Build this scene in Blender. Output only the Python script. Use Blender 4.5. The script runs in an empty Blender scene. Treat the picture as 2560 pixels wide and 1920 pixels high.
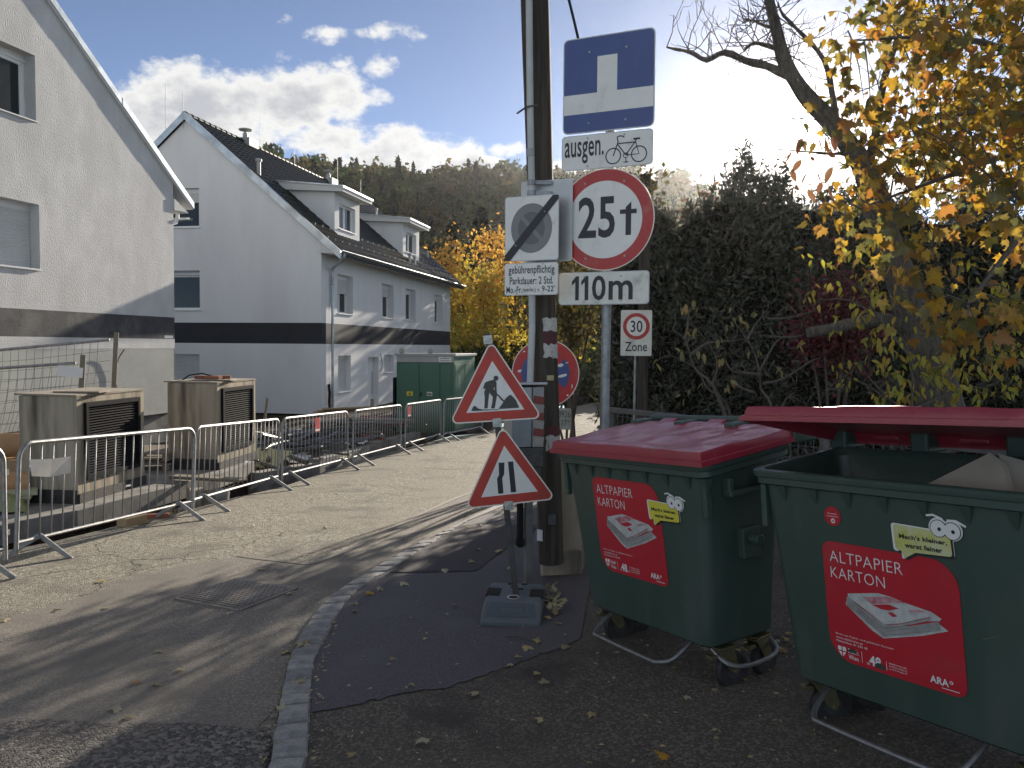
import bpy, bmesh, math, random
import numpy as np
from mathutils import Vector, Matrix, Euler
from mathutils.geometry import delaunay_2d_cdt
R = math.radians
rnd = random.Random(7)
S = bpy.context.scene
COL = S.collection

# ------------------------------------------------------------------ camera
EYE = Vector((0, 0, 1.85)); PITCH = .0463; ROLL = .0077; FPX = 2050.0
cd = bpy.data.cameras.new('camera'); cam = bpy.data.objects.new('camera', cd); COL.objects.link(cam)
cd.sensor_width = 36; cd.lens = 36 * FPX / 2560; cd.clip_start = .05; cd.clip_end = 3000
CAMROT = Matrix.Rotation(math.pi / 2 - PITCH, 3, 'X') @ Matrix.Rotation(ROLL, 3, 'Z')
cam.matrix_world = Matrix.Translation(EYE) @ CAMROT.to_4x4()
S.camera = cam

def ray(u, v):                       # direction of a photograph pixel (2560 x 1920)
    return CAMROT @ Vector(((u - 1280) / FPX, -(v - 960) / FPX, -1))
def at(u, v, Y):                     # the point at distance Y along the view on that line of sight
    d = ray(u, v); return EYE + d * (Y / d.y)
K = 2560 / 2212
def atd(x, y, Y): return at(x * K, y * K, Y)

# ------------------------------------------------------------------ sun, sky, exposure
SUN_AZ, SUN_EL = R(18.0), R(14.5)
SUND = Vector((math.sin(SUN_AZ) * math.cos(SUN_EL), math.cos(SUN_AZ) * math.cos(SUN_EL), math.sin(SUN_EL)))
sl = bpy.data.lights.new('sun', 'SUN'); so = bpy.data.objects.new('sun', sl); COL.objects.link(so)
sl.energy = 5.0; sl.angle = R(.53); sl.color = (1, .89, .74)
so.rotation_euler = (-SUND).to_track_quat('-Z', 'Y').to_euler()
S.view_settings.view_transform = 'Standard'; S.view_settings.look = 'None'
S.view_settings.exposure = 0.90; S.view_settings.gamma = 1
S.view_settings.use_curve_mapping = False
SKY_STRENGTH = .085

W = bpy.data.worlds.new('World'); S.world = W; W.use_nodes = True
wt = W.node_tree; wt.nodes.clear()
def build_world():
    N, L = wt.nodes, wt.links
    def nd(t, **k):
        n = N.new(t)
        for a, b in k.items(): setattr(n, a, b)
        return n
    def ma(op, a, b=None, c=None, clamp=False):
        n = nd('ShaderNodeMath', operation=op, use_clamp=clamp)
        for i, x in enumerate((a, b, c)):
            if x is None: continue
            if isinstance(x, (int, float)): n.inputs[i].default_value = x
            else: L.new(x, n.inputs[i])
        return n.outputs[0]
    sky = nd('ShaderNodeTexSky', sky_type='NISHITA', sun_disc=False, sun_elevation=SUN_EL, sun_rotation=SUN_AZ,
             altitude=250, air_density=.46, dust_density=0.01, ozone_density=2.0)
    tc = nd('ShaderNodeTexCoord'); D = tc.outputs['Generated']
    sp = nd('ShaderNodeSeparateXYZ'); L.new(D, sp.inputs[0]); x, y, z = sp.outputs
    az = ma('ARCTAN2', x, y); el = ma('ARCSINE', z)
    # one cloud = an ellipse in azimuth and elevation, its edge broken up by noise
    blobs = []
    for X, Y, rx, ry, a in [(590, 225, 215, 88, 1.2), (430, 222, 170, 74, 1.15), (680, 295, 170, 56, 1.1), (330, 255, 120, 80, 1.1),
                            (860, 345, 210, 74, 1.15), (865, 305, 85, 46, 1.2), (985, 366, 110, 46, 1.1),
                            (1510, 362, 210, 60, 1.2), (1700, 368, 200, 62, 1.2), (1920, 385, 240, 75, 1.1), (1280, 385, 160, 50, .9),
                            (600, 125, 50, 24, .42), (852, 72, 84, 22, .42), (826, 137, 36, 26, .40), (745, 132, 26, 26, .38),
                            (722, 185, 42, 34, .45), (802, 215, 48, 18, .38), (1085, 320, 46, 16, .40), (690, 75, 60, 20, .45),
                            (610, 40, 50, 16, .4), (480, 165, 30, 12, .5)]:
        d = ray(X * K, Y * K).normalized()
        blobs.append((math.atan2(d.x, d.y), math.asin(d.z), rx * K / FPX, ry * K / FPX, a))
    for k in range(40):              # unseen clouds outside the frame, added to brighten and whiten the ambient light
        e_ = rnd.uniform(.12, 1.35) if k % 2 else rnd.uniform(.12, .6)
        blobs.append(((rnd.choice((-1, 1)) * rnd.uniform(.8, 3.1) if e_ < .75 else rnd.uniform(-3.1, 3.1)), e_, rnd.uniform(.18, .42) / max(.35, math.cos(e_)), rnd.uniform(.06, .14), 1.1))
    m = None
    for (a0, e0, ra, re, amp) in blobs:
        da = ma('MULTIPLY', ma('SUBTRACT', az, a0), 1 / ra); de = ma('MULTIPLY', ma('SUBTRACT', el, e0), 1 / re)
        s = ma('ADD', ma('MULTIPLY', da, da), ma('MULTIPLY', de, de))
        b = ma('MULTIPLY', ma('SUBTRACT', 1.0, s), amp)
        m = b if m is None else ma('MAXIMUM', m, b)
    m = ma('MAXIMUM', m, -1.5)
    mp = nd('ShaderNodeMapping'); L.new(D, mp.inputs[0]); mp.inputs['Scale'].default_value = (1, 1, 1.5)
    def noise(sc, det, rough):
        n = nd('ShaderNodeTexNoise'); n.inputs['Scale'].default_value = sc; n.inputs['Detail'].default_value = det
        n.inputs['Roughness'].default_value = rough; L.new(mp.outputs[0], n.inputs['Vector']); return n.outputs['Fac']
    n1 = noise(9, 9, .62); n2 = noise(26, 8, .6)
    ns = ma('ADD', ma('MULTIPLY', ma('SUBTRACT', n1, .5), 2.7), ma('MULTIPLY', ma('SUBTRACT', n2, .5), 1.3))
    dens = ma('ADD', ma('MULTIPLY', m, .75), ns)
    def sstep(v, lo, hi):
        n = nd('ShaderNodeMapRange', interpolation_type='SMOOTHSTEP'); n.inputs[1].default_value = lo; n.inputs[2].default_value = hi
        L.new(v, n.inputs[0]); return n.outputs[0]
    alpha = sstep(dens, .02, .5)
    thick = sstep(dens, .3, 1.15)
    # thin edges let the light through, the thick middle is greyer
    cc = nd('ShaderNodeMix', data_type='RGBA'); L.new(thick, cc.inputs[0])
    cc.inputs[6].default_value = (6.4, 6.3, 6.0, 1); cc.inputs[7].default_value = (3.6, 3.65, 3.8, 1)
    mx = nd('ShaderNodeMix', data_type='RGBA'); L.new(ma('MULTIPLY', alpha, .93), mx.inputs[0])
    hs = nd('ShaderNodeHueSaturation'); hs.inputs['Saturation'].default_value = .86; L.new(sky.outputs[0], hs.inputs['Color'])
    L.new(hs.outputs[0], mx.inputs[6]); L.new(cc.outputs[2], mx.inputs[7])
    # bright air round the sun
    vd = nd('ShaderNodeVectorMath', operation='DOT_PRODUCT'); L.new(D, vd.inputs[0]); vd.inputs[1].default_value = SUND
    ang = ma('ARCCOSINE', ma('MINIMUM', vd.outputs['Value'], .999999))
    g = ma('ADD', ma('MULTIPLY', ma('EXPONENT', ma('MULTIPLY', ang, -1 / R(1.45))), 75),
           ma('MULTIPLY', ma('EXPONENT', ma('MULTIPLY', ang, -1 / R(5))), .35))
    gc = nd('ShaderNodeMix', data_type='RGBA', blend_type='MULTIPLY'); gc.inputs[0].default_value = 1
    gc.inputs[6].default_value = (1, .92, .80, 1)
    cb = nd('ShaderNodeCombineColor'); [L.new(g, i) for i in cb.inputs]; L.new(cb.outputs[0], gc.inputs[7])
    ad = nd('ShaderNodeMix', data_type='RGBA', blend_type='ADD'); ad.inputs[0].default_value = 1
    L.new(mx.outputs[2], ad.inputs[6]); L.new(gc.outputs[2], ad.inputs[7])
    bg = nd('ShaderNodeBackground'); bg.inputs[1].default_value = SKY_STRENGTH; L.new(ad.outputs[2], bg.inputs[0])
    out = nd('ShaderNodeOutputWorld'); L.new(bg.outputs[0], out.inputs[0])
build_world()
S.cycles.use_denoising = True
S.cycles.max_bounces = 6; S.cycles.diffuse_bounces = 3; S.cycles.glossy_bounces = 3; S.cycles.transparent_max_bounces = 6
S.cycles.sample_clamp_indirect = 6
S.cycles.use_adaptive_sampling = True

# ------------------------------------------------------------------ materials
MATS = {}
def M(name, col, rough=.6, metal=0., col2=None, vs=6., bump=None, spec=.5, det=6, lo=.35, hi=.65, col3=None, vs3=1.2, lo3=.45, hi3=.7, stretch=None, island=0., coat=0., rv=0.):
    """col..col2 by noise of scale vs; col3 is dirt or stain laid over by a coarser noise; bump=(scale, strength, distance)"""
    if name in MATS: return MATS[name]
    m = bpy.data.materials.new(name); m.use_nodes = True; MATS[name] = m
    t = m.node_tree; N, L = t.nodes, t.links
    b = N['Principled BSDF']; b.inputs['Roughness'].default_value = rough; b.inputs['Metallic'].default_value = metal
    b.inputs['Specular IOR Level'].default_value = spec; b.inputs['Coat Weight'].default_value = coat
    c4 = lambda c: (*c, 1)
    b.inputs['Base Color'].default_value = c4(col)
    tc = N.new('ShaderNodeTexCoord'); vec = tc.outputs['Object']
    if stretch:
        mp = N.new('ShaderNodeMapping'); mp.inputs['Scale'].default_value = stretch; L.new(vec, mp.inputs[0]); vec = mp.outputs[0]
    def noise(sc, d=6, v=None):
        n = N.new('ShaderNodeTexNoise'); n.inputs['Scale'].default_value = sc; n.inputs['Detail'].default_value = d
        n.inputs['Roughness'].default_value = .6; L.new(v or vec, n.inputs['Vector']); return n.outputs['Fac']
    def mixc(f, a, c, lo, hi):
        r = N.new('ShaderNodeMapRange'); r.inputs[1].default_value = lo; r.inputs[2].default_value = hi; L.new(f, r.inputs[0])
        x = N.new('ShaderNodeMix'); x.data_type = 'RGBA'; L.new(r.outputs[0], x.inputs[0])
        for i, q in ((6, a), (7, c)):
            if isinstance(q, tuple): x.inputs[i].default_value = c4(q)
            else: L.new(q, x.inputs[i])
        return x.outputs[2]
    cur = col
    if col2: cur = mixc(noise(vs, det), cur, col2, lo, hi)
    if col3: cur = mixc(noise(vs3, 8), cur, col3, lo3, hi3)
    if island:
        gi = N.new('ShaderNodeNewGeometry'); oi = N.new('ShaderNodeObjectInfo')
        a = N.new('ShaderNodeMath'); a.operation = 'ADD'; L.new(gi.outputs['Random Per Island'], a.inputs[0]); L.new(oi.outputs['Random'], a.inputs[1])
        f = N.new('ShaderNodeMath'); f.operation = 'FRACT'; L.new(a.outputs[0], f.inputs[0])
        h = N.new('ShaderNodeHueSaturation'); r = N.new('ShaderNodeMapRange'); L.new(f.outputs[0], r.inputs[0])
        r.inputs[3].default_value = 1 - island; r.inputs[4].default_value = 1 + island; L.new(r.outputs[0], h.inputs['Value'])
        if isinstance(cur, tuple): h.inputs['Color'].default_value = c4(cur)
        else: L.new(cur, h.inputs['Color'])
        cur = h.outputs[0]
    if not isinstance(cur, tuple): L.new(cur, b.inputs['Base Color'])
    if rv:
        r = N.new('ShaderNodeMapRange'); L.new(noise(vs * 1.7), r.inputs[0]); r.inputs[1].default_value = .3; r.inputs[2].default_value = .7
        r.inputs[3].default_value = max(.02, rough - rv); r.inputs[4].default_value = min(1, rough + rv); L.new(r.outputs[0], b.inputs['Roughness'])
    if bump:
        bn = N.new('ShaderNodeBump'); bn.inputs['Strength'].default_value = bump[1]; bn.inputs['Distance'].default_value = bump[2] if len(bump) > 2 else .01
        L.new(noise(bump[0], 5), bn.inputs['Height']); L.new(bn.outputs[0], b.inputs['Normal'])
    return m

def ASPHALT(name, binder, stone, size, amount, bump, stain, rough=.85, crack=0., stain2=None):
    """aggregate: every Voronoi cell is a stone chip of its own tone in dark binder"""
    m = bpy.data.materials.new(name); m.use_nodes = True; t = m.node_tree; N, L = t.nodes, t.links
    b = N['Principled BSDF']; b.inputs['Roughness'].default_value = rough; b.inputs['Specular IOR Level'].default_value = .35
    tc = N.new('ShaderNodeTexCoord'); P = tc.outputs['Object']
    def vor(sc, feat='F1'):
        v = N.new('ShaderNodeTexVoronoi'); v.inputs['Scale'].default_value = sc; v.feature = feat; L.new(P, v.inputs['Vector']); return v
    def noise(sc, d=6, vec=None):
        n = N.new('ShaderNodeTexNoise'); n.inputs['Scale'].default_value = sc; n.inputs['Detail'].default_value = d; L.new(vec or P, n.inputs['Vector']); return n.outputs['Fac']
    def ramp(f, lo, hi, a=0., c=1.):
        r = N.new('ShaderNodeMapRange'); r.inputs[1].default_value = lo; r.inputs[2].default_value = hi; r.inputs[3].default_value = a; r.inputs[4].default_value = c
        L.new(f, r.inputs[0]); return r.outputs[0]
    def mix(f, a, c, bt='MIX'):
        x = N.new('ShaderNodeMix'); x.data_type = 'RGBA'; x.blend_type = bt
        L.new(f, x.inputs[0]) if not isinstance(f, float) else setattr(x.inputs[0], 'default_value', f)
        for i, q in ((6, a), (7, c)):
            if isinstance(q, tuple): x.inputs[i].default_value = (*q, 1)
            else: L.new(q, x.inputs[i])
        return x.outputs[2]
    v1 = vor(1 / size); v2 = vor(2.3 / size)
    s1 = N.new('ShaderNodeSeparateColor'); L.new(v1.outputs['Color'], s1.inputs[0])
    s2 = N.new('ShaderNodeSeparateColor'); L.new(v2.outputs['Color'], s2.inputs[0])
    c = mix(ramp(s1.outputs[0], 1 - amount, 1.), binder, stone)
    c = mix(ramp(s2.outputs[1], .55, 1., 0, .55), c, stone)
    c = mix(ramp(noise(.55, 8), .4, .7, 0, .75), c, stain)
    if stain2: c = mix(ramp(noise(1.7, 6), .52, .68, 0, .8), c, stain2)
    h = N.new('ShaderNodeMath'); h.operation = 'ADD'
    L.new(v1.outputs['Distance'], h.inputs[0]); L.new(v2.outputs['Distance'], h.inputs[1])
    hh = h.outputs[0]
    if crack:
        nz = N.new('ShaderNodeTexNoise'); nz.inputs['Scale'].default_value = 1.3; nz.inputs['Detail'].default_value = 6; L.new(P, nz.inputs['Vector'])
        va = N.new('ShaderNodeVectorMath'); va.operation = 'MULTIPLY_ADD'; L.new(nz.outputs['Color'], va.inputs[0]); va.inputs[1].default_value = (.9, .9, 0); L.new(P, va.inputs[2])
        vc = N.new('ShaderNodeTexVoronoi'); vc.feature = 'DISTANCE_TO_EDGE'; vc.inputs['Scale'].default_value = crack; L.new(va.outputs[0], vc.inputs['Vector'])
        on = ramp(noise(.45, 3), .47, .53)
        line = ramp(vc.outputs['Distance'], .0, .008, .85, 0.)
        mu = N.new('ShaderNodeMath'); mu.operation = 'MULTIPLY'; L.new(on, mu.inputs[0]); L.new(line, mu.inputs[1])
        c = mix(mu.outputs[0], c, (.022, .021, .02))
        sb = N.new('ShaderNodeMath'); sb.operation = 'SUBTRACT'; L.new(hh, sb.inputs[0]); L.new(mu.outputs[0], sb.inputs[1]); hh = sb.outputs[0]
    L.new(c, b.inputs['Base Color'])
    bn = N.new('ShaderNodeBump'); bn.invert = True; bn.inputs['Strength'].default_value = bump; bn.inputs['Distance'].default_value = size * .6
    L.new(hh, bn.inputs['Height']); L.new(bn.outputs[0], b.inputs['Normal'])
    return m

def LEAF(name, cols, trans=.5, rough=.5):
    """leaf: diffuse plus translucent, the tone picked per leaf"""
    m = bpy.data.materials.new(name); m.use_nodes = True; t = m.node_tree; N, L = t.nodes, t.links
    N.remove(N['Principled BSDF']); out = N['Material Output']
    gi = N.new('ShaderNodeNewGeometry'); oi = N.new('ShaderNodeObjectInfo')
    a = N.new('ShaderNodeMath'); a.operation = 'ADD'; L.new(gi.outputs['Random Per Island'], a.inputs[0]); L.new(oi.outputs['Random'], a.inputs[1])
    f = N.new('ShaderNodeMath'); f.operation = 'FRACT'; L.new(a.outputs[0], f.inputs[0])
    r = N.new('ShaderNodeValToRGB'); L.new(f.outputs[0], r.inputs[0]); e = r.color_ramp.elements
    n = len(cols)
    for i, c in enumerate(cols):
        k = e[i] if i < 2 else e.new(i / (n - 1))
        k.position = i / (n - 1); k.color = (*c, 1)
    d = N.new('ShaderNodeBsdfDiffuse'); tr = N.new('ShaderNodeBsdfTranslucent'); gl = N.new('ShaderNodeBsdfGlossy'); gl.inputs['Roughness'].default_value = rough
    L.new(r.outputs[0], d.inputs[0]); L.new(r.outputs[0], tr.inputs[0]); gl.inputs[0].default_value = (.7, .7, .7, 1)
    m1 = N.new('ShaderNodeMixShader'); m1.inputs[0].default_value = trans; L.new(d.outputs[0], m1.inputs[1]); L.new(tr.outputs[0], m1.inputs[2])
    m2 = N.new('ShaderNodeMixShader'); m2.inputs[0].default_value = .05; L.new(m1.outputs[0], m2.inputs[1]); L.new(gl.outputs[0], m2.inputs[2])
    L.new(m2.outputs[0], out.inputs[0]); return m

# ------------------------------------------------------------------ mesh helpers
class MB:
    def __init__(s): s.v = []; s.f = []
    def add(s, vs, fs, T=None):
        o = len(s.v); s.v += [tuple(T @ Vector(p)) if T else tuple(p) for p in vs]; s.f += [tuple(i + o for i in f) for f in fs]; return s
    def box(s, c, d, T=None, rot=None):
        x, y, z = d[0] / 2, d[1] / 2, d[2] / 2; c = Vector(c)
        vs = [Vector(p) for p in ((-x, -y, -z), (x, -y, -z), (x, y, -z), (-x, y, -z), (-x, -y, z), (x, -y, z), (x, y, z), (-x, y, z))]
        if rot: vs = [rot @ p for p in vs]
        return s.add([p + c for p in vs], [(3, 2, 1, 0), (4, 5, 6, 7), (0, 1, 5, 4), (1, 2, 6, 5), (2, 3, 7, 6), (3, 0, 4, 7)], T)
    def bar(s, a, b, w, h, up=(0, 0, 1)):
        a, b = Vector(a), Vector(b); d = (b - a).normalized(); u = Vector(up)
        if abs(d.dot(u)) > .98: u = Vector((0, 1, 0))
        x = d.cross(u).normalized(); y = x.cross(d)
        vs = [p + x * i * w / 2 + y * j * h / 2 for p in (a, b) for i, j in ((-1, -1), (1, -1), (1, 1), (-1, 1))]
        return s.add(vs, [(3, 2, 1, 0), (4, 5, 6, 7), (0, 1, 5, 4), (1, 2, 6, 5), (2, 3, 7, 6), (3, 0, 4, 7)])
    def tube(s, pts, r, n=8, cap=True):
        pts = [Vector(p) for p in pts]; m = len(pts); rr = r if isinstance(r, (list, tuple)) else [r] * m
        u = None; o = len(s.v); vs = []
        for i, p in enumerate(pts):
            d = (pts[min(i + 1, m - 1)] - pts[max(i - 1, 0)]).normalized()
            if u is None: u = d.cross(Vector((0, 0, 1)) if abs(d.z) < .9 else Vector((1, 0, 0))).normalized()
            else: u = (u - d * u.dot(d)).normalized()
            w = d.cross(u)
            vs += [p + (u * math.cos(2 * math.pi * k / n) + w * math.sin(2 * math.pi * k / n)) * rr[i] for k in range(n)]
        fs = [(i * n + k, i * n + (k + 1) % n, (i + 1) * n + (k + 1) % n, (i + 1) * n + k) for i in range(m - 1) for k in range(n)]
        if cap: fs += [tuple(range(n))[::-1], tuple(range((m - 1) * n, m * n))]
        return s.add(vs, fs)
    def loft(s, rings, closed=True, cap0=True, cap1=True):
        n = len(rings[0]); vs = [p for r in rings for p in r]; q = n if closed else n - 1
        fs = [(i * n + k, i * n + (k + 1) % n, (i + 1) * n + (k + 1) % n, (i + 1) * n + k) for i in range(len(rings) - 1) for k in range(q)]
        if cap0: fs.append(tuple(range(n))[::-1])
        if cap1: fs.append(tuple(range((len(rings) - 1) * n, len(rings) * n)))
        return s.add(vs, fs)
    def prism(s, poly, y0, y1):      # polygon in x,z drawn out along y
        n = len(poly); vs = [(x, y0, z) for x, z in poly] + [(x, y1, z) for x, z in poly]
        return s.add(vs, [tuple(range(n)), tuple(range(2 * n - 1, n - 1, -1))] + [(k, k + n, (k + 1) % n + n, (k + 1) % n) for k in range(n)])
    def flat(s, poly, y):
        return s.add([(x, y, z) for x, z in poly], [tuple(range(len(poly)))])
    def lathe(s, prof, n=20, c=(0, 0, 0), axis='Z'):
        rings = []
        for r, h in prof:
            ring = []
            for k in range(n):
                a = 2 * math.pi * k / n; p = (r * math.cos(a), r * math.sin(a), h)
                if axis == 'X': p = (h, p[0], p[1])
                if axis == 'Y': p = (p[0], h, p[1])
                ring.append((p[0] + c[0], p[1] + c[1], p[2] + c[2]))
            rings.append(ring)
        return s.loft(rings)
    def mesh(s, name, mat, smooth=False):
        me = bpy.data.meshes.new(name); me.from_pydata(s.v, [], s.f); me.update()
        if mat: me.materials.append(mat)
        if smooth: me.polygons.foreach_set('use_smooth', [True] * len(me.polygons))
        return me
    def build(s, name, mat, parent=None, smooth=False, bevel=0., label=None, kind=None, fix=True):
        me = s.mesh(name, mat, False)
        if fix:
            b = bmesh.new(); b.from_mesh(me); bmesh.ops.recalc_face_normals(b, faces=b.faces); b.to_mesh(me); b.free()
        if smooth: me.polygons.foreach_set('use_smooth', [True] * len(me.polygons))
        return link(name, me, parent, bevel, label, kind, smooth)
def link(name, me, parent=None, bevel=0., label=None, kind=None, smooth=False):
    o = bpy.data.objects.new(name, me); COL.objects.link(o); o.parent = parent
    if bevel:
        m = o.modifiers.new('bevel', 'BEVEL'); m.width = bevel; m.segments = 2; m.limit_method = 'ANGLE'; m.angle_limit = R(40)
    if smooth:
        try: me.set_sharp_from_angle(angle=R(42))
        except Exception: pass
    if label: o['label'] = label
    if kind: o['kind'] = kind
    return o
def tag(o, label, cat, group=None):
    o['label'] = label; o['category'] = cat
    if group: o['group'] = group
    return o
def thing(name, label, cat, loc=(0, 0, 0), rot=(0, 0, 0), group=None):
    o = bpy.data.objects.new(name, None); COL.objects.link(o); o.location = loc; o.rotation_euler = rot; o.empty_display_size = .1
    return tag(o, label, cat, group)
def kids(o): return list(o.children)
def dup(o, parent=None):             # a copy of a thing, its parts and their sub-parts
    c = o.copy(); COL.objects.link(c); c.parent = parent
    for ch in kids(o): dup(ch, c)
    return c
def rpoly(pts, r, n=5):              # polygon with rounded corners; r one radius or one per corner
    out = []; m = len(pts); pts = [Vector(p) for p in pts]
    for i, p in enumerate(pts):
        ri = r[i] if isinstance(r, (list, tuple)) else r
        a = (pts[i - 1] - p).normalized(); b = (pts[(i + 1) % m] - p).normalized()
        half = a.angle(b) / 2
        if ri < 1e-5: out.append(tuple(p)); continue
        t = ri / math.tan(half); c = p + (a + b).normalized() * (ri / math.sin(half))
        s0, s1 = p + a * t - c, p + b * t - c
        a0 = math.atan2(s0.y, s0.x); da = (math.atan2(s1.y, s1.x) - a0 + math.pi) % (2 * math.pi) - math.pi
        out += [(c.x + ri * math.cos(a0 + da * k / n), c.y + ri * math.sin(a0 + da * k / n)) for k in range(n + 1)]
    return out
def rrect(x0, x1, z0, z1, r, n=5): return rpoly([(x0, z0), (x1, z0), (x1, z1), (x0, z1)], r, n)
def circ(cx, cz, r, n=40, rz=None): return [(cx + r * math.cos(2 * math.pi * k / n), cz + (rz or r) * math.sin(2 * math.pi * k / n)) for k in range(n)]
def ringmesh(mb, cx, cz, r0, r1, y, n=48):
    a, b = circ(cx, cz, r0, n), circ(cx, cz, r1, n)
    return mb.add([(x, y, z) for x, z in a + b], [(k, (k + 1) % n, n + (k + 1) % n, n + k) for k in range(n)])
def stroke(mb, pts, w, y):           # a drawn line of width w
    pts = [Vector(p) for p in pts]; L_, R_ = [], []
    for i, p in enumerate(pts):
        d = (pts[min(i + 1, len(pts) - 1)] - pts[max(i - 1, 0)]).normalized(); nrm = Vector((-d.y, d.x)) * w / 2
        L_.append(p + nrm); R_.append(p - nrm)
    n = len(pts)
    return mb.add([(q.x, y, q.y) for q in L_ + R_], [(i, i + 1, n + i + 1, n + i) for i in range(n - 1)])
def text(s, x0, x1, z0, z1, y, mat, parent, name='lettering', bold=0., warp=None):
    """flat lettering fitted to the box x0..x1, z0..z1 (x1 None keeps the proportion of the letters)"""
    cu = bpy.data.curves.new('t', 'FONT'); cu.body = s; cu.size = 1; cu.offset = bold; cu.resolution_u = 3; cu.space_character = 1.03
    ob = bpy.data.objects.new('t', cu); me = ob.to_mesh()
    co = np.array([v.co[:] for v in me.vertices]); fs = [tuple(p.vertices) for p in me.polygons]
    ob.to_mesh_clear(); bpy.data.objects.remove(ob); bpy.data.curves.remove(cu)
    lo, hi = co.min(0), co.max(0); sz = (z1 - z0) / (hi[1] - lo[1]); sx = sz if x1 is None else (x1 - x0) / (hi[0] - lo[0])
    P = [((p[0] - lo[0]) * sx + x0, (p[1] - lo[1]) * sz + z0) for p in co]
    vs = [(warp(a, b) if warp else (a, y, b)) for a, b in P]
    m = MB(); m.v = [tuple(v) for v in vs]; m.f = fs
    return link(name, m.mesh(name, mat), parent)
def tri_poly(outer, holes=(), step=0., jitter=0.):
    """triangles of a polygon with holes, with inner points every step"""
    def inside(p, poly):
        c = False; x, y = p; n = len(poly)
        for i in range(n):
            (x0, y0), (x1, y1) = poly[i - 1], poly[i]
            if (y0 > y) != (y1 > y) and x < (x1 - x0) * (y - y0) / (y1 - y0) + x0: c = not c
        return c
    V, Ed = [], []
    for loop in [outer] + list(holes):
        pts = []
        for i, p in enumerate(loop):
            q = loop[(i + 1) % len(loop)]; d = math.hypot(q[0] - p[0], q[1] - p[1]); k = max(1, int(d / step)) if step else 1
            pts += [(p[0] + (q[0] - p[0]) * j / k, p[1] + (q[1] - p[1]) * j / k) for j in range(k)]
        o = len(V); V += pts; Ed += [(o + i, o + (i + 1) % len(pts)) for i in range(len(pts))]
    if step:
        xs = [p[0] for p in outer]; ys = [p[1] for p in outer]
        y = min(ys) + step * .5
        while y < max(ys):
            x = min(xs) + step * .5
            while x < max(xs):
                if inside((x, y), outer) and not any(inside((x, y), h) for h in holes): V.append((x, y))
                x += step
            y += step
    r = delaunay_2d_cdt([Vector(p) for p in V], Ed, [], 0, 1e-5)
    vs = [tuple(p) for p in r[0]]; fs = []
    for f in r[2]:
        c = (sum(vs[i][0] for i in f) / len(f), sum(vs[i][1] for i in f) / len(f))
        if inside(c, outer) and not any(inside(c, h) for h in holes): fs.append(tuple(f))
    return vs, fs

# ------------------------------------------------------------------ the lie of the land
KY = [-30, -6, 0, 3.25, 4.55, 5.3, 7.4, 9.5, 12.3, 15, 20.6, 28, 40, 90, 400]
KZ = [.9, .28, .1, .0, -.042, -.065, -.115, -.21, -.35, -.45, -.59, -.72, -.9, -1.3, -1.3]
def zy(y):
    # smooth interpolation (Catmull-like) of the fall of the street
    i = min(max(int(np.searchsorted(KY, y)) - 1, 0), len(KY) - 2); t = (y - KY[i]) / (KY[i + 1] - KY[i])
    def sl(j):
        if j <= 0 or j >= len(KY) - 1: return (KZ[1] - KZ[0]) / (KY[1] - KY[0]) if j <= 0 else 0.
        return (KZ[j + 1] - KZ[j - 1]) / (KY[j + 1] - KY[j - 1])
    h = KY[i + 1] - KY[i]; t = min(max(t, 0), 1)
    return (2 * t**3 - 3 * t * t + 1) * KZ[i] + (t**3 - 2 * t * t + t) * h * sl(i) + (3 * t * t - 2 * t**3) * KZ[i + 1] + (t**3 - t * t) * h * sl(i + 1)
def g(x, y):
    ramp = .075 * (math.log1p(math.exp(min(x / .15, 60))) * .15 if x < 8 else x)
    return zy(y) + min(ramp, 1.2) * min(1, max(.25, 1 - (y - 10) / 14))
PAVE = .035                           # the pavement stands a little above the carriageway
def G(u, v, off=0.):                  # where the line of sight of a pixel meets the ground
    d = ray(u, v); lo, hi = .5, 200.
    for _ in range(60):
        m = (lo + hi) / 2; p = EYE + d * m
        if p.z > g(p.x, p.y) + off: lo = m
        else: hi = m
    return EYE + d * lo
def sheet(name, poly, off, mat, step=.3, kind='structure', holes=()):
    vs, fs = tri_poly([tuple(p[:2]) for p in poly], holes, step)
    m = MB(); m.v = [(x, y, g(x, y) + off) for x, y in vs]; m.f = fs
    o = m.build(name, mat, None, smooth=False, kind=kind)
    o.data.polygons.foreach_set('use_smooth', [True] * len(o.data.polygons)); return o

# ------------------------------------------------------------------ material list
GALV = M('galvanized_steel', (.26, .265, .27), .52, .8, (.38, .385, .39), 14, (60, .08, .004), rv=.12)
ZINC = M('zinc_sheet', (.36, .42, .47), .38, .8, (.5, .55, .6), 3, (8, .06, .01), col3=(.28, .31, .33), vs3=2.5)
DSTEEL = M('dark_steel', (.10, .10, .10), .5, .7, (.16, .155, .15), 20, (90, .1, .003))
BLACKP = M('black_metal_paint', (.016, .017, .018), .8, .0, (.022, .022, .023), 8, spec=.06)
RUBBER = M('black_rubber', (.018, .018, .018), .7, 0, (.035, .034, .033), 25, (60, .2, .003))
CONC = M('concrete', (.44, .38, .285), .88, 0, (.33, .285, .215), 3.2, (35, .25, .006), col3=(.12, .10, .075), vs3=1.5, lo3=.47, hi3=.68, stretch=(3.2, 3.2, .28), spec=.3)
CONCG = M('concrete_grey', (.30, .29, .27), .88, 0, (.22, .21, .195), 5, (40, .3, .006), col3=(.12, .115, .105), vs3=2.2)
EARTH = M('earth', (.05, .038, .028), .95, 0, (.022, .018, .014), 3, (14, .8, .06), col3=(.085, .06, .045), vs3=7, spec=.15)
STUCCO1 = M('rough_stucco', (.66, .655, .65), .9, 0, (.56, .555, .55), 2.2, (38, .75, .022), col3=(.5, .495, .49), vs3=.7, stretch=(1, 1, .55))
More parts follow.
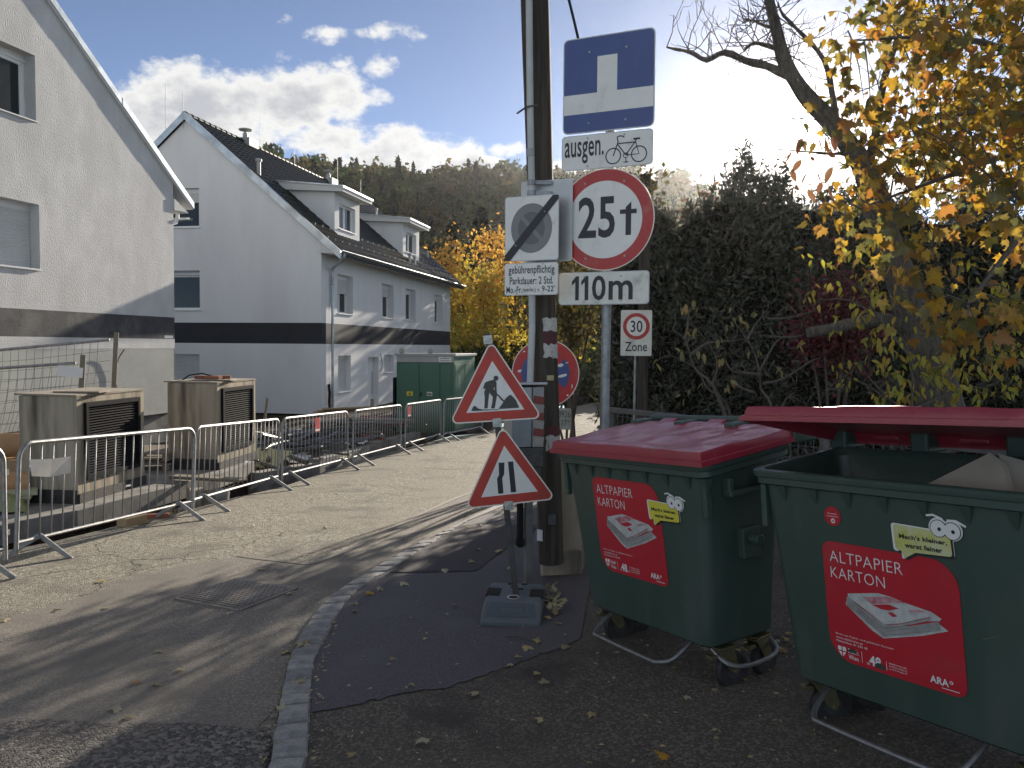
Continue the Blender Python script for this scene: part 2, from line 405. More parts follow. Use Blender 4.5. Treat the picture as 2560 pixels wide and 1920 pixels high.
STUCCO1B = M('grey_base_coat', (.46, .46, .43), .9, 0, (.39, .39, .36), 1.8, (45, .45, .015), col3=(.50, .51, .45), vs3=.5)
STUCCO2 = M('smooth_stucco', (.77, .77, .765), .9, 0, (.71, .71, .71), .9, (70, .12, .006), col3=(.64, .635, .62), vs3=.8, lo3=.52, hi3=.85, stretch=(1, 1, .3))
BAND1 = M('charcoal_band_weathered', (.075, .075, .08), .85, 0, (.05, .05, .055), 3, (40, .6, .02), col3=(.16, .155, .15), vs3=1.1, lo3=.5, hi3=.7)
BAND2 = M('charcoal_band', (.018, .021, .028), .8, 0, (.024, .027, .034), 2)
WHITEPVC = M('white_window_frame', (.78, .78, .77), .35)
SHUT = M('roller_shutter', (.62, .63, .62), .45, 0, (.57, .58, .57), 3)
GLASS = M('window_glass', (.02, .025, .027), .04, 0, (.035, .04, .04), .8, spec=.3)
TILE = M('roof_tile', (.013, .018, .016), .45, 0, (.010, .013, .012), 5, (30, .1, .004), island=.25, spec=.2)
SOFF = M('soffit_paint', (.62, .62, .60), .8)
WHITE = M('sign_white', (.82, .80, .76), .42, 0, (.77, .755, .71), 7, col3=(.58, .57, .52), vs3=9, lo3=.56, hi3=.8)
WHITED = M('sign_white_dirty', (.78, .765, .70), .5, 0, (.66, .65, .58), 9, col3=(.36, .37, .31), vs3=6, lo3=.55, hi3=.78)
RED = M('sign_red', (.48, .035, .03), .42, 0, (.42, .03, .028), 6, col3=(.5, .12, .09), vs3=5, lo3=.55, hi3=.8)
REDO = M('sign_red_faded', (.52, .055, .03), .45, 0, (.42, .03, .022), 4, col3=(.33, .05, .035), vs3=7, lo3=.5, hi3=.75)
BLUE = M('sign_blue', (.055, .092, .27), .42, 0, (.048, .08, .24), 6)
GREYS = M('sign_grey', (.22, .22, .225), .45, 0, (.20, .2, .205), 6)
GREYD = M('sign_dark_grey', (.13, .13, .135), .45)
BLACK = M('print_black', (.022, .022, .024), .5)
ALU = M('sign_back_aluminium', (.5, .5, .5), .45, .6, (.42, .42, .42), 5)
SREFL = M('pale_edge', (.8, .76, .66), .4)
WOODP = M('pole_wood', (.060, .048, .036), .85, 0, (.032, .026, .021), 9, (22, .6, .012), col3=(.10, .085, .065), vs3=3, stretch=(6, 6, .35))
TIMBER = M('sawn_timber', (.42, .31, .18), .75, 0, (.33, .235, .13), 6, (25, .2, .004), stretch=(8, .8, 8), island=.2)
TIMBERG = M('weathered_timber', (.30, .26, .20), .85, 0, (.2, .17, .13), 6, (25, .3, .005), stretch=(8, .8, 8), island=.2)
BRICK = M('brick_red', (.34, .13, .08), .85, 0, (.26, .1, .06), 12, (50, .3, .004))
BARK = M('bark', (.17, .155, .135), .95, 0, (.07, .062, .054), 10, (9, 1., .05), col3=(.17, .155, .135), vs3=4, stretch=(4, 4, .8))
TWIG = M('twig', (.13, .115, .10), .85, 0, (.08, .07, .06), 20)
BINGREEN = M('green_bin_plastic', (.042, .072, .058), .42, 0, (.046, .078, .062), 3, (55, .07, .004), col3=(.075, .092, .08), vs3=2.6, lo3=.5, hi3=.78, rv=.09, stretch=(1.6, 1.6, .5))
LIDRED = M('red_lid_plastic', (.30, .018, .038), .3, 0, (.26, .017, .036), 3, (9, .35, .012), spec=.85, col3=(.36, .06, .07), vs3=2.5, lo3=.55, hi3=.8)
STICKR = M('sticker_red', (.50, .022, .035), .4, 0, (.45, .02, .033), 3, col3=(.36, .05, .05), vs3=5, lo3=.56, hi3=.8, rv=.1)
STICKY = M('sticker_yellow', (.70, .62, .07), .45, 0, (.63, .56, .06), 5)
STICKYF = M('sticker_yellow_worn', (.55, .56, .14), .5, 0, (.46, .47, .12), 20, col3=(.6, .6, .4), vs3=12)
STICKW = M('sticker_white', (.75, .75, .74), .45)
PAPER = M('newsprint', (.55, .56, .55), .6, 0, (.40, .41, .40), 30)
PAPERD = M('newsprint_shade', (.26, .26, .25), .6, 0, (.36, .36, .35), 40)
PAPERP = M('newsprint_pink', (.36, .05, .08), .6, 0, (.56, .34, .36), 22)
YZINC = M('yellow_zinc', (.27, .24, .12), .4, .75, (.18, .17, .11), 12)
CARD = M('cardboard', (.30, .265, .22), .85, 0, (.25, .22, .18), 5)
TRGREEN = M('cabinet_green', (.055, .155, .105), .42, 0, (.05, .14, .095), 3, col3=(.075, .17, .12), vs3=1.4)
TRGREY = M('cabinet_grey', (.40, .41, .39), .5, 0, (.34, .35, .34), 4)
RECYC = M('recycled_plastic', (.105, .125, .135), .6, 0, (.075, .09, .10), 6, (45, .25, .004), col3=(.15, .165, .17), vs3=3)
SACK = M('green_plastic_sack', (.19, .25, .08), .4, 0, (.30, .33, .14), 3, (9, .6, .05))
INSUL = M('insulation_board', (.45, .46, .30), .8, 0, (.38, .39, .25), 5)
PIPEBLK = M('black_conduit', (.05, .05, .05), .45, 0, (.085, .083, .08), 5)
PIPEOR = M('clay_pipe', (.46, .27, .13), .55, 0, (.4, .22, .1), 6)
REDW = M('red_lacquer', (.25, .035, .03), .5)
GAPSHADE = M('painted_gap_shade', (.012, .012, .012), .9)  # near-black colour in place of the shade inside holes and gaps
STONE = M('granite', (.33, .325, .315), .75, 0, (.23, .228, .222), 60, (35, .5, .008), col3=(.15, .155, .155), vs3=9, lo3=.45, hi3=.7, island=.22)

A_ROAD = ASPHALT('road_asphalt', (.11, .103, .088), (.52, .48, .38), .017, .70, .9, (.26, .24, .20), crack=.75, stain2=(.15, .138, .115))
A_LANE = ASPHALT('lane_repair_asphalt', (.14, .128, .11), (.36, .325, .28), .009, .6, .55, (.21, .19, .162), stain2=(.165, .15, .13))
A_COARSE = ASPHALT('coarse_asphalt', (.075, .072, .066), (.36, .33, .30), .021, .6, 1., (.13, .12, .11))
A_SIDE = ASPHALT('pavement_asphalt', (.080, .074, .080), (.150, .142, .150), .006, .45, .3, (.098, .092, .098), rough=.8, stain2=(.12, .114, .118))
A_DARK = ASPHALT('new_asphalt', (.050, .043, .046), (.095, .085, .09), .006, .45, .3, (.06, .052, .055), rough=.8)
A_DRIVE = ASPHALT('driveway_asphalt', (.080, .070, .058), (.23, .205, .17), .012, .5, .85, (.11, .098, .08), stain2=(.062, .056, .048))
SEAL = M('bitumen_seal', (.24, .22, .19), .8, 0, (.17, .155, .13), 9, (80, .3, .004))

# ------------------------------------------------------------------ ground
gp = lambda pts, off=0.: [G(u, v, off) for u, v in pts]
ROADL = gp([(0, 1379), (119, 1357), (206, 1336), (304, 1312), (412, 1291), (489, 1270), (594, 1242), (704, 1218), (780, 1191), (866, 1160), (929, 1142), (992, 1126), (1043, 1114), (1125, 1093)])
ROADL = [(p.x, p.y) for p in ROADL]
far_l = [(-.75, 23.5), (.3, 28), (2.0, 34), (5, 42)]
kL = [(75, 1640), (80, 1480), (100, 1380), (125, 1260), (135, 1180), (155, 1080), (180, 980), (205, 900), (235, 830), (265, 775), (300, 720), (335, 665), (385, 600), (430, 555), (475, 515), (530, 465), (590, 430), (680, 375), (770, 325), (865, 265), (960, 215), (1060, 160), (1170, 110), (1260, 65), (1340, 20)]
kR = [(328, 1655), (330, 1480), (335, 1370), (345, 1270), (345, 1190), (355, 1080), (362, 980), (385, 900), (425, 830), (455, 775), (480, 720), (505, 660), (545, 590), (580, 545), (635, 490), (690, 445), (770, 385), (870, 340), (950, 285), (1030, 235), (1100, 190), (1170, 150), (1230, 110), (1310, 60), (1390, 8)]
kL = [G(650 + x / 2.676, 1300 + y / 2.676, PAVE) for x, y in kL]; kL = [Vector((p.x, p.y)) for p in kL]
kR = [G(650 + x / 2.676, 1300 + y / 2.676, PAVE) for x, y in kR]; kR = [Vector((p.x, p.y)) for p in kR]
# carry the kerb on toward the camera and away up the street
kL = [kL[0] + Vector((-.03, -4)), kL[0] + Vector((-.02, -.9))] + kL
kR = [kR[0] + Vector((-.03, -4)), kR[0] + Vector((-.02, -.9))] + kR
farK = [Vector(p) for p in ((-.02, 11.2), (.42, 13.2), (1.05, 16), (2.1, 20), (3.7, 26), (6.2, 34), (9, 42))]
def resample(pts, n):
    d = [0]
    for a, b in zip(pts, pts[1:]): d.append(d[-1] + (b - a).length)
    out = []
    for k in range(n):
        t = d[-1] * k / (n - 1); i = min(max(int(np.searchsorted(d, t)), 1), len(pts) - 1)
        f = (t - d[i - 1]) / max(d[i] - d[i - 1], 1e-6); out.append(pts[i - 1].lerp(pts[i], f))
    return out, d[-1]
def smooth(p, k=2):
    for _ in range(k): p = [p[0]] + [(p[i - 1] + p[i] * 2 + p[i + 1]) / 4 for i in range(1, len(p) - 1)] + [p[-1]]
    return p
kLs, kLen = resample(kL, 200); kRs, _ = resample(kR, 200); kLs = smooth(kLs, 8); kRs = smooth(kRs, 8)

nearL = [(-5.75, 4.5), (-7.2, 0), (-8, -6)]
road_poly = nearL[::-1] + ROADL + far_l + [tuple(p) for p in farK[::-1]] + [tuple(p + Vector((.05, 0))) for p in kLs[::-8]] + [(kLs[0].x + .05, -6)]
sheet('road', road_poly, 0, A_ROAD, .35)
# smoother repaired strip in the lane, with its bitumen seam
lane_px = [(-120, 1592), (0, 1550), (75, 1530), (202, 1494), (336, 1449), (448, 1416), (594, 1391), (772, 1412), (860, 1382), (1016, 1304), (1130, 1250), (1206, 1222)]
lane = [tuple(G(u, v)[:2]) for u, v in lane_px]
edge = [tuple(p) for p in kLs if 4.2 < p.y < 9.75]
lane_near = [tuple(G(u, v)[:2]) for u, v in [(640, 1825), (560, 1815), (400, 1806), (262, 1810), (120, 1800), (0, 1806), (-160, 1800)]]
sheet('repaired_lane', lane + [(edge[-1][0] - .02, edge[-1][1])] + edge[::-1] + lane_near, .004, A_LANE, .3)
near_px = lane_near[::-1]
sheet('coarse_road_strip', near_px + [(kLs[20].x, near_px[-1][1]), (kLs[0].x, 0), (-6.4, 0)], .004, A_COARSE, .3)
seam = MB()
for (a, b) in zip(lane[6:], lane[7:]):
    n = max(2, int((Vector(b) - Vector(a)).length / .25))
    P = [Vector(a).lerp(Vector(b), i / n) for i in range(n + 1)]; d = (P[-1] - P[0]).normalized(); q = Vector((-d.y, d.x)) * .035
    o = len(seam.v); seam.v += [(p.x + s * q.x * rnd.uniform(.7, 1.2), p.y + s * q.y * rnd.uniform(.7, 1.2), g(p.x, p.y) + .009) for p in P for s in (-1, 1)]
    seam.f += [(o + 2 * i, o + 2 * i + 1, o + 2 * i + 3, o + 2 * i + 2) for i in range(n)]
seam.build('bitumen_seam', SEAL, kind='structure')

# everything right of the kerb: the rising driveway, the pavement and its patches
drive = [tuple(p) for p in kRs[::6]] + [tuple(p + Vector((.16, 0))) for p in farK] + [(12, 42), (12, -6), (kRs[0].x, -6)]
sheet('driveway', drive, PAVE - .004, A_DRIVE, .4)
walk_px = [(345, 1290), (470, 1272), (640, 1235), (790, 1200), (1000, 1150), (1130, 1136), (1250, 1125), (1360, 1085), (1480, 1042), (1600, 1000), (1740, 950), (1880, 900), (2000, 860), (2141, 800)]
walk = [tuple(G(650 + x / 2.676, 1300 + y / 2.676, PAVE)[:2]) for x, y in walk_px]
rag = []
for (a, b) in zip(walk, walk[1:]):
    for k in range(5): f = k / 5; rag.append((a[0] + (b[0] - a[0]) * f + rnd.gauss(0, .008), a[1] + (b[1] - a[1]) * f + rnd.gauss(0, .010)))
walk = rag + [walk[-1]]
walk += [(.62, 6.3), (.95, 7.6), (1.3, 10), (1.9, 13)]
kr2 = [tuple(p) for p in kRs if p.y > walk[0][1]]
sheet('pavement', kr2 + [(.3, 12.2), (.62, 13.2)] + walk[::-1], PAVE + .0025, A_SIDE, .3)
dk = [tuple(G(u, v, PAVE)[:2]) for u, v in [(973, 1433), (1080, 1432), (1192, 1429), (1225, 1401), (1280, 1364), (1330, 1340), (1345, 1313), (1230, 1313), (1143, 1314)]]
sheet('pavement_patch', dk, PAVE + .009, A_DARK, .3)

# granite setts of the kerb
bed = MB(); n = len(kLs)
bed.v = [(p.x, p.y, g(p.x, p.y) + z) for i in range(n) for p, z in ((kLs[i], -.02), (kLs[i], PAVE - .012), (kRs[i], PAVE - .012))]
bed.f = [(3 * i + k, 3 * i + k + 1, 3 * i + k + 4, 3 * i + k + 3) for i in range(n - 1) for k in (0, 1)]
kerb = bed.build('kerb', M('kerb_joint', (.05, .045, .04), .95, 0, (.03, .028, .025), 12, (40, .5, .01)), kind='structure')
def kpos(s, P):
    t = s / kLen * (len(P) - 1); i = min(int(t), len(P) - 2); return P[i].lerp(P[i + 1], t - i)
s = 1.6
while s < kLen - .1:
    ln = rnd.uniform(.15, .215); e = min(s + ln, kLen); ga = .008
    q = [kpos(s + ga, kLs), kpos(e - ga, kLs), kpos(e - ga, kRs), kpos(s + ga, kRs)]
    c = sum(q, Vector((0, 0))) / 4; q = [c + (p - c) * rnd.uniform(.94, 1.0) for p in q]; top = g(c.x, c.y) + PAVE + rnd.uniform(.004, .018)
    slope = [(g(p.x, p.y) - g(c.x, c.y)) for p in q]
    b = MB(); mid = [(q[i] + q[(i + 1) % 4]) / 2 + Vector((rnd.uniform(-.006, .006), rnd.uniform(-.006, .006))) for i in range(4)]
    ring = [x for i in range(4) for x in (q[i], mid[i])]
    zt = [top + (g(p.x, p.y) - g(c.x, c.y)) + rnd.uniform(-.004, .004) for p in ring]
    lo = [(p.x - c.x, p.y - c.y, -.13) for p in ring]
    m1 = [(p.x - c.x, p.y - c.y, z - top - .014) for p, z in zip(ring, zt)]
    m2 = [((p.x - c.x) * .88, (p.y - c.y) * .88, z - top) for p, z in zip(ring, zt)]
    b.loft([lo, m1, m2], cap0=False); b.v.append((0, 0, .004)); f = b.f.pop(); k = len(b.v) - 1
    b.f += [(f[i], f[(i + 1) % 8], k) for i in range(8)]
    o = b.build('stone', STONE, kerb, smooth=True); o.location = (c.x, c.y, top)
    s = e
fk = MB()
P = [kLs[-1]] + farK; Q = [kRs[-1]] + [p + Vector((.17, 0)) for p in farK]
P, _ = resample(P, 40); Q, _ = resample(Q, 40)
fk.v = [(p.x, p.y, g(p.x, p.y) + z) for a, b_ in zip(P, Q) for p, z in ((a, -.03), (a, PAVE + .01), (b_, PAVE + .01))]
fk.f = [(3 * i + k, 3 * i + k + 1, 3 * i + k + 4, 3 * i + k + 3) for i in range(39) for k in (0, 1)]
fk.build('far_kerb', STONE, kind='structure')

# the ground beyond: garden soil on the right, the building site on the left
sheet('garden_ground', [(1.0, -6), (40, -6), (40, 75), (12, 75), (5.5, 42), (2.2, 34), (1.0, 20)], -.09, EARTH, 1.2)
site = ROADL[::-1]
sp_ = [(-8, -6), (-5.75, 4.5)] + ROADL + far_l + [(5, 75), (-60, 75), (-60, -6)]
m = MB(); vs, fs = tri_poly(sp_, (), .8)
rl_ = [(-5.75, 4.5)] + ROADL
def sgz(x, y):
    e = float(np.interp(y, [p[1] for p in rl_], [p[0] for p in rl_])); tr = 1 if (x > e - 1.15 and 3 < y < 19) else 0
    return (-.62 - .06 * math.sin(x * 1.3) * math.cos(y * .9) if y < 25 else -.56) - .45 * tr
m.v = [(x, y, sgz(x, y)) for x, y in vs]; m.f = fs
m.build('site_ground', EARTH, kind='structure')
wl = MB(); L_ = [(-5.75, 4.5)] + ROADL + far_l[:2]
wl.v = [(x, y, z) for x, y in L_ for z in (g(x, y), -1.3)]; wl.f = [(2 * i, 2 * i + 1, 2 * i + 3, 2 * i + 2) for i in range(len(L_) - 1)]
wl.build('road_edge', M('cut_asphalt', (.07, .055, .045), .95, 0, (.12, .09, .07), 9, (25, .8, .03)), kind='structure')

# drain cover in the lane
cor = [G(u, v, .01) for u, v in ((441, 1496), (592, 1446), (742, 1470), (598, 1526))]
dr = thing('drain_cover', 'rusty iron drain grate set in the asphalt beside the kerb', 'drain cover')
def bl(a, b, z=0.):
    p = cor[0] * (1 - a) * (1 - b) + cor[3] * a * (1 - b) + cor[2] * a * b + cor[1] * (1 - a) * b
    return Vector((p.x, p.y, g(p.x, p.y) + z))
IRON = M('cast_iron', (.20, .18, .155), .6, .2, (.26, .235, .21), 18, (60, .3, .004), col3=(.16, .14, .12), vs3=5)
b = MB(); b.add([bl(0, 0, .006), bl(1, 0, .006), bl(1, 1, .006), bl(0, 1, .006)], [(0, 1, 2, 3)]); b.build('pit_shade', GAPSHADE, dr)  # flat black sheet painted as the shade below the bars
b = MB()
for p, q in (((0, 0), (1, 0)), ((1, 0), (1, 1)), ((1, 1), (0, 1)), ((0, 1), (0, 0))): b.bar(bl(*p, .009), bl(*q, .009), .03, .014)
b.bar(bl(.0, .07, .01), bl(1, .07, .01), .02, .014)
b.build('frame', IRON, dr, bevel=.002)
for i in range(15):
    t = .13 + .82 * i / 14
    MB().bar(bl(.03, t, .012), bl(.97, t, .012), .019, .01).build('bar', IRON, dr)
b = MB()
for i in range(14):
    for j in range(13):
        t = .13 + .82 * (i + .5) / 14; a = .05 + .9 * (j + (i % 2) * .5) / 13
        b.bar(bl(a, t - .028, .010), bl(a, t + .028, .010), .022, .01)
b.build('crosspieces', IRON, dr, kind='stuff')

# ------------------------------------------------------------------ houses
def wall_panel(P, poly, holes, name, mat, parent, reveal=.0, rmat=None, jam=None):
    """wall with openings; P maps (a, b, depth) to the house's own space; the reveals belong to the wall"""
    vs, fs = tri_poly(poly, holes)
    m = MB(); m.v = [P(a, b, 0) for a, b in vs]; m.f = list(fs)
    for h in holes:
        n = len(h)
        for i in range(n):
            (a, b), (c, d) = h[i], h[(i + 1) % n]
            m.add([P(a, b, 0), P(c, d, 0), P(c, d, reveal), P(a, b, reveal)], [(0, 1, 2, 3)])
    return m.build(name, mat, parent, fix=False)
def hole(a0, a1, b0, b1): return [(a0, b0), (a1, b0), (a1, b1), (a0, b1)]
def window(P, a0, a1, b0, b1, dep, parent, shut=0., frame_w=.07, sill=True, boxh=.14, closed=False, split=False):
    """frame with pane, roller-shutter box and sill at depth dep inside the opening"""
    m = MB(); d0, d1 = dep - .07, dep
    def bx(x0, x1, z0, z1, e0, e1):
        c = [P(x, z, e) for e in (e0, e1) for x, z in ((x0, z0), (x1, z0), (x1, z1), (x0, z1))]
        m.add(c, [(0, 1, 2, 3), (7, 6, 5, 4), (0, 4, 5, 1), (1, 5, 6, 2), (2, 6, 7, 3), (3, 7, 4, 0)])
    t = b1 - boxh
    bx(a0, a0 + frame_w, b0, t, d0, d1); bx(a1 - frame_w, a1, b0, t, d0, d1); bx(a0 + frame_w, a1 - frame_w, b0, b0 + frame_w, d0, d1); bx(a0 + frame_w, a1 - frame_w, t - frame_w, t, d0, d1)
    i0 = .045
    bx(a0 + frame_w, a0 + frame_w + i0, b0 + frame_w, t - frame_w, d0 + .012, d1); bx(a1 - frame_w - i0, a1 - frame_w, b0 + frame_w, t - frame_w, d0 + .012, d1)
    if split: c = (a0 + a1) / 2; bx(c - .05, c + .05, b0 + frame_w, t - frame_w, d0 - .003, d1)
    w = m.build('window', WHITEPVC, parent, bevel=.004)
    m = MB(); e = d0 + .04; q = hole(a0 + frame_w + .002, a1 - frame_w - .002, b0 + frame_w + .002, t - frame_w - .002)
    m.add([P(x, z, e) for x, z in q], [(0, 1, 2, 3)]); m.build('pane', GLASS, w, fix=False)
    if boxh:
        m = MB(); bx(a0, a1, t + .002, b1, d0 - .02, d1); m.build('shutter_box', WHITEPVC, w)
    if shut > 0:
        z0 = t - (t - b0) * shut; n = max(2, int((t - z0) / .045)); m = MB(); prof = []
        for k in range(n + 1):
            z = z0 + (t - z0) * k / n; prof += [(z, d0 - .03), (z + (t - z0) / n * .75, d0 - .042)]
        prof = prof[:-1]; vv = [P(x, z, d) for z, d in prof for x in (a0 + .01, a1 - .01)]
        m.add(vv, [(2 * i, 2 * i + 1, 2 * i + 3, 2 * i + 2) for i in range(len(prof) - 1)]); m.build('roller_shutter', SHUT, w)
    if sill:
        m = MB(); c = [P(x, z, e) for e, z in ((-.045, b0 - .02), (dep - .06, b0 + .012)) for x, z in ((a0 - .03, z), (a1 + .03, z))]
        c += [P(x, z - .022, e) for e, z in ((-.045, b0 - .02), (dep - .06, b0 + .012)) for x, z in ((a0 - .03, z), (a1 + .03, z))]
        m.add(c, [(0, 1, 3, 2), (4, 6, 7, 5), (0, 4, 5, 1)]); m.build('sill', WHITEPVC, w, fix=False)
    return w

# the far house: gable to the viewer, long front along the street
H2A = R(90 - 11.5)
h2 = thing('house', 'long white house with dormers, dark tiled roof and charcoal band, gable toward viewer', 'house', (-6.392, 27.5, 0), (0, 0, H2A))
LEN, DEP, EAVE = 15.72, 9.9, 4.92
PF = lambda a, b, d: (a, d, b)                # street front
PG = lambda a, b, d: (d, a, b)                # gable
ridge = lambda y: 5.27 + .85 * (y if y < DEP / 2 else DEP - y)
fw = [hole(x, x + 1.39, 2.965, 4.33) for x in (1.32, 5.69, 8.61, 12.95)]
gw_ = [hole(4.49, 5.88, 3.03, 4.37), hole(4.49, 5.88, 5.86, 7.19)]
wall_panel(PF, [(0, 2.575), (LEN, 2.575), (LEN, EAVE), (0, EAVE)], fw, 'front_wall', STUCCO2, h2, .32)
fg = [hole(1.36, 2.5, .18, 1.46), hole(4.18, 5.33, -.54, 1.37), hole(5.98, 7.11, .74, 1.445), hole(9.2, 10.4, .2, 1.45), hole(12.9, 14.2, .2, 1.45)]
wall_panel(PF, [(0, -.56), (4.18, -.56), (4.18, -.55), (LEN, -.55), (LEN, 1.87), (0, 1.87)], fg, 'front_wall', STUCCO2, h2, .32)
wall_panel(PG, [(0, 2.575), (DEP, 2.575), (DEP, EAVE + .42), (DEP / 2, ridge(DEP / 2)), (0, EAVE + .42)], gw_, 'gable_wall', STUCCO2, h2, .3)
wall_panel(PG, [(0, -.5), (DEP, -.5), (DEP, 1.87), (0, 1.87)], [hole(4.53, 5.92, .1, 1.48)], 'gable_wall', STUCCO2, h2, .3)
m = MB(); z0, z1 = 1.87, 2.575
m.add([(0, 0, z0), (LEN, 0, z0), (LEN, 0, z1), (0, 0, z1), (0, DEP, z0), (0, DEP, z1)], [(0, 1, 2, 3), (4, 0, 3, 5)]); m.build('band', BAND2, h2, fix=False)
m = MB(); m.add([(LEN, 0, -.6), (LEN, DEP, -.6), (LEN, DEP, 5.4), (LEN, DEP / 2, 9.4), (LEN, 0, 5.4), (0, DEP, -.6), (0, DEP, 5.4)], [(0, 1, 2, 3, 4), (1, 5, 6, 2)]); m.build('back_wall', STUCCO2, h2)
m = MB(); m.box((LEN / 2 + .1, DEP / 2, -.02), (LEN - .5, DEP - .9, .05)); m.box((LEN / 2 + .1, DEP / 2, 2.3), (LEN - .9, DEP - .9, .05)); m.box((.9, DEP / 2, 2.3), (.05, DEP - .9, 5)); m.box((LEN / 2, 1.0, 2.2), (LEN - 1.9, .05, 5)); m.build('interior', M('dim_room', (.10, .10, .10), .9), h2)
for h, s_, sp__ in zip(fw, (.42, .30, 0, .12), (1, 1, 1, 1)): window(PF, h[0][0], h[1][0], h[0][1], h[2][1], .32, h2, shut=s_, split=True)
for h, s_ in zip(fg[:1] + fg[3:], (1, 1, 1)): window(PF, h[0][0], h[1][0], h[0][1], h[2][1], .32, h2, shut=s_)
window(PF, 5.98, 7.11, .74, 1.445, .3, h2, shut=1.)
window(PG, 4.49, 5.88, 3.03, 4.37, .3, h2, shut=.02, split=False); window(PG, 4.49, 5.88, 5.86, 7.19, .3, h2, shut=.28); window(PG, 4.53, 5.92, .1, 1.48, .3, h2, shut=1.)
# front door with four small lights
d = MB().box((4.755, .27, .415), (1.15, .06, 1.9)).build('door', WHITEPVC, h2, bevel=.004)
for k in range(4): MB().box((4.40, .235, -.22 + k * .44), (.17, .01, .17)).build('pane', GLASS, d)
MB().tube([(5.15, .2, -.1), (5.15, .2, .8)], .014).build('handle', GALV, d)
# roof: boarded deck, tiles piece by piece, zinc verges, gutter and downpipe
rz = lambda y: 5.45 + .85 * y                   # underside of the tiles over the street slope
y_e, y_r = -.66, DEP / 2
m = MB(); x0, x1 = -.09, LEN + .3
m.add([(x0, y_e, rz(y_e)), (x1, y_e, rz(y_e)), (x1, y_r, rz(y_r)), (x0, y_r, rz(y_r)), (x0, DEP + .66, rz(y_e)), (x1, DEP + .66, rz(y_e)),
       (x0, y_e, rz(y_e) - .12), (x1, y_e, rz(y_e) - .12), (x1, y_r, rz(y_r) - .12), (x0, y_r, rz(y_r) - .12), (x0, DEP + .66, rz(y_e) - .12), (x1, DEP + .66, rz(y_e) - .12)],
      [(0, 1, 2, 3), (3, 2, 5, 4), (6, 9, 8, 7), (9, 10, 11, 8), (0, 6, 7, 1), (4, 5, 11, 10)])
roof = m.build('roof', M('roof_deck', (.05, .05, .05), .8), h2, fix=False)
DORM = [(2.05, 4.38, .42), (9.45, 11.78, .42)]  # x0, x1, set-back of the dormer face
TW, TL = .30, .345; sl = math.hypot(1, .85); nrow = int((y_r - y_e) * sl / TL); ncol = int((x1 - x0 - .1) / TW)
def tile_mesh():
    b = MB(); xs = [0, .06, .12, .17, .22, .27, .315]; zs = [.012, .004, .006, .022, .045, .048, .016]
    for (v, dz) in ((-.02, .030), (TL, .006)):
        b.v += [(x, v, z + dz) for x, z in zip(xs, zs)]
    b.v += [(x, -.02, z + .012) for x, z in zip(xs, zs)]
    n = len(xs); b.f = [(i, i + 1, n + i + 1, n + i) for i in range(n - 1)] + [(2 * n + i, 2 * n + i + 1, i + 1, i) for i in range(n - 1)]
    return b.mesh('tile', TILE, True)
TM = tile_mesh(); TM.set_sharp_from_angle(angle=R(42)); Rm = Matrix.Rotation(math.atan(.85), 4, 'X')
cells = []
for r_ in range(nrow + 1):
    y = y_e + r_ * TL / sl
    for c_ in range(ncol + 1):
        x = x0 + .08 + c_ * TW
        if any(a - .05 < x + .15 < b_ + .05 and y > dp - .2 and y < dp + 2.0 for a, b_, dp in DORM): continue
        cells.append((x, y, rz(y)))
cw = Matrix.Translation((-6.392, 27.5, 0)) @ Matrix.Rotation(H2A, 4, 'Z')
cells.sort(key=lambda p: ((cw @ Vector(p)) - EYE).length + .6 * abs(p[1] - 1.6))
rest = MB(); tv = [v.co.copy() for v in TM.vertices]; tf = [tuple(p.vertices) for p in TM.polygons]
for i, c in enumerate(cells):
    T = Matrix.Translation((c[0], c[1], c[2] + rnd.uniform(0, .006))) @ Rm @ Matrix.Rotation(rnd.uniform(-.012, .012), 4, 'Z')
    if i < 290:
        o = bpy.data.objects.new('tile', TM); COL.objects.link(o); o.parent = roof; o.matrix_local = T
    else: rest.add(tv, tf, T)
rest.build('tiles', TILE, roof, smooth=True, kind='stuff', fix=False)
m = MB()
for k in range(int((x1 - x0) / .36)):
    xa = x0 + k * .36; m.loft([[(xx, y_r + r0 * math.cos(a), rz(y_r) + .0 + r0 * math.sin(a)) for a in [math.pi * j / 8 for j in range(9)]] for xx, r0 in ((xa, .125), (xa + .38, .105))], closed=False, cap0=False, cap1=False)
m.build('ridge_tiles', TILE, roof, smooth=True, fix=False)
for sgn in (0, 1):                              # verge trims of the gable
    m = MB(); f = (lambda y: y) if sgn == 0 else (lambda y: DEP - y)
    prof = [(x0 - .03, .12), (x0 + .12, .12), (x0 + .12, -.02), (x0 - .03, -.16)]
    m.loft([[(x, f(y), rz(y) + dz) for x, dz in prof] for y in (y_e - .06, y_r)]); m.build('verge_trim', ZINC, roof)
m = MB(); m.add([(x0, y_e, 4.84), (x1, y_e, 4.84), (x1, 0, 4.90), (x0, 0, 4.90), (x0, y_e, 4.89), (x1, y_e, 4.89), (x0, 0, 5.44)], [(0, 1, 2, 3), (0, 4, 5, 1), (0, 3, 6, 4)]); m.build('soffit', SOFF, roof, fix=False)
m = MB(); n = 9; rg = []
for x in (x0 - .05, x1 + .05): rg.append([(x, y_e - .075 + .075 * math.cos(a), 4.95 + .075 * math.sin(a)) for a in [math.pi + math.pi * j / n for j in range(n + 1)]])
m.loft(rg, closed=False, cap0=False, cap1=False); m.tube([(x0 - .05, y_e - .15, 4.955), (x1 + .05, y_e - .15, 4.955)], .012, 6); m.build('gutter', ZINC, h2, smooth=True, fix=False)
m = MB(); m.tube([(.15, y_e - .08, 4.92), (.15, y_e - .08, 4.78), (.2, y_e + .05, 4.62), (.45, -.28, 4.5), (.66, -.1, 4.42), (.69, -.085, 4.28), (.69, -.085, -.5)], .05, 10); m.build('downpipe', ZINC, h2, smooth=True)
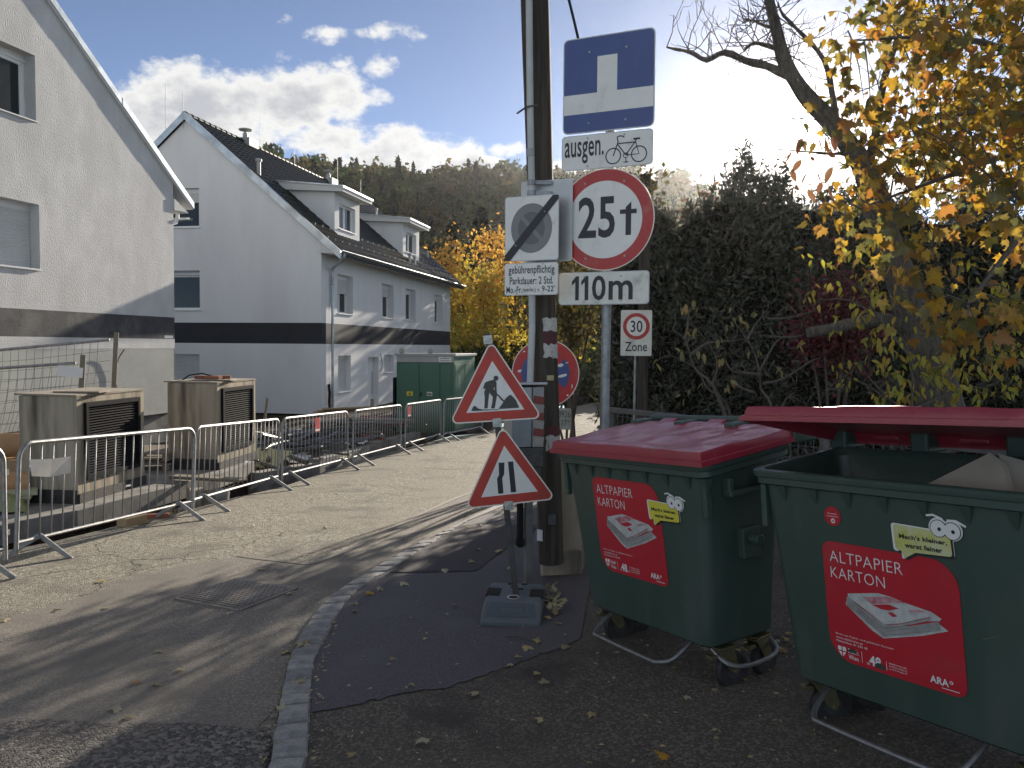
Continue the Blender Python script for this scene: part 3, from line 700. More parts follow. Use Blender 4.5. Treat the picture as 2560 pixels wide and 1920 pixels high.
for z in (3.9, 1.9, -.1): MB().lathe([(.062, -.02), (.062, .02)], 12, (.69, -.085, z)).build('pipe_clip', GALV, h2)
# dormers
for a, b_, dp in DORM:
    zb, zt = rz(dp) + .02, 7.32
    back = lambda z: (z - 5.45) / .85 + .1
    m = MB(); vs, fs = tri_poly([(a, zb), (b_, zb), (b_, zt), (a, zt)], [hole(a + .40, b_ - .42, 6.08, 6.98)])
    m.v = [(x, dp, z) for x, z in vs]; m.f = fs
    hx = hole(a + .40, b_ - .42, 6.08, 6.98)
    for i in range(4):
        (p, q), (r_, s_) = hx[i], hx[(i + 1) % 4]; m.add([(p, dp, q), (r_, dp, s_), (r_, dp + .22, s_), (p, dp + .22, q)], [(0, 1, 2, 3)])
    for x in (a, b_): m.add([(x, dp, zb), (x, dp, zt), (x, back(zt + .1), zt + .1)], [(0, 1, 2)])
    dm = m.build('dormer', STUCCO2, h2, fix=False)
    m = MB(); yb = back(zt + .42) + .1
    top = [(a - .25, dp - .42, zt + .12), (b_ + .25, dp - .42, zt + .12), (b_ + .25, yb, zt + .42), (a - .25, yb, zt + .42)]
    bot = [(x, y, z - .17 if y < dp else z - .3) for x, y, z in top]
    m.add(bot + top, [(3, 2, 1, 0), (4, 5, 6, 7), (0, 1, 5, 4), (1, 2, 6, 5), (2, 3, 7, 6), (3, 0, 4, 7)]); m.build('dormer_roof', SOFF, dm)
    m = MB(); m.box(((a + b_) / 2, dp - .43, zt + .12), (b_ - a + .56, .06, .07)); m.box((a - .26, (dp - .42 + yb) / 2, zt + .29), (.05, .03, .03)); m.bar((a - .27, dp - .42, zt + .14), (a - .27, yb, zt + .44), .05, .05); m.build('zinc_edge', ZINC, dm)
    PD = lambda x, z, d, q=dp: (x, q + d, z)
    window(PD, a + .40, b_ - .42, 6.08, 6.98, .2, dm, shut=0, boxh=.0, split=True)
# roof pipes, vents and rods
for x, y, h, r_, cap in ((.55, 2.55, .5, .07, .11), (9.3, .05, .33, .06, .1), (10.0, .05, .28, .06, .09), (13.4, 3.2, .4, .06, .1), (15.0, 1.0, .3, .06, .09)):
    z = rz(y); v = MB().lathe([(r_, -.1), (r_, h), (cap, h + .01), (cap, h + .09), (.02, h + .12)], 14, (x, y, z)).build('vent_pipe', TRGREY, roof, smooth=True)
for x, y in ((4.0, 4.9), (11.7, 4.9)):
    z = rz(4.95) - .05; v = MB().box((x, y, z + .06), (.7, .55, .32)).lathe([(.10, .2), (.10, .40), (.06, .42), (.05, .50), (.24, .52), (.26, .56), (.05, .62)], 16, (x - .15, y, z)).build('chimney', TRGREY, roof)
for x, y, h in ((-.2, 5.6, 1.05), (-.1, 5.0, .8), (5.0, 4.9, 1.35), (8.0, 4.9, .7), (12.6, 4.9, 1.3), (15.6, 4.9, .9)):
    MB().tube([(x, y, rz(4.4)), (x + .02, y, rz(4.95) + h)], .011, 5).build('lightning_rod', GALV, roof)
m = MB()
for k in range(26):
    x = .2 + k * .6
    for row, y in enumerate((-.15, .45)):
        if any(a < x < b_ and y > dp - .1 for a, b_, dp in DORM): continue
        m.bar((x + row * .3, y, rz(y) + .03), (x + row * .3, y - .02, rz(y) + .16), .03, .012)
m.build('snow_guards', GALV, roof)
MB().tube([(.45, -.06, .5), (.42, -.1, .2), (.46, -.07, -.1), (.40, -.12, -.4)], .05, 8).build('meter_box', BLACKP, h2, smooth=True)
MB().tube([(5.5, -.02, 1.5), (5.62, -.05, 1.1), (5.42, -.06, .8), (5.4, -.03, .75)], .012, 6).build('loose_cable', BLACKP, h2)

# the near house: rough-cast gable seen along the wall
H1A = R(90 - 12.6)
h1 = thing('house', 'nearer pale house with rough plaster gable and silver roof edge, cropped by the frame', 'house', EYE + (Vector((-8.965, 21.8, 0)) - EYE) * .93, (0, 0, H1A)); h1.scale = (.93,) * 3
GW = 18.0; r1 = lambda t: 6.05 - .703 * t
ap = -GW / 2
h1w = [hole(-6.2, -4.58, 6.465, 7.80), hole(-6.2, -4.545, 3.393, 4.735), hole(-11, -9.4, 3.393, 4.735), hole(-11, -9.4, 6.465, 7.80)]
wall_panel(PF, [(-GW, 2.535), (0, 2.535), (0, r1(0)), (ap, r1(ap)), (-GW, r1(0))], h1w, 'gable_wall', STUCCO1, h1, .36)
m = MB(); m.add([(-GW, .0, 1.965), (0, 0, 1.965), (0, 0, 2.535), (-GW, 0, 2.535), (0, 9, 1.965), (0, 9, 2.535)], [(0, 1, 2, 3), (1, 4, 5, 2)]); m.build('band', BAND1, h1, fix=False)
m = MB(); m.add([(-GW, 0, 1.715), (0, 0, 1.715), (0, 0, 1.965), (-GW, 0, 1.965)], [(0, 1, 2, 3)]); m.build('gable_wall', STUCCO1, h1, fix=False)
m = MB(); m.add([(-GW, 0.004, .03), (0, 0.004, .03), (0, 0.004, 1.715), (-GW, 0.004, 1.715), (-GW, .25, .03), (0, .25, .03)], [(0, 1, 2, 3), (0, 4, 5, 1)]); m.build('base_coat', STUCCO1B, h1, fix=False)
m = MB(); m.add([(-GW, .12, -1), (0, .12, -1), (0, .12, .04), (-GW, .12, .04), (0, 9, -1), (0, 9, .04)], [(0, 1, 2, 3), (1, 4, 5, 2)]); m.build('foundation', CONCG, h1, fix=False)
m = MB(); m.add([(0, 0, .03), (0, 9, .03), (0, 9, 1.965), (0, 0, 1.965), (0, 0, 2.535), (0, 9, 2.535), (0, 9, 5.5), (0, 0, 5.5), (-GW, 9, 0), (-GW, 9, 5.5), (ap, 9, 12)], [(0, 1, 2, 3), (4, 5, 6, 7), (1, 8, 9, 10, 6)]); m.build('side_wall', STUCCO2, h1, fix=False)
m = MB(); m.box((-GW / 2, .9, 4.5), (GW - 3.4, .05, 6.5)); m.build('interior', M('dim_room', (.1, .1, .1)), h1)
for h, s_ in zip(h1w, (0, 1, 1, 0)): window(PF, h[0][0], h[1][0], h[0][1], h[2][1], .34, h1, shut=s_)
ov = -.06                                       # verge overhang toward the street
m = MB(); e = .78
rp = lambda t: 6.20 - .703 * t
for a, b_ in (((e), ap), (ap, -GW - e)):
    za = rp(a) if a > ap else rp(2 * ap - a); zb = rp(b_) if b_ >= ap else rp(2 * ap - b_)
    m.add([(a, ov, za), (b_, ov, zb), (b_, 9.3, zb), (a, 9.3, za), (a, ov, za - .16), (b_, ov, zb - .16), (b_, 9.3, zb - .16), (a, 9.3, za - .16)], [(0, 1, 2, 3), (7, 6, 5, 4), (0, 4, 5, 1), (1, 5, 6, 2), (2, 6, 7, 3), (3, 7, 4, 0)])
rf = m.build('roof', SOFF, h1)
m = MB()
for a, b_ in ((e + .05, ap), (ap, -GW - e)):
    za = rp(a) if a > ap else rp(2 * ap - a); zb = rp(b_) if b_ >= ap else rp(2 * ap - b_)
    n = 7
    for k in range(n):
        p, q = a + (b_ - a) * k / n, a + (b_ - a) * (k + 1.01) / n; lp = 0.004 * (k % 2)
        zp, zq = za + (zb - za) * k / n, za + (zb - za) * (k + 1.01) / n
        prof = [(ov - .012 - lp, -.09), (ov - .012 - lp, .08 + lp), (ov + .02, .11 + lp), (ov + .2, .11 + lp), (ov + .2, .02)]
        m.loft([[(t, y, z + dz) for y, dz in prof] for t, z in ((p, zp), (q, zq))], closed=False)
m.build('verge_trim', ZINC, rf, fix=False)
m = MB(); m.add([(.0, ov + .04, 5.36), (.53, ov + .04, 5.44), (.56, ov + .04, 5.20), (0, ov + .04, 5.55), (.0, 9, 5.36), (.53, 9, 5.44)], [(0, 1, 5, 4)]); m.prism([(0, 5.36), (.5, 5.38), (.62, 5.25 + .12), (0.0, 5.66)], ov + .02, 9.0); m.build('eave_box', SOFF, rf)
m = MB()
rg = [[(.68 + .08 * math.cos(a), y, 5.26 + .08 * math.sin(a)) for a in [math.pi + math.pi * j / 8 for j in range(9)]] for y in (ov - .02, 9)]
m.loft(rg, closed=False, cap0=False, cap1=False); m.build('gutter', ZINC, rf, smooth=True, fix=False)
MB().tube([(.05, .15, 5.0), (.12, .15, 5.02), (.26, .1, 5.08), (.32, .1, 5.2), (.32, .1, 5.34)], .05, 10).build('downpipe', WHITEPVC, h1, smooth=True)
MB().tube([(-2.3, -.03, .35), (-2.28, -.04, .7), (-2.38, -.03, 1.1), (-2.25, -.06, 1.5), (-2.1, -.1, 1.7)], .012, 5).build('loose_cable', BLACKP, h1)
MB().box((-.25, -.0, 2.02), (.35, .004, .07)).build('flaked_paint', STUCCO2, h1)

# ------------------------------------------------------------------ building site: slab, beam, heat-pump boxes
def atz(u, v, z):
    d = ray(u, v); return EYE + d * ((z - EYE.z) / d.z)
slab_e = [atz(u, v, -.14) for u, v in ((42, 1303), (194, 1275), (414, 1219), (545, 1184))]
sl_pts = [(slab_e[0].x - .8, slab_e[0].y - 2.6)] + [(p.x, p.y) for p in slab_e] + [(slab_e[-1].x + .12, 13.9), (-7.2, 14.8), (-14, 13), (-14, 6)]
m = MB(); n = len(sl_pts); m.v = [(x, y, z) for z in (-.14, -.37) for x, y in sl_pts]
m.f = [tuple(range(n))] + [(i, n + i, n + (i + 1) % n, (i + 1) % n) for i in range(n)]
m.build('concrete_slab', CONCG, kind='structure', bevel=.01)
ib = MB(); ip = [(x - .05, y - .02) for x, y in sl_pts]; ib.v = [(x, y, z) for z in (-.36, -1.3) for x, y in ip]; ib.f = [(i, n + i, n + (i + 1) % n, (i + 1) % n) for i in range(n)]
ib.build('soil_bank', EARTH, kind='structure')
bm_pts = [Vector((slab_e[-1].x + .15, 13.7)), Vector((-3.72, 15.4)), Vector((-3.1, 18.2)), Vector((-2.45, 21))]
m = MB()
for a, b in zip(bm_pts, bm_pts[1:]): m.bar((a.x, a.y, -.62), (b.x, b.y, -.68), .22, .62)
m.build('foundation_beam', CONCG, kind='structure', bevel=.008)

def vent_box(loc, wid, dep, h, label):
    t = thing('air_shaft', label, 'ventilation box', loc, (0, 0, R(-6)), 'concrete ventilation boxes on the slab')
    # local: near face y=0 (x -wid..0), grille face x=0 (y 0..dep)
    th = .09; gy0, gy1, gz0, gz1 = .14, dep - .14, .27, h - .09
    m = MB(); m.box((-wid / 2, .045, h / 2), (wid, .09, h)); m.box((-wid / 2, dep - .045, h / 2), (wid, .09, h)); m.box((-wid + .045, dep / 2, h / 2), (.09, dep - .18, h))
    P = lambda a, b, d: (-d, a, b)
    m.box((-.045, dep / 2, gz0 / 2), (.09, dep - .18, gz0)); m.box((-.045, dep / 2, (gz1 + h) / 2), (.09, dep - .18, h - gz1))
    m.box((-.045, (.09 + gy0) / 2, (gz0 + gz1) / 2), (.09, gy0 - .09, gz1 - gz0)); m.box((-.045, (dep - .09 + gy1) / 2, (gz0 + gz1) / 2), (.09, dep - .09 - gy1, gz1 - gz0))
    m.build('casing', CONC, t, bevel=.006)
    m = MB(); m.box((-wid / 2 - .02, dep / 2, h + .013), (wid + .06, dep + .03, .022), rot=Matrix.Rotation(R(.8), 3, 'Y')); m.build('lid_board', TIMBERG, t)
    m = MB(); m.box((-wid / 2 + .16, dep * .3, h + .036), (wid * .75, .34, .018), rot=Matrix.Rotation(R(9), 3, 'Z')); m.build('lid_board', TIMBERG, t)
    m = MB(); f = .055
    m.box((.012, dep / 2, gz0 + f / 2), (.05, gy1 - gy0, f)); m.box((.012, dep / 2, gz1 - f / 2), (.05, gy1 - gy0, f))
    m.box((.012, gy0 + f / 2, (gz0 + gz1) / 2), (.05, f, gz1 - gz0 - 2 * f)); m.box((.012, gy1 - f / 2, (gz0 + gz1) / 2), (.05, f, gz1 - gz0 - 2 * f))
    gr = m.build('grille', BLACKP, t, bevel=.003)
    MB().box((-.10, dep / 2, (gz0 + gz1) / 2), (.02, gy1 - gy0, gz1 - gz0)).build('shaft_shade', GAPSHADE, t)  # black panel behind the slats, painted as the shade inside the shaft
    n = 26; sm = MB().box((0, 0, 0), (.046, gy1 - gy0 - 2 * f, .006), rot=Matrix.Rotation(R(38), 3, 'Y')).mesh('slat', BLACKP)
    for k in range(n):
        o = bpy.data.objects.new('slat', sm); COL.objects.link(o); o.parent = gr; o.location = (.002, dep / 2, gz0 + f + (gz1 - gz0 - 2 * f) * (k + .5) / n)
    m = MB(); m.box((-wid / 2, -.012, .085), (wid + .02, .03, .17)); m.box((.012, dep / 2, .06), (.03, dep, .12)); m.build('bitumen_coating', M('bitumen', (.025, .024, .023), .8, 0, (.05, .047, .044), 8, (30, .5, .01)), t)
    return t
b1 = vent_box((-5.35, 10.05, -.14), .76, 1.5, 1.33, 'nearer concrete ventilation box with black louvre grille on the slab')
b2 = vent_box((-4.63, 12.85, -.14), .82, 1.45, 1.37, 'farther concrete ventilation box with two bricks on its lid')
for k, (dx, dy, rz_) in enumerate(((-.5, .55, .1), (-.26, .42, -.2), (-.2, .62, .3))):
    o = MB().box((0, 0, 0), (.25, .12, .07)).build('brick', BRICK, bevel=.004); T = Matrix.Rotation(R(-6), 4, 'Z') @ Vector((dx, dy, 0))
    o.location = (-4.63 + T.x, 12.85 + T.y, -.14 + 1.37 + .062); o.rotation_euler = (0, 0, rz_)
    tag(o, 'red brick lying on the lid of the farther ventilation box', 'brick', 'bricks on the ventilation box')
o = MB().tube([(-.3, 0, 0), (-.2, .02, .08), (0, .05, .11), (.2, .05, .06), (.32, 0, .01)], .012, 6).build('hose', BLACKP, smooth=True); o.location = (-5.05, 13.3, 1.255)
tag(o, 'short black cable loop on the farther ventilation box', 'cable')

# ------------------------------------------------------------------ crowd barriers
Rp = [(-4.344, 7.398), (-3.909, 9.53), (-3.645, 12.28), (-3.12, 15.02), (-2.5, 17.82), (-1.86, 20.64), (-.95, 23.2)]
BL = 2.66
def make_barrier():
    t = thing('crowd_barrier', '', 'barrier', group='crowd barriers along the left edge of the street')
    H_, zr, r = 1.05, .17, .02; rc = .14
    path = [(0, 0, .07), (0, 0, H_ - rc)] + [(rc - rc * math.cos(a), 0, H_ - rc + rc * math.sin(a)) for a in (.35, .7, 1.05, 1.4)] + [(rc, 0, H_), (BL - rc, 0, H_)] + [(BL - rc + rc * math.sin(a), 0, H_ - rc + rc * math.cos(a)) for a in (.35, .7, 1.05, 1.4)] + [(BL, 0, H_ - rc), (BL, 0, .07)]
    MB().tube(path, r, 8).build('frame', GALV, t, smooth=True)
    MB().tube([(0, 0, zr), (BL, 0, zr)], .017, 8).build('bottom_rail', GALV, t, smooth=True)
    bm = MB().tube([(0, 0, zr), (0, 0, H_)], .0075, 6).mesh('bar', GALV, True); n = 18
    for k in range(n):
        o = bpy.data.objects.new('bar', bm); COL.objects.link(o); o.parent = t; o.location = (.12 + (BL - .24) * k / (n - 1), 0, 0)
    for x in (.27, BL - .27):
        for s in (-1, 1):
            MB().bar((x, 0, zr + .02), (x + .015, s * .33, -.012), .045, .018, up=(1, 0, 0)).build('foot', GALV, t, bevel=.003)
    for x, z in ((BL + .02, .82), (BL + .02, .3)): MB().box((x, 0, z), (.05, .02, .05)).build('hook', GALV, t)
    MB().box((BL * .55, -.014, .5), (.075, .006, .02)).build('nameplate', STICKW, t)
    return t
BLAB = ['nearest full crowd barrier, with a white paper tag tied to its bars',
        'second crowd barrier along the street, in front of the farther ventilation box',
        'third crowd barrier, with a red notice on its bars, before the heap of pipes',
        'fourth crowd barrier, in front of the far end of the pipe heap', 'fifth crowd barrier, standing before the green electrical cabinet',
        'sixth crowd barrier, half hidden by the road works triangle', 'farthest crowd barrier, lowest bars showing behind the road works sign']
proto = make_barrier(); barriers = []
for k in range(-1, 6):
    if k == -1: a, b = Vector((-4.86, 4.55)), Vector((-4.404, 6.715))
    else: a, b = Vector(Rp[k]), Vector(Rp[k + 1])
    d = (b - a).normalized(); mid_off = (BL - .54)
    st = b - d * (mid_off + .27); en = st + d * BL
    o = proto if k == -1 else dup(proto)
    zs, ze = g(*st), g(*en); yaw = math.atan2(d.y, d.x)
    o.location = (st.x, st.y, zs + .012); o.rotation_euler = (R(rnd.uniform(-1.2, 1.2)), -math.asin((ze - zs) / BL), yaw + R(rnd.uniform(-.5, .5)))
    o['label'] = 'crowd barrier at the left frame edge, only its end post showing' if k == -1 else BLAB[k] if k < 5 else BLAB[5]
    barriers.append(o)
def on_barrier(k, name, x, z, w, h, mat, rot=0., tilt=0., y=-.013):
    o = MB().box((0, 0, 0), (w, .003, h), rot=Matrix.Rotation(rot, 3, 'Y')).build(name, mat, barriers[k]); o.location = (x, y, z); return o
tg = MB(); tg.add([(-.24, -.03, -.05), (.0, -.012, -.085), (.24, -.03, -.07), (.25, -.02, .085), (.0, -.026, .085), (-.26, -.015, .10)], [(0, 1, 4, 5), (1, 2, 3, 4)])
o = tg.build('paper_tag', M('tag_foil', (.36, .37, .37), .45, .2, (.46, .46, .46), 8), barriers[1], fix=False); o.location = (.36, 0, .80)
for k, x in ((3, 1.28), (5, .22)):
    o = on_barrier(k, 'notice', x, .88, .2, .24, STICKR); MB().box((0, -.003, -.09), (.18, .002, .03)).build('white_strip', STICKW, o)

# ------------------------------------------------------------------ loose things on the site
def loose(name, mb, mat, loc, rot, label, cat, group=None, bevel=.003, smooth=False):
    o = mb.build(name, mat, bevel=bevel, smooth=smooth); o.location = loc; o.rotation_euler = rot; return tag(o, label, cat, group)
p = G(330, 1312); loose('timber_offcut', MB().box((0, 0, .05), (.14, .30, .10)), TIMBER, (p.x, p.y, p.z), (0, 0, R(-20)), 'pale timber offcut on the asphalt under the nearest barrier', 'timber')
p = G(382, 1295); loose('timber_offcut', MB().box((0, 0, .04), (.36, .09, .08)), BRICK, (p.x, p.y, p.z - .03), (0, 0, R(20)), 'reddish timber offcut beside the trench, right of the pale one', 'timber')
p = G(512, 1252); loose('concrete_block', MB().box((0, 0, .12), (.34, .2, .26)), CONC, (p.x - .1, p.y + .1, p.z - .1), (.1, .05, R(30)), 'broken concrete block under the joint of the first two barriers', 'block', bevel=.02)
p = G(535, 1247); loose('concrete_block', MB().box((0, 0, .1), (.2, .18, .22)), CONCG, (p.x + .1, p.y - .02, p.z - .06), (-.1, .08, R(10)), 'rough grey stone lump beside the broken concrete block', 'block', bevel=.03)
loose('plank', MB().box((0, 0, 0), (1.15, .2, .045)), TIMBERG, (-4.38, 11.75, -.09), (0, 0, R(-14)), 'grey plank with rounded end on the slab between the ventilation boxes', 'plank', bevel=.015)
t = thing('pallet', 'weathered wooden pallet lying on the slab behind the nearer ventilation box', 'pallet', (-6.0, 13.2, -.14), (0, 0, R(8)))
for k in range(7): MB().box((0, -.5 + k * .165, .27), (1.2, .11, .022)).build('board', TIMBERG, t, bevel=.002)
for x in (-.53, 0, .53): MB().box((x, 0, .205), (.1, 1.1, .1)).build('bearer', TIMBERG, t)
for k in range(5): MB().box((0, -.5 + k * .25, .1), (1.2, .11, .022)).build('board', TIMBERG, t, bevel=.002)
for x in (-.53, .53): MB().box((x, 0, .05), (.1, 1.1, .09)).build('bearer', TIMBERG, t)
# left edge: clay pipe, squared timbers, insulation, sack
loose('clay_pipe', MB().lathe([(.0, -.75), (.17, -.75), (.17, .6), (.2, .61), (.2, .75), (.16, .75)], 18, axis='X'), PIPEOR, (-7.15, 11.3, .42), (0, 0, R(12)), 'orange clay pipe lying on top of the timber stack at the left edge', 'pipe', bevel=0, smooth=True)
for k, (x, y, z, L_) in enumerate(((-7.2, 11.2, .14, 2.2), (-7.25, 11.45, .15, 2.2), (-7.1, 10.95, -.02, 2.0), (-7.1, 11.3, -.03, 2.1))):
    loose('squared_timber', MB().box((0, 0, 0), (L_, .2, .16)), TIMBER, (x, y, z), (0, 0, R(10 + k)), 'squared timber stacked left of the nearer ventilation box', 'timber', 'timbers stacked at the left edge')
loose('clay_pipe', MB().lathe([(.0, -.6), (.15, -.6), (.15, .6), (.0, .6)], 18, axis='X'), PIPEOR, (-6.55, 9.95, .10), (0, 0, R(18)), 'orange pipe end lying low beside the nearer ventilation box', 'pipe', bevel=0, smooth=True)
m = MB(); n = 9
for j in range(5):
    m.v += [(.95 * (i / (n - 1) - .5), .5 * (j / 4 - .5), .24 * (1 - (2 * i / (n - 1) - 1) ** 4) * (1 - .8 * (j / 2 - 1) ** 2) + rnd.uniform(-.03, .03)) for i in range(n)]
m.f = [(j * n + i, j * n + i + 1, (j + 1) * n + i + 1, (j + 1) * n + i) for j in range(4) for i in range(n - 1)]
loose('plastic_sack', m, SACK, (-6.15, 9.45, -.13), (.1, .0, R(35)), 'crumpled green plastic sack at the foot of the nearer ventilation box', 'sack', bevel=0, smooth=True)
for k in range(4): loose('insulation_board', MB().box((0, 0, 0), (.9, .5, .035)), INSUL, (-6.4 + .05 * k, 9.85, -.1 + .045 * k), (.02 * k, 0, R(12 + 6 * k)), 'pale insulation board in the small stack beside the sack', 'board', 'insulation boards beside the green sack')
# wire fence panels leaning behind the nearer box
def fence_panel(a, b, z0, h, bend, label):
    a, b = Vector(a), Vector(b); t = thing('mesh_fence', label, 'fence', (a.x, a.y, 0), (0, 0, math.atan2(b.y - a.y, b.x - a.x)))
    L_ = (b - a).length; dz = b.z - a.z
    MB().tube([(0, 0, a.z + h), (L_, 0, b.z + h)], .022, 8).build('top_rail', GALV, t, smooth=True)
    MB().bar((L_, 0, b.z - .1), (L_ + .1, 0, b.z + h + .12), .07, .03, up=(0, 1, 0)).build('post', TIMBERG, t)
    m = MB()
    for k in range(int(L_ / .11)):
        x = k * .11; z = a.z + dz * x / L_; m.tube([(x + bend * (1 - f) ** 2, .02 * math.sin(k + f * 4), z + h * f) for f in (0, .25, .5, .75, 1)], .0032, 4, cap=False)
    for k in range(int(h / .16)):
        m.tube([(x * L_ / 6, .02 * math.sin(x), a.z + dz * x / 6 + k * .16 + .012 * math.sin(x * 2 + k)) for x in range(7)], .0032, 4, cap=False)
    m.build('wire_mesh', GALV, t, kind='stuff', fix=False); return t
fence_panel((-9.6, 12.0, -.1), (-6.45, 13.1, .28), 0, 1.62, -.35, 'tall leaning wire mesh fence panel behind the nearer ventilation box')
fence_panel((-8.9, 11.2, -.1), (-6.45, 12.1, .1), 0, 1.45, -.3, 'lower wire mesh fence panel in front of the tall leaning one')
o = MB().box((0, 0, 0), (.34, .01, .15)).build('panel_tag', STICKW); o.location = (-6.5, 12.05, 1.42); o.rotation_euler = (0, .1, R(20)); tag(o, 'small white plastic tag hanging on the leaning wire fence', 'tag')

# heap of black conduits, rods and rubble behind the third and fourth barrier
hp = lambda s_, t_: Vector((-4.15, 14.2)).lerp(Vector((-2.75, 19.2)), s_) + Vector((-1, .28)) * t_
m = MB(); nx, ny = 26, 14
for i in range(nx):
    for j in range(ny):
        s_, t_ = i / (nx - 1), .1 + 3.6 * j / (ny - 1); q = hp(s_, t_)
        hgt = .50 * math.sin(math.pi * min(1, max(0, (s_ + .02) / 1.05))) ** .6 * math.exp(-((t_ - 1.5) / 1.3) ** 2)
        m.v.append((q.x, q.y, -.58 + hgt + rnd.uniform(-.06, .08)))
m.f = [(i * ny + j, i * ny + j + 1, (i + 1) * ny + j + 1, (i + 1) * ny + j) for i in range(nx - 1) for j in range(ny - 1)]
rub = m.build('rubble', M('rubble', (.10, .09, .08), .95, 0, (.045, .04, .036), 5, (18, .8, .04), col3=(.18, .165, .145), vs3=9), kind='stuff')
for k in range(64):
    s_, t_ = rnd.uniform(.05, .95), rnd.uniform(.35, 2.6); q = hp(s_, t_); L_ = rnd.uniform(1.2, 3.2); r_ = rnd.choice((.022, .03, .045, .045))
    a = rnd.gauss(R(70), .5); h = .34 * math.sin(math.pi * s_) ** .6 * math.exp(-((t_ - 1.4) / 1.2) ** 2)
    sag = rnd.uniform(-.12, .05)
    o = MB().tube([(-L_ / 2, 0, 0), (-L_ / 5, .03, sag * .6), (L_ / 6, -.02, sag), (L_ / 2, .02, -.04)], r_, 7).build('conduit', PIPEBLK, smooth=True)
    o.location = (q.x, q.y, -.5 + h + .03 + .10 * (k / 64) + rnd.uniform(0, .1)); o.rotation_euler = (0, rnd.gauss(0, .06), a)
    tag(o, 'black plastic conduit lying in the tangled heap behind the barriers', 'conduit', 'conduits in the heap behind the barriers')
for k, (s_, t_, w_, d_, a, l) in enumerate(((.12, .5, .75, .55, .5, 'yellowish insulation board tipped up at the near end of the conduit heap'), (.45, .32, 1.1, .5, .05, 'long pale board lying flat before the conduit heap'), (.3, .45, .5, .35, .2, 'bent light sheet lying between the two pale boards'), (.62, .35, .6, .4, .12, 'small pale sheet at the far end of the boards'))):
    q = hp(s_, t_); loose('board', MB().box((0, 0, 0), (d_, w_, .03)), INSUL if k != 2 else STICKW, (q.x, q.y, -.36 + (.12 if k == 0 else 0)), (rnd.uniform(-.1, .1), -a, R(68 + 9 * k)), l, 'board')
for k in range(10):
    q = hp(rnd.uniform(.15, .8), rnd.uniform(.2, .8)); m = MB(); w_ = rnd.uniform(.12, .3)
    m.add([(-w_, -.08, 0), (0, -.1, .06), (w_, -.07, .01), (w_ * .9, .1, .03), (.02, .12, .09), (-w_, .09, .02)], [(0, 1, 4, 5), (1, 2, 3, 4)])
    loose('plastic_scrap', m, STICKW, (q.x, q.y, -.34), (0, 0, rnd.uniform(0, 6)), 'scrap of white plastic film among the rubble behind the barriers', 'plastic scrap', 'plastic scraps in the rubble', bevel=0)
loose('stake', MB().box((0, 0, .4), (.08, .05, 1.2)), TIMBERG, (-3.5, 17.3 + 3.2, -.5), (0, .0, 0), 'grey wooden stake standing between the pipe heap and the green cabinet', 'stake')
loose('stake', MB().box((0, 0, .4), (.06, .05, 1.1)), TIMBERG, (-6.55, 21.5, -.5), (0, .14, 0), 'slanting wooden stake before the gable of the long house', 'stake')
for k in range(3): loose('plank', MB().box((0, 0, 0), (.24, 2.3, .04)), TIMBER, (-4.3 + .1 * k, 22.6, .02 + .05 * k), (0, .02, R(-70 + 7 * k)), 'plank in the small pile left of the green cabinet', 'plank', 'planks by the green cabinet')
for k in range(9):
    a = rnd.uniform(0, 3); loose('duct_pipe', MB().tube([(-1.1, 0, 0), (1.1, 0, .05)], .04, 8), CONCG if k % 3 else REDW, (-3.6 + rnd.uniform(-.7, .5), 20.4 + rnd.uniform(-1, 1), -.35 + .05 * k), (0, .05, a), 'grey pipe in the lower heap in front of the green cabinet' if k % 3 else 'dark red pipe in the heap in front of the green cabinet', 'pipe', 'pipes before the green cabinet' if k % 3 else 'dark red pipes before the green cabinet', bevel=0, smooth=True)

# green electrical cabinet
tc = thing('electrical_cabinet', 'large green electrical cabinet with grey roof behind the crowd barriers', 'electrical cabinet', (-3.2, 22.7, -.55), (0, 0, R(-12)))
w_, d_, h_ = 1.66, 2.2, 2.12
MB().box((w_ / 2, d_ / 2, h_ / 2), (w_, d_, h_)).build('casing', TRGREEN, tc, bevel=.01)
MB().box((w_ / 2, d_ / 2, h_ + .02), (w_ + .1, d_ + .1, .07)).box((w_ / 2, -.012, h_ - .1), (w_ - .02, .03, .17)).build('roof', TRGREY, tc, bevel=.006)
for k, (x, ww) in enumerate(((.38, .56), (.97, .57), (1.43, .30))):
    dd = MB().box((x, -.015, .98), (ww - .012, .03, 1.8)).build('door', TRGREEN, tc, bevel=.004)
    if k == 0:
        for j in range(9): MB().box((x + .08, -.034, 1.3 + j * .05), (.17, .012, .02)).build('louvre', TRGREEN, dd)
        for j in range(9): MB().box((x + .08, -.034, .35 + j * .05), (.17, .012, .02)).build('louvre', TRGREEN, dd)
    if k == 1: MB().box((x - .25, -.04, 1.06), (.025, .03, .12)).build('handle', BLACKP, dd)
l = MB().box((.40, -.038, 1.07), (.18, .004, .12)).build('warning_label', STICKY, tc)
m = MB(); m.flat([(.36, 1.04), (.44, 1.04), (.40, 1.105)], -.042); m.build('warning_mark', BLACK, l)
l = MB().box((.97, -.038, 1.07), (.15, .004, .11)).build('white_label', STICKW, tc); m = MB(); m.box((.97, -.041, 1.085), (.11, .002, .018)); m.box((.97, -.041, 1.05), (.12, .002, .03)); m.build('print', BLACK, l)
l = MB().box((1.4, -.03, h_ - .1), (.36, .006, .14)).build('nameplate', STICKW, tc); m = MB(); m.box((1.32, -.035, h_ - .07), (.1, .002, .02)); m.box((1.48, -.035, h_ - .07), (.1, .002, .02)); m.flat(circ(1.4, h_ - .07, .024, 12), -.035); m.box((1.4, -.035, h_ - .13), (.28, .002, .014)); m.build('print', GREYS, l)
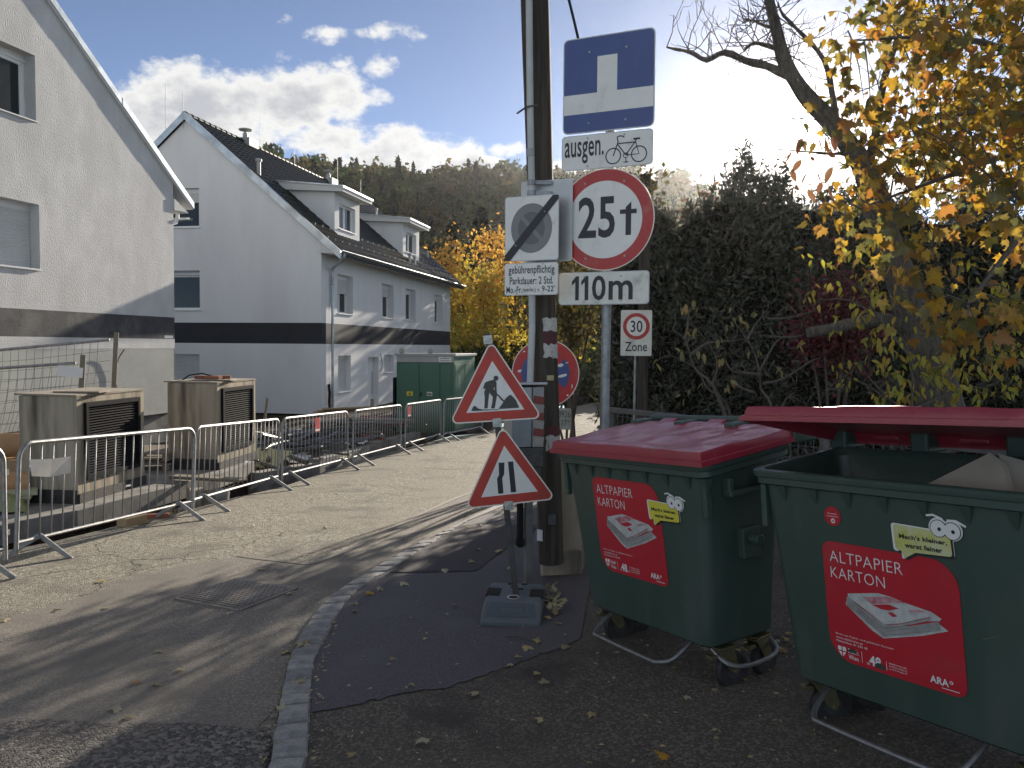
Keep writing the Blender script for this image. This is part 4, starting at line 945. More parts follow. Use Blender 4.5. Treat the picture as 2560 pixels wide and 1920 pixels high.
for j in range(8): MB().box((w_ + .006, .5, 1.2 + j * .05), (.014, .2, .02)).build('louvre', TRGREY, tc)
MB().box((w_ + .004, .55, .98), (.008, .9, 1.8)).box((w_ + .004, 1.55, .98), (.008, .9, 1.8)).build('side_door', TRGREEN, tc)
for x in (.12, .95): MB().lathe([(.05, -.02), (.09, 0), (.05, .02), (.03, 0), (.05, -.02)], 14, (x, .1, h_ + .12), 'Y').build('lifting_eye', TRGREY, tc)
MB().box((-.10, .3, .75), (.05, .5, 1.5)).build('backing_plate', BLACKP, tc)

# ------------------------------------------------------------------ signs
SY = R(-24)
def plate(name, poly, mat, parent, y0=0., th=.004, back=ALU, rim=True, **k):
    return MB().prism(poly, y0, y0 + th).build(name, mat, parent, **k)
def layer(name, poly, y, mat, parent): return MB().flat(poly, y).build(name, mat, parent, fix=False)
def bolts(pts, parent, y=-.004, r=.008):
    for x, z in pts: MB().lathe([(r, 0), (r, -.003), (r * .5, -.005)], 10, (x, y + .002, z), 'Y').build('bolt', ALU, parent)
MX, MYd = .693, 6.3
mast = thing('sign_post', 'grey steel post carrying the blue dead end sign and the weight limit', 'post', (MX, MYd, 0), (0, 0, SY))
MB().tube([(-.002, .075, g(MX, MYd) - .05), (-.0, .075, 1.4), (.012, .075, 3.2), (.02, .075, 4.15)], .037, 14).build('tube', GALV, mast, smooth=True)
for z in (4.05, 3.62, 3.33, 2.98, 2.6, 2.32): MB().box((.01, .035, z), (.26, .05, .03)).build('clamp', GALV, mast)
MB().tube([(-.48, .10, 3.09), (-.2, .09, 3.13), (.02, .085, 3.15)], .026, 10).build('bracket_arm', GALV, mast, smooth=True)
def sgn(name, label, cat, x, z):
    T = Matrix.Rotation(SY, 3, 'Z') @ Vector((x, 0, 0)); return thing(name, label, cat, (MX + T.x, MYd + T.y, z), (0, 0, SY))
# blue dead-end sign
s1 = sgn('dead_end_sign', 'square blue dead end sign at the top of the steel post', 'sign', .016, 3.845)
plate('panel', rrect(-.361, .361, -.361, .361, .045), ALU, s1); layer('face', rrect(-.352, .352, -.352, .352, .038), -.001, BLUE, s1)
m = MB(); m.flat([(-.352, -.215), (.352, -.215), (.352, -.065), (-.352, -.065)], -.002); m.flat([(-.085, -.065), (.072, -.065), (.072, .205), (-.085, .205)], -.002); m.build('street_symbol', WHITE, s1, fix=False)
bolts([(-.15, .245), (.14, .245), (-.15, -.29), (.14, -.29)], s1)
# except bicycles
s2 = sgn('bicycle_exception_sign', 'white panel reading ausgen. with a bicycle, under the blue sign', 'sign', .010, 3.338)
plate('panel', rrect(-.36, .36, -.133, .133, .03), ALU, s2); layer('face', rrect(-.353, .353, -.126, .126, .026), -.001, WHITE, s2)
text('ausgen.', -.335, -.02, -.085, .085, -.0025, BLACK, s2, bold=.012)
m = MB(); c1, c2, zr = .055, .255, -.048; y = -.0025
ringmesh(m, c1, zr, .053, .062, y); ringmesh(m, c2, zr, .053, .062, y); ringmesh(m, .153, zr - .002, .015, .021, y, 20)
for pts, w in (([(c1, zr), (.092, .055), (.087, .078)], .009), ([(.087, .078), (.085, .092), (.105, .098), (.128, .094), (.14, .084)], .009), ([(.092, .042), (.228, .042)], .009), ([(.090, .035), (.153, zr)], .009), ([(.153, zr), (.228, .05), (.232, .062)], .009), ([(.228, .042), (c2, zr), (.153, zr)], .008), ([(.21, .066), (.262, .066)], .014), ([(.153, zr - .02), (.157, zr - .052)], .007), ([(.14, zr - .052), (.172, zr - .052)], .009)): stroke(m, pts, w, y)
m.build('bicycle_symbol', BLACK, s2, fix=False); bolts([(-.15, .105), (.14, .108), (-.15, -.105), (.14, -.1)], s2)
# 25 t
s3 = sgn('weight_limit_sign', 'round red-rimmed 25 t weight limit sign on the steel post', 'sign', .004, 2.817)
plate('panel', circ(0, 0, .386, 64), SREFL, s3); layer('rim', circ(0, 0, .379, 64), -.001, RED, s3); layer('face', circ(0, 0, .293, 64), -.002, WHITE, s3)
text('25', -.212, .082, -.138, .178, -.003, BLACK, s3, bold=.02)
m = MB(); m.flat([(.165, -.125), (.208, -.125), (.208, .125), (.165, .085)], -.003); m.flat([(.12, .035), (.25, .035), (.25, .068), (.12, .068)], -.0034); m.build('lettering', BLACK, s3, fix=False)
bolts([(-.16, .28), (.15, .28), (-.15, -.29), (.16, -.28)], s3)
# 110 m
s4 = sgn('distance_sign', 'white panel reading 110m beneath the weight limit', 'sign', -.003, 2.298)
plate('panel', rrect(-.361, .361, -.125, .125, .028), ALU, s4); layer('face', rrect(-.354, .354, -.118, .118, .024), -.001, WHITED, s4)
for x in (-.252, -.175):
    m = MB(); m.flat([(x + .028, -.09), (x + .058, -.09), (x + .058, .095), (x + .034, .095), (x, .055), (x, .022), (x + .028, .05)], -.0025); m.build('lettering', BLACK, s4, fix=False)
text('0', -.088, .022, -.093, .097, -.0025, BLACK, s4, bold=.016); text('m', .045, .235, -.09, .055, -.0025, BLACK, s4, bold=.016)
bolts([(-.15, .09), (.14, .09), (-.15, -.1), (.14, -.095)], s4)
# cable running up from the back of the blue sign
o = MB().tube([atd(1251, 92, 6.42), atd(1240, 45, 6.45), atd(1229, 0, 6.5), atd(1210, -70, 6.6), atd(1150, -300, 6.9)], .011, 6).build('cable', BLACKP, smooth=True); tag(o, 'black cable rising from behind the blue dead end sign', 'cable')

# wooden pole and its concrete stub
wp = thing('utility_pole', 'dark wooden utility pole leaning slightly left behind the signs', 'pole', (.331, 6.6, 0))
ax = lambda z: (-.0005 + (.0 - .173 * (z - .1) / 4.47), 0, z)
m = MB().tube([ax(z) for z in (.09, .3, 1, 1.8, 2.6, 3.4, 4.2, 5, 6.5, 7.5)], [.098, .100, .0985, .0975, .098, .104, .110, .112, .11, .108], 22)
for i, v in enumerate(m.v):
    a = i % 22; m.v[i] = (v[0] * 1 + .003 * math.sin(a * 2.3), v[1] + .003 * math.cos(a * 3.1), v[2])
m.build('shaft', WOODP, wp, smooth=True)
def patch(name, z0, z1, a0, a1, mat, r=.1012):
    m = MB(); n = 9; k = 4
    for j in range(k):
        z = z0 + (z1 - z0) * j / (k - 1); c = ax(z)
        for i in range(n):
            f = i / (n - 1); a = R(a0 + (a1 - a0) * f); e = rnd.uniform(-.012, .012) if j in (0, k - 1) else 0; e2 = rnd.uniform(-.02, .01) if i == 0 else 0
            m.v.append((c[0] + r * math.cos(a + e2 * 5), c[1] + r * math.sin(a + e2 * 5), z + e))
    m.f = [(j * n + i, j * n + i + 1, (j + 1) * n + i + 1, (j + 1) * n + i) for j in range(k - 1) for i in range(n - 1)]
    return m.build(name, mat, wp, smooth=True, fix=False)
WPNT = M('worn_white_paint', (.55, .54, .5), .7, 0, (.3, .29, .27), 30, lo=.5, hi=.7); RPNT = M('worn_red_paint', (.14, .03, .035), .75, 0, (.07, .03, .03), 25)
for z0, z1, mt, nm in ((1.97, 2.07, WPNT, 'white_mark'), (1.87, 1.965, RPNT, 'red_mark'), (1.76, 1.865, WPNT, 'white_mark'), (1.14, 1.22, RPNT, 'red_mark'), (1.02, 1.135, WPNT, 'white_mark')): patch(nm, z0, z1, 262, 352, mt)
o = MB().box((0, 0, 0), (.055, .012, .04)).build('metal_tag', M('brass_tag', (.45, .38, .22), .5, .5), wp); o.location = (ax(1.6)[0] + .03, -.104, 1.6); o.rotation_euler = (0, 0, R(14))
MB().box((ax(.45)[0] + .01, -.112, .47), (.06, .03, .085)).build('clip', DSTEEL, wp, bevel=.004)
o = MB().box((0, 0, 0), (.05, .02, .09)).build('label', STICKW, wp); o.location = (ax(.33)[0] - .085, -.06, .33); o.rotation_euler = (0, 0, R(-35))
sb = MB().box((.30 + .18, 6.92, .40), (.27, .24, 1.05)).box((.42, 6.74, .03), (.34, .16, .30)).build('pole_footing', CONC, bevel=.015); tag(sb, 'concrete stub footing standing behind the wooden pole', 'footing')
MB().bar((.30, 6.60, .3), (.30, 6.60, .31), .01, .01)
# white conduit with the parking signs
pp = thing('conduit_pipe', 'white plastic conduit running up the front of the wooden pole', 'pipe', (.154, 6.38, 0))
MB().tube([(-.012, .06, 1.56), (0, .06, 2.0), (-.012, .06, 3.05), (-.03, .06, 3.7), (-.045, .06, 4.5), (-.075, .06, 6)], .0265, 12).build('tube', M('conduit_white', (.55, .56, .55), .5, 0, (.46, .47, .46), 4), pp, smooth=True)
MB().lathe([(.031, -.03), (.031, .03)], 12, (-.024, .06, 3.35)).build('coupling', TRGREY, pp); MB().tube([(-.13, .1, 3.66), (-.06, .03, 3.69), (.03, .04, 3.71)], .008, 5).build('strap', DSTEEL, pp)
for z in (3.12, 3.04): MB().lathe([(.036, -.018), (.036, .018)], 12, (-.012, .06, z)).box((.08, .06, z), (.12, .03, .03)).build('bracket', GALV, pp)
def sgp(name, label, x, z, y=0.): T = Matrix.Rotation(SY, 3, 'Z') @ Vector((x, y, 0)); return thing(name, label, 'sign', (.154 + T.x, 6.38 + T.y, z), (0, 0, SY))
q = sgp('turned_road_sign', 'bare grey back of a sign facing away, behind the parking sign', .06, 2.83, .12)
plate('panel', rrect(-.215, .218, -.32, .315, .02), ALU, q)
q = sgp('parking_zone_sign', 'square white end of parking zone sign with black diagonal bar', -.014, 2.761)
plate('panel', rrect(-.2255, .2255, -.25, .25, .022), ALU, q); layer('face', rrect(-.22, .22, -.244, .244, .02), -.001, WHITE, q)
layer('disc', circ(0, 0, .171, 48, .19), -.002, GREYD, q); m = MB(); m.flat(circ(0, 0, .168, 48, .187), -.0026); m.build('disc_ring', GREYS, q, fix=False); layer('disc_core', circ(0, 0, .112, 40, .125), -.0032, GREYD, q)
m = MB(); stroke(m, [(-.08, .088), (.08, -.088)], .03, -.0038); m.build('faded_cross', GREYS, q, fix=False)
m = MB(); m.flat(rpoly([(-.224, -.247), (-.178, -.247), (.222, .21), (.222, .243), (.176, .243), (-.224, -.205)], .008, 3), -.0046); m.build('diagonal_bar', BLACK, q, fix=False); bolts([(.11, .12), (-.13, -.13)], q, -.006, .006)
q = sgp('parking_hours_sign', 'small white panel with three lines about paid parking hours', -.014, 2.370)
plate('panel', rrect(-.2255, .2255, -.125, .125, .02), ALU, q); layer('face', rrect(-.22, .22, -.12, .12, .018), -.001, WHITE, q)
text('gebührenpflichtig', -.19, .195, .025, .105, -.0025, BLACK, q, bold=.012); text('Parkdauer: 2 Std.', -.18, .185, -.04, .018, -.0025, BLACK, q, bold=.012)
text('Mo.-Fr.', -.208, -.075, -.107, -.055, -.0025, BLACK, q, bold=.012); text('(werkt.)', -.068, .04, -.107, -.066, -.0025, BLACK, q, bold=.01); text('v.', .055, .075, -.1, -.076, -.0025, BLACK, q, bold=.01); text('9-22', .092, .188, -.1, -.055, -.0025, BLACK, q, bold=.012); text('h', .192, .204, -.07, -.05, -.0025, BLACK, q)
bolts([(-.12, .112), (.1, .114), (-.12, -.112), (.1, -.114)], q, r=.005)
# no-stopping disc behind the pole
q = thing('no_stopping_sign', 'scratched red and blue no stopping disc half behind the wooden pole', 'sign', (.308, 7.6, 1.60), (0, 0, R(-10)))
plate('panel', circ(0, 0, .316, 56), SREFL, q); layer('rim', circ(0, 0, .308, 56), -.001, RED, q); layer('face', circ(0, 0, .225, 48), -.002, BLUE, q)
m = MB(); stroke(m, [(-.165, .165), (.165, -.165)], .06, -.003); stroke(m, [(-.165, -.165), (.165, .165)], .06, -.0034); m.build('cross', RED, q, fix=False)
m = MB()
for x, z, w, h in ((.14, .075, .07, .03), (.16, -.02, .1, .035), (-.24, .02, .04, .03), (.2, .1, .03, .012), (.25, -.12, .012, .05), (.21, -.2, .02, .02), (.1, .15, .01, .02), (-.2, .2, .03, .015)):
    m.flat([(x + w / 2 * math.cos(a) * rnd.uniform(.7, 1.2), z + h / 2 * math.sin(a) * rnd.uniform(.6, 1.2) + .2 * w * math.cos(a) * .5) for a in [2 * math.pi * i / 9 for i in range(9)]], -.0042)
m.build('scratches', STICKW, q, fix=False)
MB().tube([(0, .04, .3), (.0, .04, -1.68)], .025, 10).build('post', GALV, q, smooth=True)
o = plate('panel', rrect(-.068, .062, -.1, .1, .015), M('worn_plate', (.36, .36, .31), .55, 0, (.28, .28, .24), 14), q, y0=-.01); o.location = (.185, 0, -.42); o.name = 'number_plate'
text('8926', -.06, .055, .015, .075, -.0125, BLACK, o, bold=-.008); text('17', -.025, .02, -.062, -.008, -.0125, BLACK, o, bold=-.005); text('30', .026, .05, -.03, -.008, -.0125, BLACK, o)
# zone 30
q = thing('zone_sign', 'white 30 Zone sign on a thin pole before the dark hedge', 'sign', (1.598, 10.6, 2.03), (0, 0, R(-5)))
plate('panel', rrect(-.199, .199, -.295, .295, .018), WHITED, q, th=.006); layer('rim', circ(0, .085, .171, 48), -.001, RED, q); layer('face', circ(0, .085, .125, 40), -.002, WHITE, q)
text('30', -.073, .078, .01, .16, -.003, BLACK, q, bold=.01); text('Zone', -.14, .14, -.235, -.115, -.003, BLACK, q, bold=.008)
MB().tube([(-.005, .03, .2), (-.015, .03, -2.3)], .016, 10).build('post', GALV, q, smooth=True)

# grey switch box on its square post
bx = thing('switch_box', 'grey metal switch box with red and white bands on a square post', 'switch box', (.15, 6.24, 0), (0, 0, R(22)))
m = MB(); m.box((-.085, .07, 1.31), (.17, .16, .46)); m.build('casing', ALU, bx, bevel=.006)
MB().box((.05, .08, 1.31), (.09, .2, .46)).build('side_casing', TRGREY, bx, bevel=.004)
MB().box((-.04, .07, 1.555), (.3, .24, .02), rot=Matrix.Rotation(R(-6), 3, 'X')).build('cap', ALU, bx, bevel=.003)
o = MB().box((-.085, -.013, 1.2), (.15, .006, .23)).build('door', M('box_door', (.33, .36, .38), .45, .3, (.27, .30, .32), 8), bx)
for k in range(6): MB().box((.05, -.0225, 1.13 + k * .062), (.088, .003, .058), rot=Matrix.Rotation(R(9), 3, 'Y')).build('red_band' if k % 2 else 'white_band', M('worn_red_band', (.30, .06, .05), .5, 0, (.2, .06, .05), 20) if k % 2 else M('reflective_white', (.42, .40, .35), .35, 0, (.33, .31, .28), 12), bx)
MB().box((-.02, .08, 1.0), (.24, .17, .15)).box((.03, .09, .86), (.13, .13, .2)).build('lower_casing', DSTEEL, bx, bevel=.004)
MB().box((.025, .1, .40), (.055, .055, 1.0)).build('post', M('post_grey', (.17, .17, .165), .6, 0, (.12, .12, .115), 10), bx, bevel=.004)
MB().box((-.045, .1, .6), (.035, .05, .62)).build('cable_guard', BLACKP, bx)
MB().box((-.05, .085, .33), (.05, .05, .05)).build('clip', BLACKP, bx)

# road works signs on a portable stand
base = Vector((.035, 5.80, 0)); base.z = g(base.x, base.y) + PAVE + .005
p0 = Vector((.045, 5.78, base.z + .06)); p1 = atd(1054, 726, 5.82); axis = (p1 - p0).normalized()
st = thing('sign_stand', 'dark square post leaning left in a grey recycled plastic foot plate', 'sign stand', (0, 0, 0))
MB().bar(p0, p1 + axis * .02, .042, .042, up=(0, 1, 0)).build('post', M('stand_post', (.06, .056, .052), .5, .5, (.10, .095, .09), 10), st, bevel=.003)
fp = bpy.data.objects.new('foot_plate', None)
m = MB(); fw_, fd, hh = .205, .40, .115
def sec(y, x, z0, z1, ch): return [(-x, y, z0), (x, y, z0), (x, y, z1 - ch), (x - ch, y, z1), (-x + ch, y, z1), (-x, y, z1 - ch)]
m.loft([sec(-fd, .195, 0, .035, .01), sec(-fd + .03, .205, 0, .05, .012), sec(-fd + .17, .205, 0, .112, .02), sec(fd - .17, .205, 0, .112, .02), sec(fd - .03, .205, 0, .05, .012), sec(fd, .195, 0, .035, .01)])
o = m.build('foot_plate', RECYC, st, bevel=.006); o.location = base; o.rotation_euler = (0, 0, R(-5)); fpo = o
for sx in (-1, 1):
    MB().box((sx * .155, .0, .108), (.10, .17, .016)).build('hand_hole_shade', GAPSHADE, fpo, bevel=.003)  # black block painted as the shade in the hand hole
    MB().box((sx * .168, .115, .113), (.075, .02, .02)).build('grip', RECYC, fpo, bevel=.003)
for x, y in ((-.05, .21), (.05, .21), (-.02, .14), (.03, .09)): MB().box((x, y, .109), (.045, .03, .012)).build('slot_shade', GAPSHADE, fpo)  # black blocks painted as the shade in the slots
MB().lathe([(.045, .112), (.045, .117), (.036, .117), (.034, .113)], 20, (-.005, -.11, 0)).build('socket_ring', ALU, fpo); MB().lathe([(.033, .1), (.033, .1145)], 18, (-.005, -.11, 0)).build('socket_shade', GAPSHADE, fpo)  # black plug painted as the shade in the socket
sa = math.atan2(.062, .14); fr = lambda x, t: Vector((x, -fd + .03 + .14 * t, .05 + .062 * t + .003))
m = MB(); m.add([fr(-.17, .05), fr(.17, .05), fr(.15, .95), fr(-.15, .95)], [(0, 1, 2, 3)]); m.build('front_panel', M('recycled_dark', (.08, .10, .115), .6), fpo, fix=False)
m = MB(); [m.bar(a, b, .006, .004) for a, b in ((fr(-.11, .2), fr(.11, .2)), (fr(.11, .2), fr(.10, .7)), (fr(.10, .7), fr(-.10, .7)), (fr(-.10, .7), fr(-.11, .2)))]; m.build('raised_frame', RECYC, fpo)
text('RECYCLING', -.07, .07, .35, .6, 0, M('recycled_light', (.16, .18, .19), .6), fpo, name='raised_lettering', warp=lambda a, b: fr(a, b) + Vector((0, -.001, .002)))
def tri_sign(name, label, apx, lft, rgt, Yd, pict):
    A, L_, R_ = (atd(*p, Yd) for p in (apx, lft, rgt)); side = (R_ - L_).length + .035
    ang = math.atan2((R_ - L_).z, (R_ - L_).x); mid = (L_ + R_) / 2 + Vector((0, 0, -.004))
    t = thing(name, label, 'sign', mid, (0, -ang, 0)); h = side * .866
    T3 = lambda s, dz: [(-s / 2, dz), (s / 2, dz), (0, dz + s * .866)]
    plate('panel', rpoly(T3(side, 0), .035, 6), SREFL, t); layer('rim', rpoly(T3(side - .032, .0095), .028, 6), -.001, REDO, t)
    layer('face', T3(side * .615, h * .125), -.002, WHITE, t)
    pict(t, side); return t
def from_px(px, src):                 # pixels of the photographed pictogram -> the sign's own plane, by its three corners
    (ax_, ay), (bx_, by), (cx, cy), dst = *src[0], src[1]
    Mx = np.array([[ax_, bx_, cx], [ay, by, cy], [1, 1, 1.]]); q = np.linalg.solve(Mx, np.array([[x, y, 1.] for x, y in px]).T)
    d = np.array(dst).T @ q; return [tuple(c) for c in d.T]
def pict1(t, s):
    h = s * .866; ins = h * .125; src = ([(348, 1208), (180, 1582), (583, 1550)], [(0, ins + s * .615 * .866), (-s * .3075, ins), (s * .3075, ins)])
    m = MB()
    for k, poly in enumerate(([(312, 1357), (340, 1347), (366, 1341), (383, 1358), (376, 1380), (366, 1400), (358, 1413), (308, 1412), (306, 1395)],
        [(308, 1408), (338, 1408), (331, 1480), (327, 1546), (304, 1549), (305, 1470), (299, 1430)],
        [(330, 1407), (362, 1403), (384, 1436), (388, 1462), (379, 1530), (375, 1546), (350, 1546), (358, 1500), (360, 1462), (338, 1440)],
        [(318, 1353), (300, 1368), (294, 1392), (291, 1403), (304, 1410), (312, 1398), (308, 1388), (316, 1374)],
        [(370, 1346), (384, 1362), (384, 1400), (388, 1436), (398, 1450), (390, 1458), (376, 1440), (370, 1400)],
        [(385, 1446), (402, 1449), (424, 1472), (444, 1492), (440, 1500), (416, 1482), (398, 1458)],
        [(402, 1550), (430, 1508), (448, 1476), (465, 1458), (480, 1446), (494, 1454), (520, 1482), (547, 1538)],
        [(214, 1566), (222, 1545), (230, 1530), (240, 1530), (262, 1548), (300, 1556), (304, 1560)])):
        m.flat(from_px(poly, src), -.003 - .0003 * k)
    m.flat(from_px([(378 + 17 * math.cos(a), 1330 + 18 * math.sin(a)) for a in [2 * math.pi * i / 16 for i in range(16)]], src), -.0056)
    m.flat(from_px([(215, 1568), (300, 1555), (404, 1551), (404, 1555), (300, 1562)], src), -.0059); m.build('digging_man', GREYD if False else M('pictogram_grey', (.06, .06, .055), .5), t, fix=False)
def pict2(t, s):
    h = s * .866; ins = h * .125; src = ([(400, 270), (262, 628), (640, 583)], [(0, ins + s * .615 * .866), (-s * .3075, ins), (s * .3075, ins)])
    m = MB(); m.flat(from_px([(368, 388), (406, 386), (409, 466), (397, 494), (410, 598), (375, 602), (362, 500), (374, 470)], src), -.003); m.flat(from_px([(430, 380), (465, 378), (495, 588), (460, 592)], src), -.003); m.build('narrowing_symbol', BLACK, t, fix=False)
tri_sign('road_works_sign', 'upper red triangle sign showing a man digging', (1055, 738), (975, 915), (1168, 903), 5.74, pict1)
tri_sign('road_narrows_sign', 'lower red triangle sign with two black bars, road narrows', (1083, 923), (1009, 1098), (1197, 1078), 5.72, pict2)
for x, y in ((1054, 734), (1074, 913), (1099, 1092)):
    c = atd(x, y, 5.715); m = MB(); m.box((0, 0, 0), (.062, .012, .062)); m.box((0, -.01, 0), (.03, .014, .03), rot=Matrix.Rotation(R(30), 3, 'Y'))
    o = m.build('clamp', M('clamp_alu', (.55, .54, .5), .4, .5, (.4, .4, .38), 30), st, bevel=.003); o.location = c; o.rotation_euler = (0, R(-5), 0)

# ------------------------------------------------------------------ waste paper containers
BW, HR, BD, ZB, INX, INY, HB = 1.37, 1.2166, .636, .2478, .1485, .0777, .0508
def fy(z): return INY + (.032 - INY) * (z - ZB) / (HR - .07 - ZB)      # front face of the body
def brr(hx, y0, y1, z, r, tilt=0.): return [(x, y, z + tilt * y / BD) for x, y in rrect(-hx, hx, y0, y1, r, 4)]
def make_body(t):
    hx0 = BW / 2 - INX; hx1 = .632; zt = HR - .07
    rings = [brr(hx0 - .02, INY + .02, .53, ZB, .05), brr(hx0, INY, .55, ZB + .015, .06)]
    for k in range(1, 6):
        f = k / 5; rings.append(brr(hx0 + (hx1 - hx0) * f, INY + (.032 - INY) * f, .55 + .055 * f, ZB + .015 + (zt - ZB - .015) * f, .06, HB * f))
    for hx, y0, z in ((.655, .018, HR - .068), (.668, .010, HR - .062), (.668, .010, HR - .034), (.680, .002, HR - .030), (.685, .0, HR - .022), (.685, .0, HR - .004), (.680, .005, HR), (.652, .030, HR + .001), (.646, .036, HR - .004)):
        rings.append(brr(hx, y0, BD - y0 * .5 + .0, z, .055, HB))
    for f in (0, .5, 1): rings.append(brr(.622 - .13 * f, .045 + .055 * f, .59 - .05 * f, HR - .03 - .85 * f, .05, HB * (1 - f)))
    m = MB().loft(rings); return m.build('body', BINGREEN, t, smooth=True)
def make_lid(t):
    m = MB(); nx, ny = 57, 25; x0, x1, y0, y1 = -.692, .692, -.018, BD + .09
    def top(x, y):
        u, v = x / .692, (y - y0) / (y1 - y0); h = .070 + .012 * (1 - u * u) * (1 - (2 * v - 1) ** 2)
        mid = 1 / (1 + math.exp((abs(x) - .42) / .02)); bul = 1 / (1 + math.exp(-(v - .13) / .025)) / (1 + math.exp((v - .9) / .02))
        h -= .016 * mid * bul
        h += .010 * mid * math.exp(-((v - .05) / .05) ** 2) * math.cos(math.pi * x / .84)
        for c in (-.21, 0, .21): h += .009 * bul * math.exp(-((x - c) / .022) ** 2)
        return h + .004 * math.sin(7 * x + 3) * math.sin(11 * y) + .0025 * math.sin(19 * x) * math.sin(23 * y + 5 * x)
    for j in range(ny):
        for i in range(nx):
            x = x0 + (x1 - x0) * i / (nx - 1); y = y0 + (y1 - y0) * j / (ny - 1); ins = .025
            m.v.append((x * (1 - ins), y0 + .014 + (y - y0) * .97, top(x, y)))
    m.f = [(j * nx + i, j * nx + i + 1, (j + 1) * nx + i + 1, (j + 1) * nx + i) for j in range(ny - 1) for i in range(nx - 1)]
    per = list(range(nx)) + [j * nx + nx - 1 for j in range(1, ny)] + [(ny - 1) * nx + i for i in range(nx - 2, -1, -1)] + [j * nx for j in range(ny - 2, 0, -1)]
    prev = per
    for ex, dz in ((.004, None), (.010, .028), (.022, .024), (.026, .0), (.012, -.002), (.008, .02), (-.02, .048)):
        cur = []
        for i in per:
            x, y, z = m.v[i]; cx, cy = 0, (y0 + y1) / 2; sx = 1 + ex / .692; sy = 1 + ex / .37
            cur.append(len(m.v)); m.v.append((cx + (x - cx) * sx, cy + (y - cy) * sy, z - .008 if dz is None else dz))
        k = len(per); m.f += [(prev[a], cur[a], cur[(a + 1) % k], prev[(a + 1) % k]) for a in range(k)]; prev = cur
    # underside
    cen = len(m.v); m.v.append((0, (y0 + y1) / 2, .055)); k = len(prev); m.f += [(prev[a], cen, prev[(a + 1) % k]) for a in range(k)]
    o = m.build('lid', LIDRED, t, smooth=True)
    for x in (-.44, 0, .44): MB().prism([(BD + .07, .02), (BD + .07, .065), (BD + .14, .085), (BD + .185, .06), (BD + .16, .01)], x - .07, x + .07).build('hinge_lug', LIDRED, o, bevel=.01).matrix_local = Matrix(((0, 1, 0, 0), (1, 0, 0, 0), (0, 0, 1, 0), (0, 0, 0, 1)))
    return o
BARST = M('worn_bar_steel', (.22, .22, .22), .45, .8, (.32, .32, .32), 20, rv=.12)
def densify(pts, rad, k=4):
    P, Q = [], []
    for i in range(len(pts) - 1):
        for j in range(k):
            f = j / k; a = pts[max(i - 1, 0)]; b = pts[i]; c = pts[i + 1]; d = pts[min(i + 2, len(pts) - 1)]
            P.append(.5 * ((2 * b) + (c - a) * f + (2 * a - 5 * b + 4 * c - d) * f * f + (3 * b - a - 3 * c + d) * f ** 3)); Q.append(rad[i] + (rad[i + 1] - rad[i]) * f)
    return P + [pts[-1]], Q + [rad[-1]]
def caster(t, x, y, a):
    c = MB(); c.box((0, 0, .235), (.11, .11, .012)); c.lathe([(.03, .2), (.04, .225)], 14)
    for s in (-1, 1): c.add([(s * .032, -.05, .222), (s * .032, .05, .222), (s * .034, .075, .11), (s * .034, .05, .085), (s * .034, .02, .1), (s * .037, -.05, .222), (s * .037, .05, .222), (s * .039, .075, .11), (s * .039, .05, .085), (s * .039, .02, .1)], [(0, 1, 2, 3, 4), (9, 8, 7, 6, 5), (0, 5, 6, 1), (1, 6, 7, 2), (2, 7, 8, 3), (3, 8, 9, 4), (4, 9, 5, 0)])
    c.box((0, 0, .219), (.076, .1, .008)); c.tube([(-.045, .05, .1), (.045, .05, .1)], .012, 8); c.box((0, -.065, .19), (.05, .05, .02))
    o = c.build('caster', YZINC, t, bevel=.002); o.location = (x, y, 0); o.rotation_euler = (0, 0, a)
    MB().lathe([(.06, -.022), (.088, -.024), (.099, -.014), (.1, 0), (.099, .014), (.088, .024), (.06, .022)], 30, (0, .05, .1), 'X').build('wheel', RUBBER, o, smooth=True)
    MB().lathe([(.02, -.025), (.058, -.02), (.06, 0), (.058, .02), (.02, .025)], 20, (0, .05, .1), 'X').build('hub', M('wheel_hub', (.05, .05, .05), .6), o, smooth=True)
def on_front(poly, e): return [(x, fy(z) - e, z) for x, z in poly]
def flat_front(name, polys, e, mat, parent):
    m = MB()
    for p in polys: v = on_front(p, e); m.add(v, [tuple(range(len(v)))])
    return m.build(name, mat, parent, fix=False)
STACK = {'lo2': [(-0.211,0.033),(-0.160,-0.006),(-0.042,-0.059),(0.031,-0.033),(0.186,0.028),(0.230,0.001),(0.122,-0.046),(-0.049,-0.103),(-0.100,-0.081),(-0.218,0.009)],
 'sheet1': [(0.171,0.064),(0.208,0.045),(0.197,0.034),(0.149,0.022),(0.162,0.044)],
 'lo1': [(-0.204,0.053),(-0.152,0.015),(-0.035,-0.041),(0.038,-0.017),(0.164,0.042),(0.166,0.030),(0.031,-0.031),(-0.042,-0.056),(-0.159,-0.003),(-0.211,0.035)],
 'top': [(-0.204,0.061),(-0.060,0.094),(-0.009,0.091),(0.068,0.077),(0.171,0.065),(0.164,0.045),(0.038,-0.014),(-0.038,-0.039),(-0.151,0.021),(-0.198,0.046)],
 'red1': [(-0.132,0.062),(-0.017,0.088),(0.063,0.079),(-0.092,0.039),(-0.118,0.052)], 'red2': [(-0.092,0.036),(-0.012,0.055),(0.032,0.047),(-0.014,0.028),(-0.049,0.026)],
 'red4': [(0.071,0.047),(0.105,0.062),(0.150,0.060),(0.087,0.043)], 'red3': [(-.02, .018), (.0, .024), (.022, .012), (.002, .004)],
 'ln1': [(-0.206,0.031),(-0.154,-0.012),(-0.041,-0.067),(0.115,-0.011),(0.114,-0.015),(-0.043,-0.071),(-0.158,-0.016),(-0.209,0.028)],
 'ln2': [(-0.212,0.019),(-0.115,-0.049),(-0.048,-0.087),(0.113,-0.030),(0.220,0.003),(0.113,-0.034),(-0.048,-0.090),(-0.119,-0.053)]}
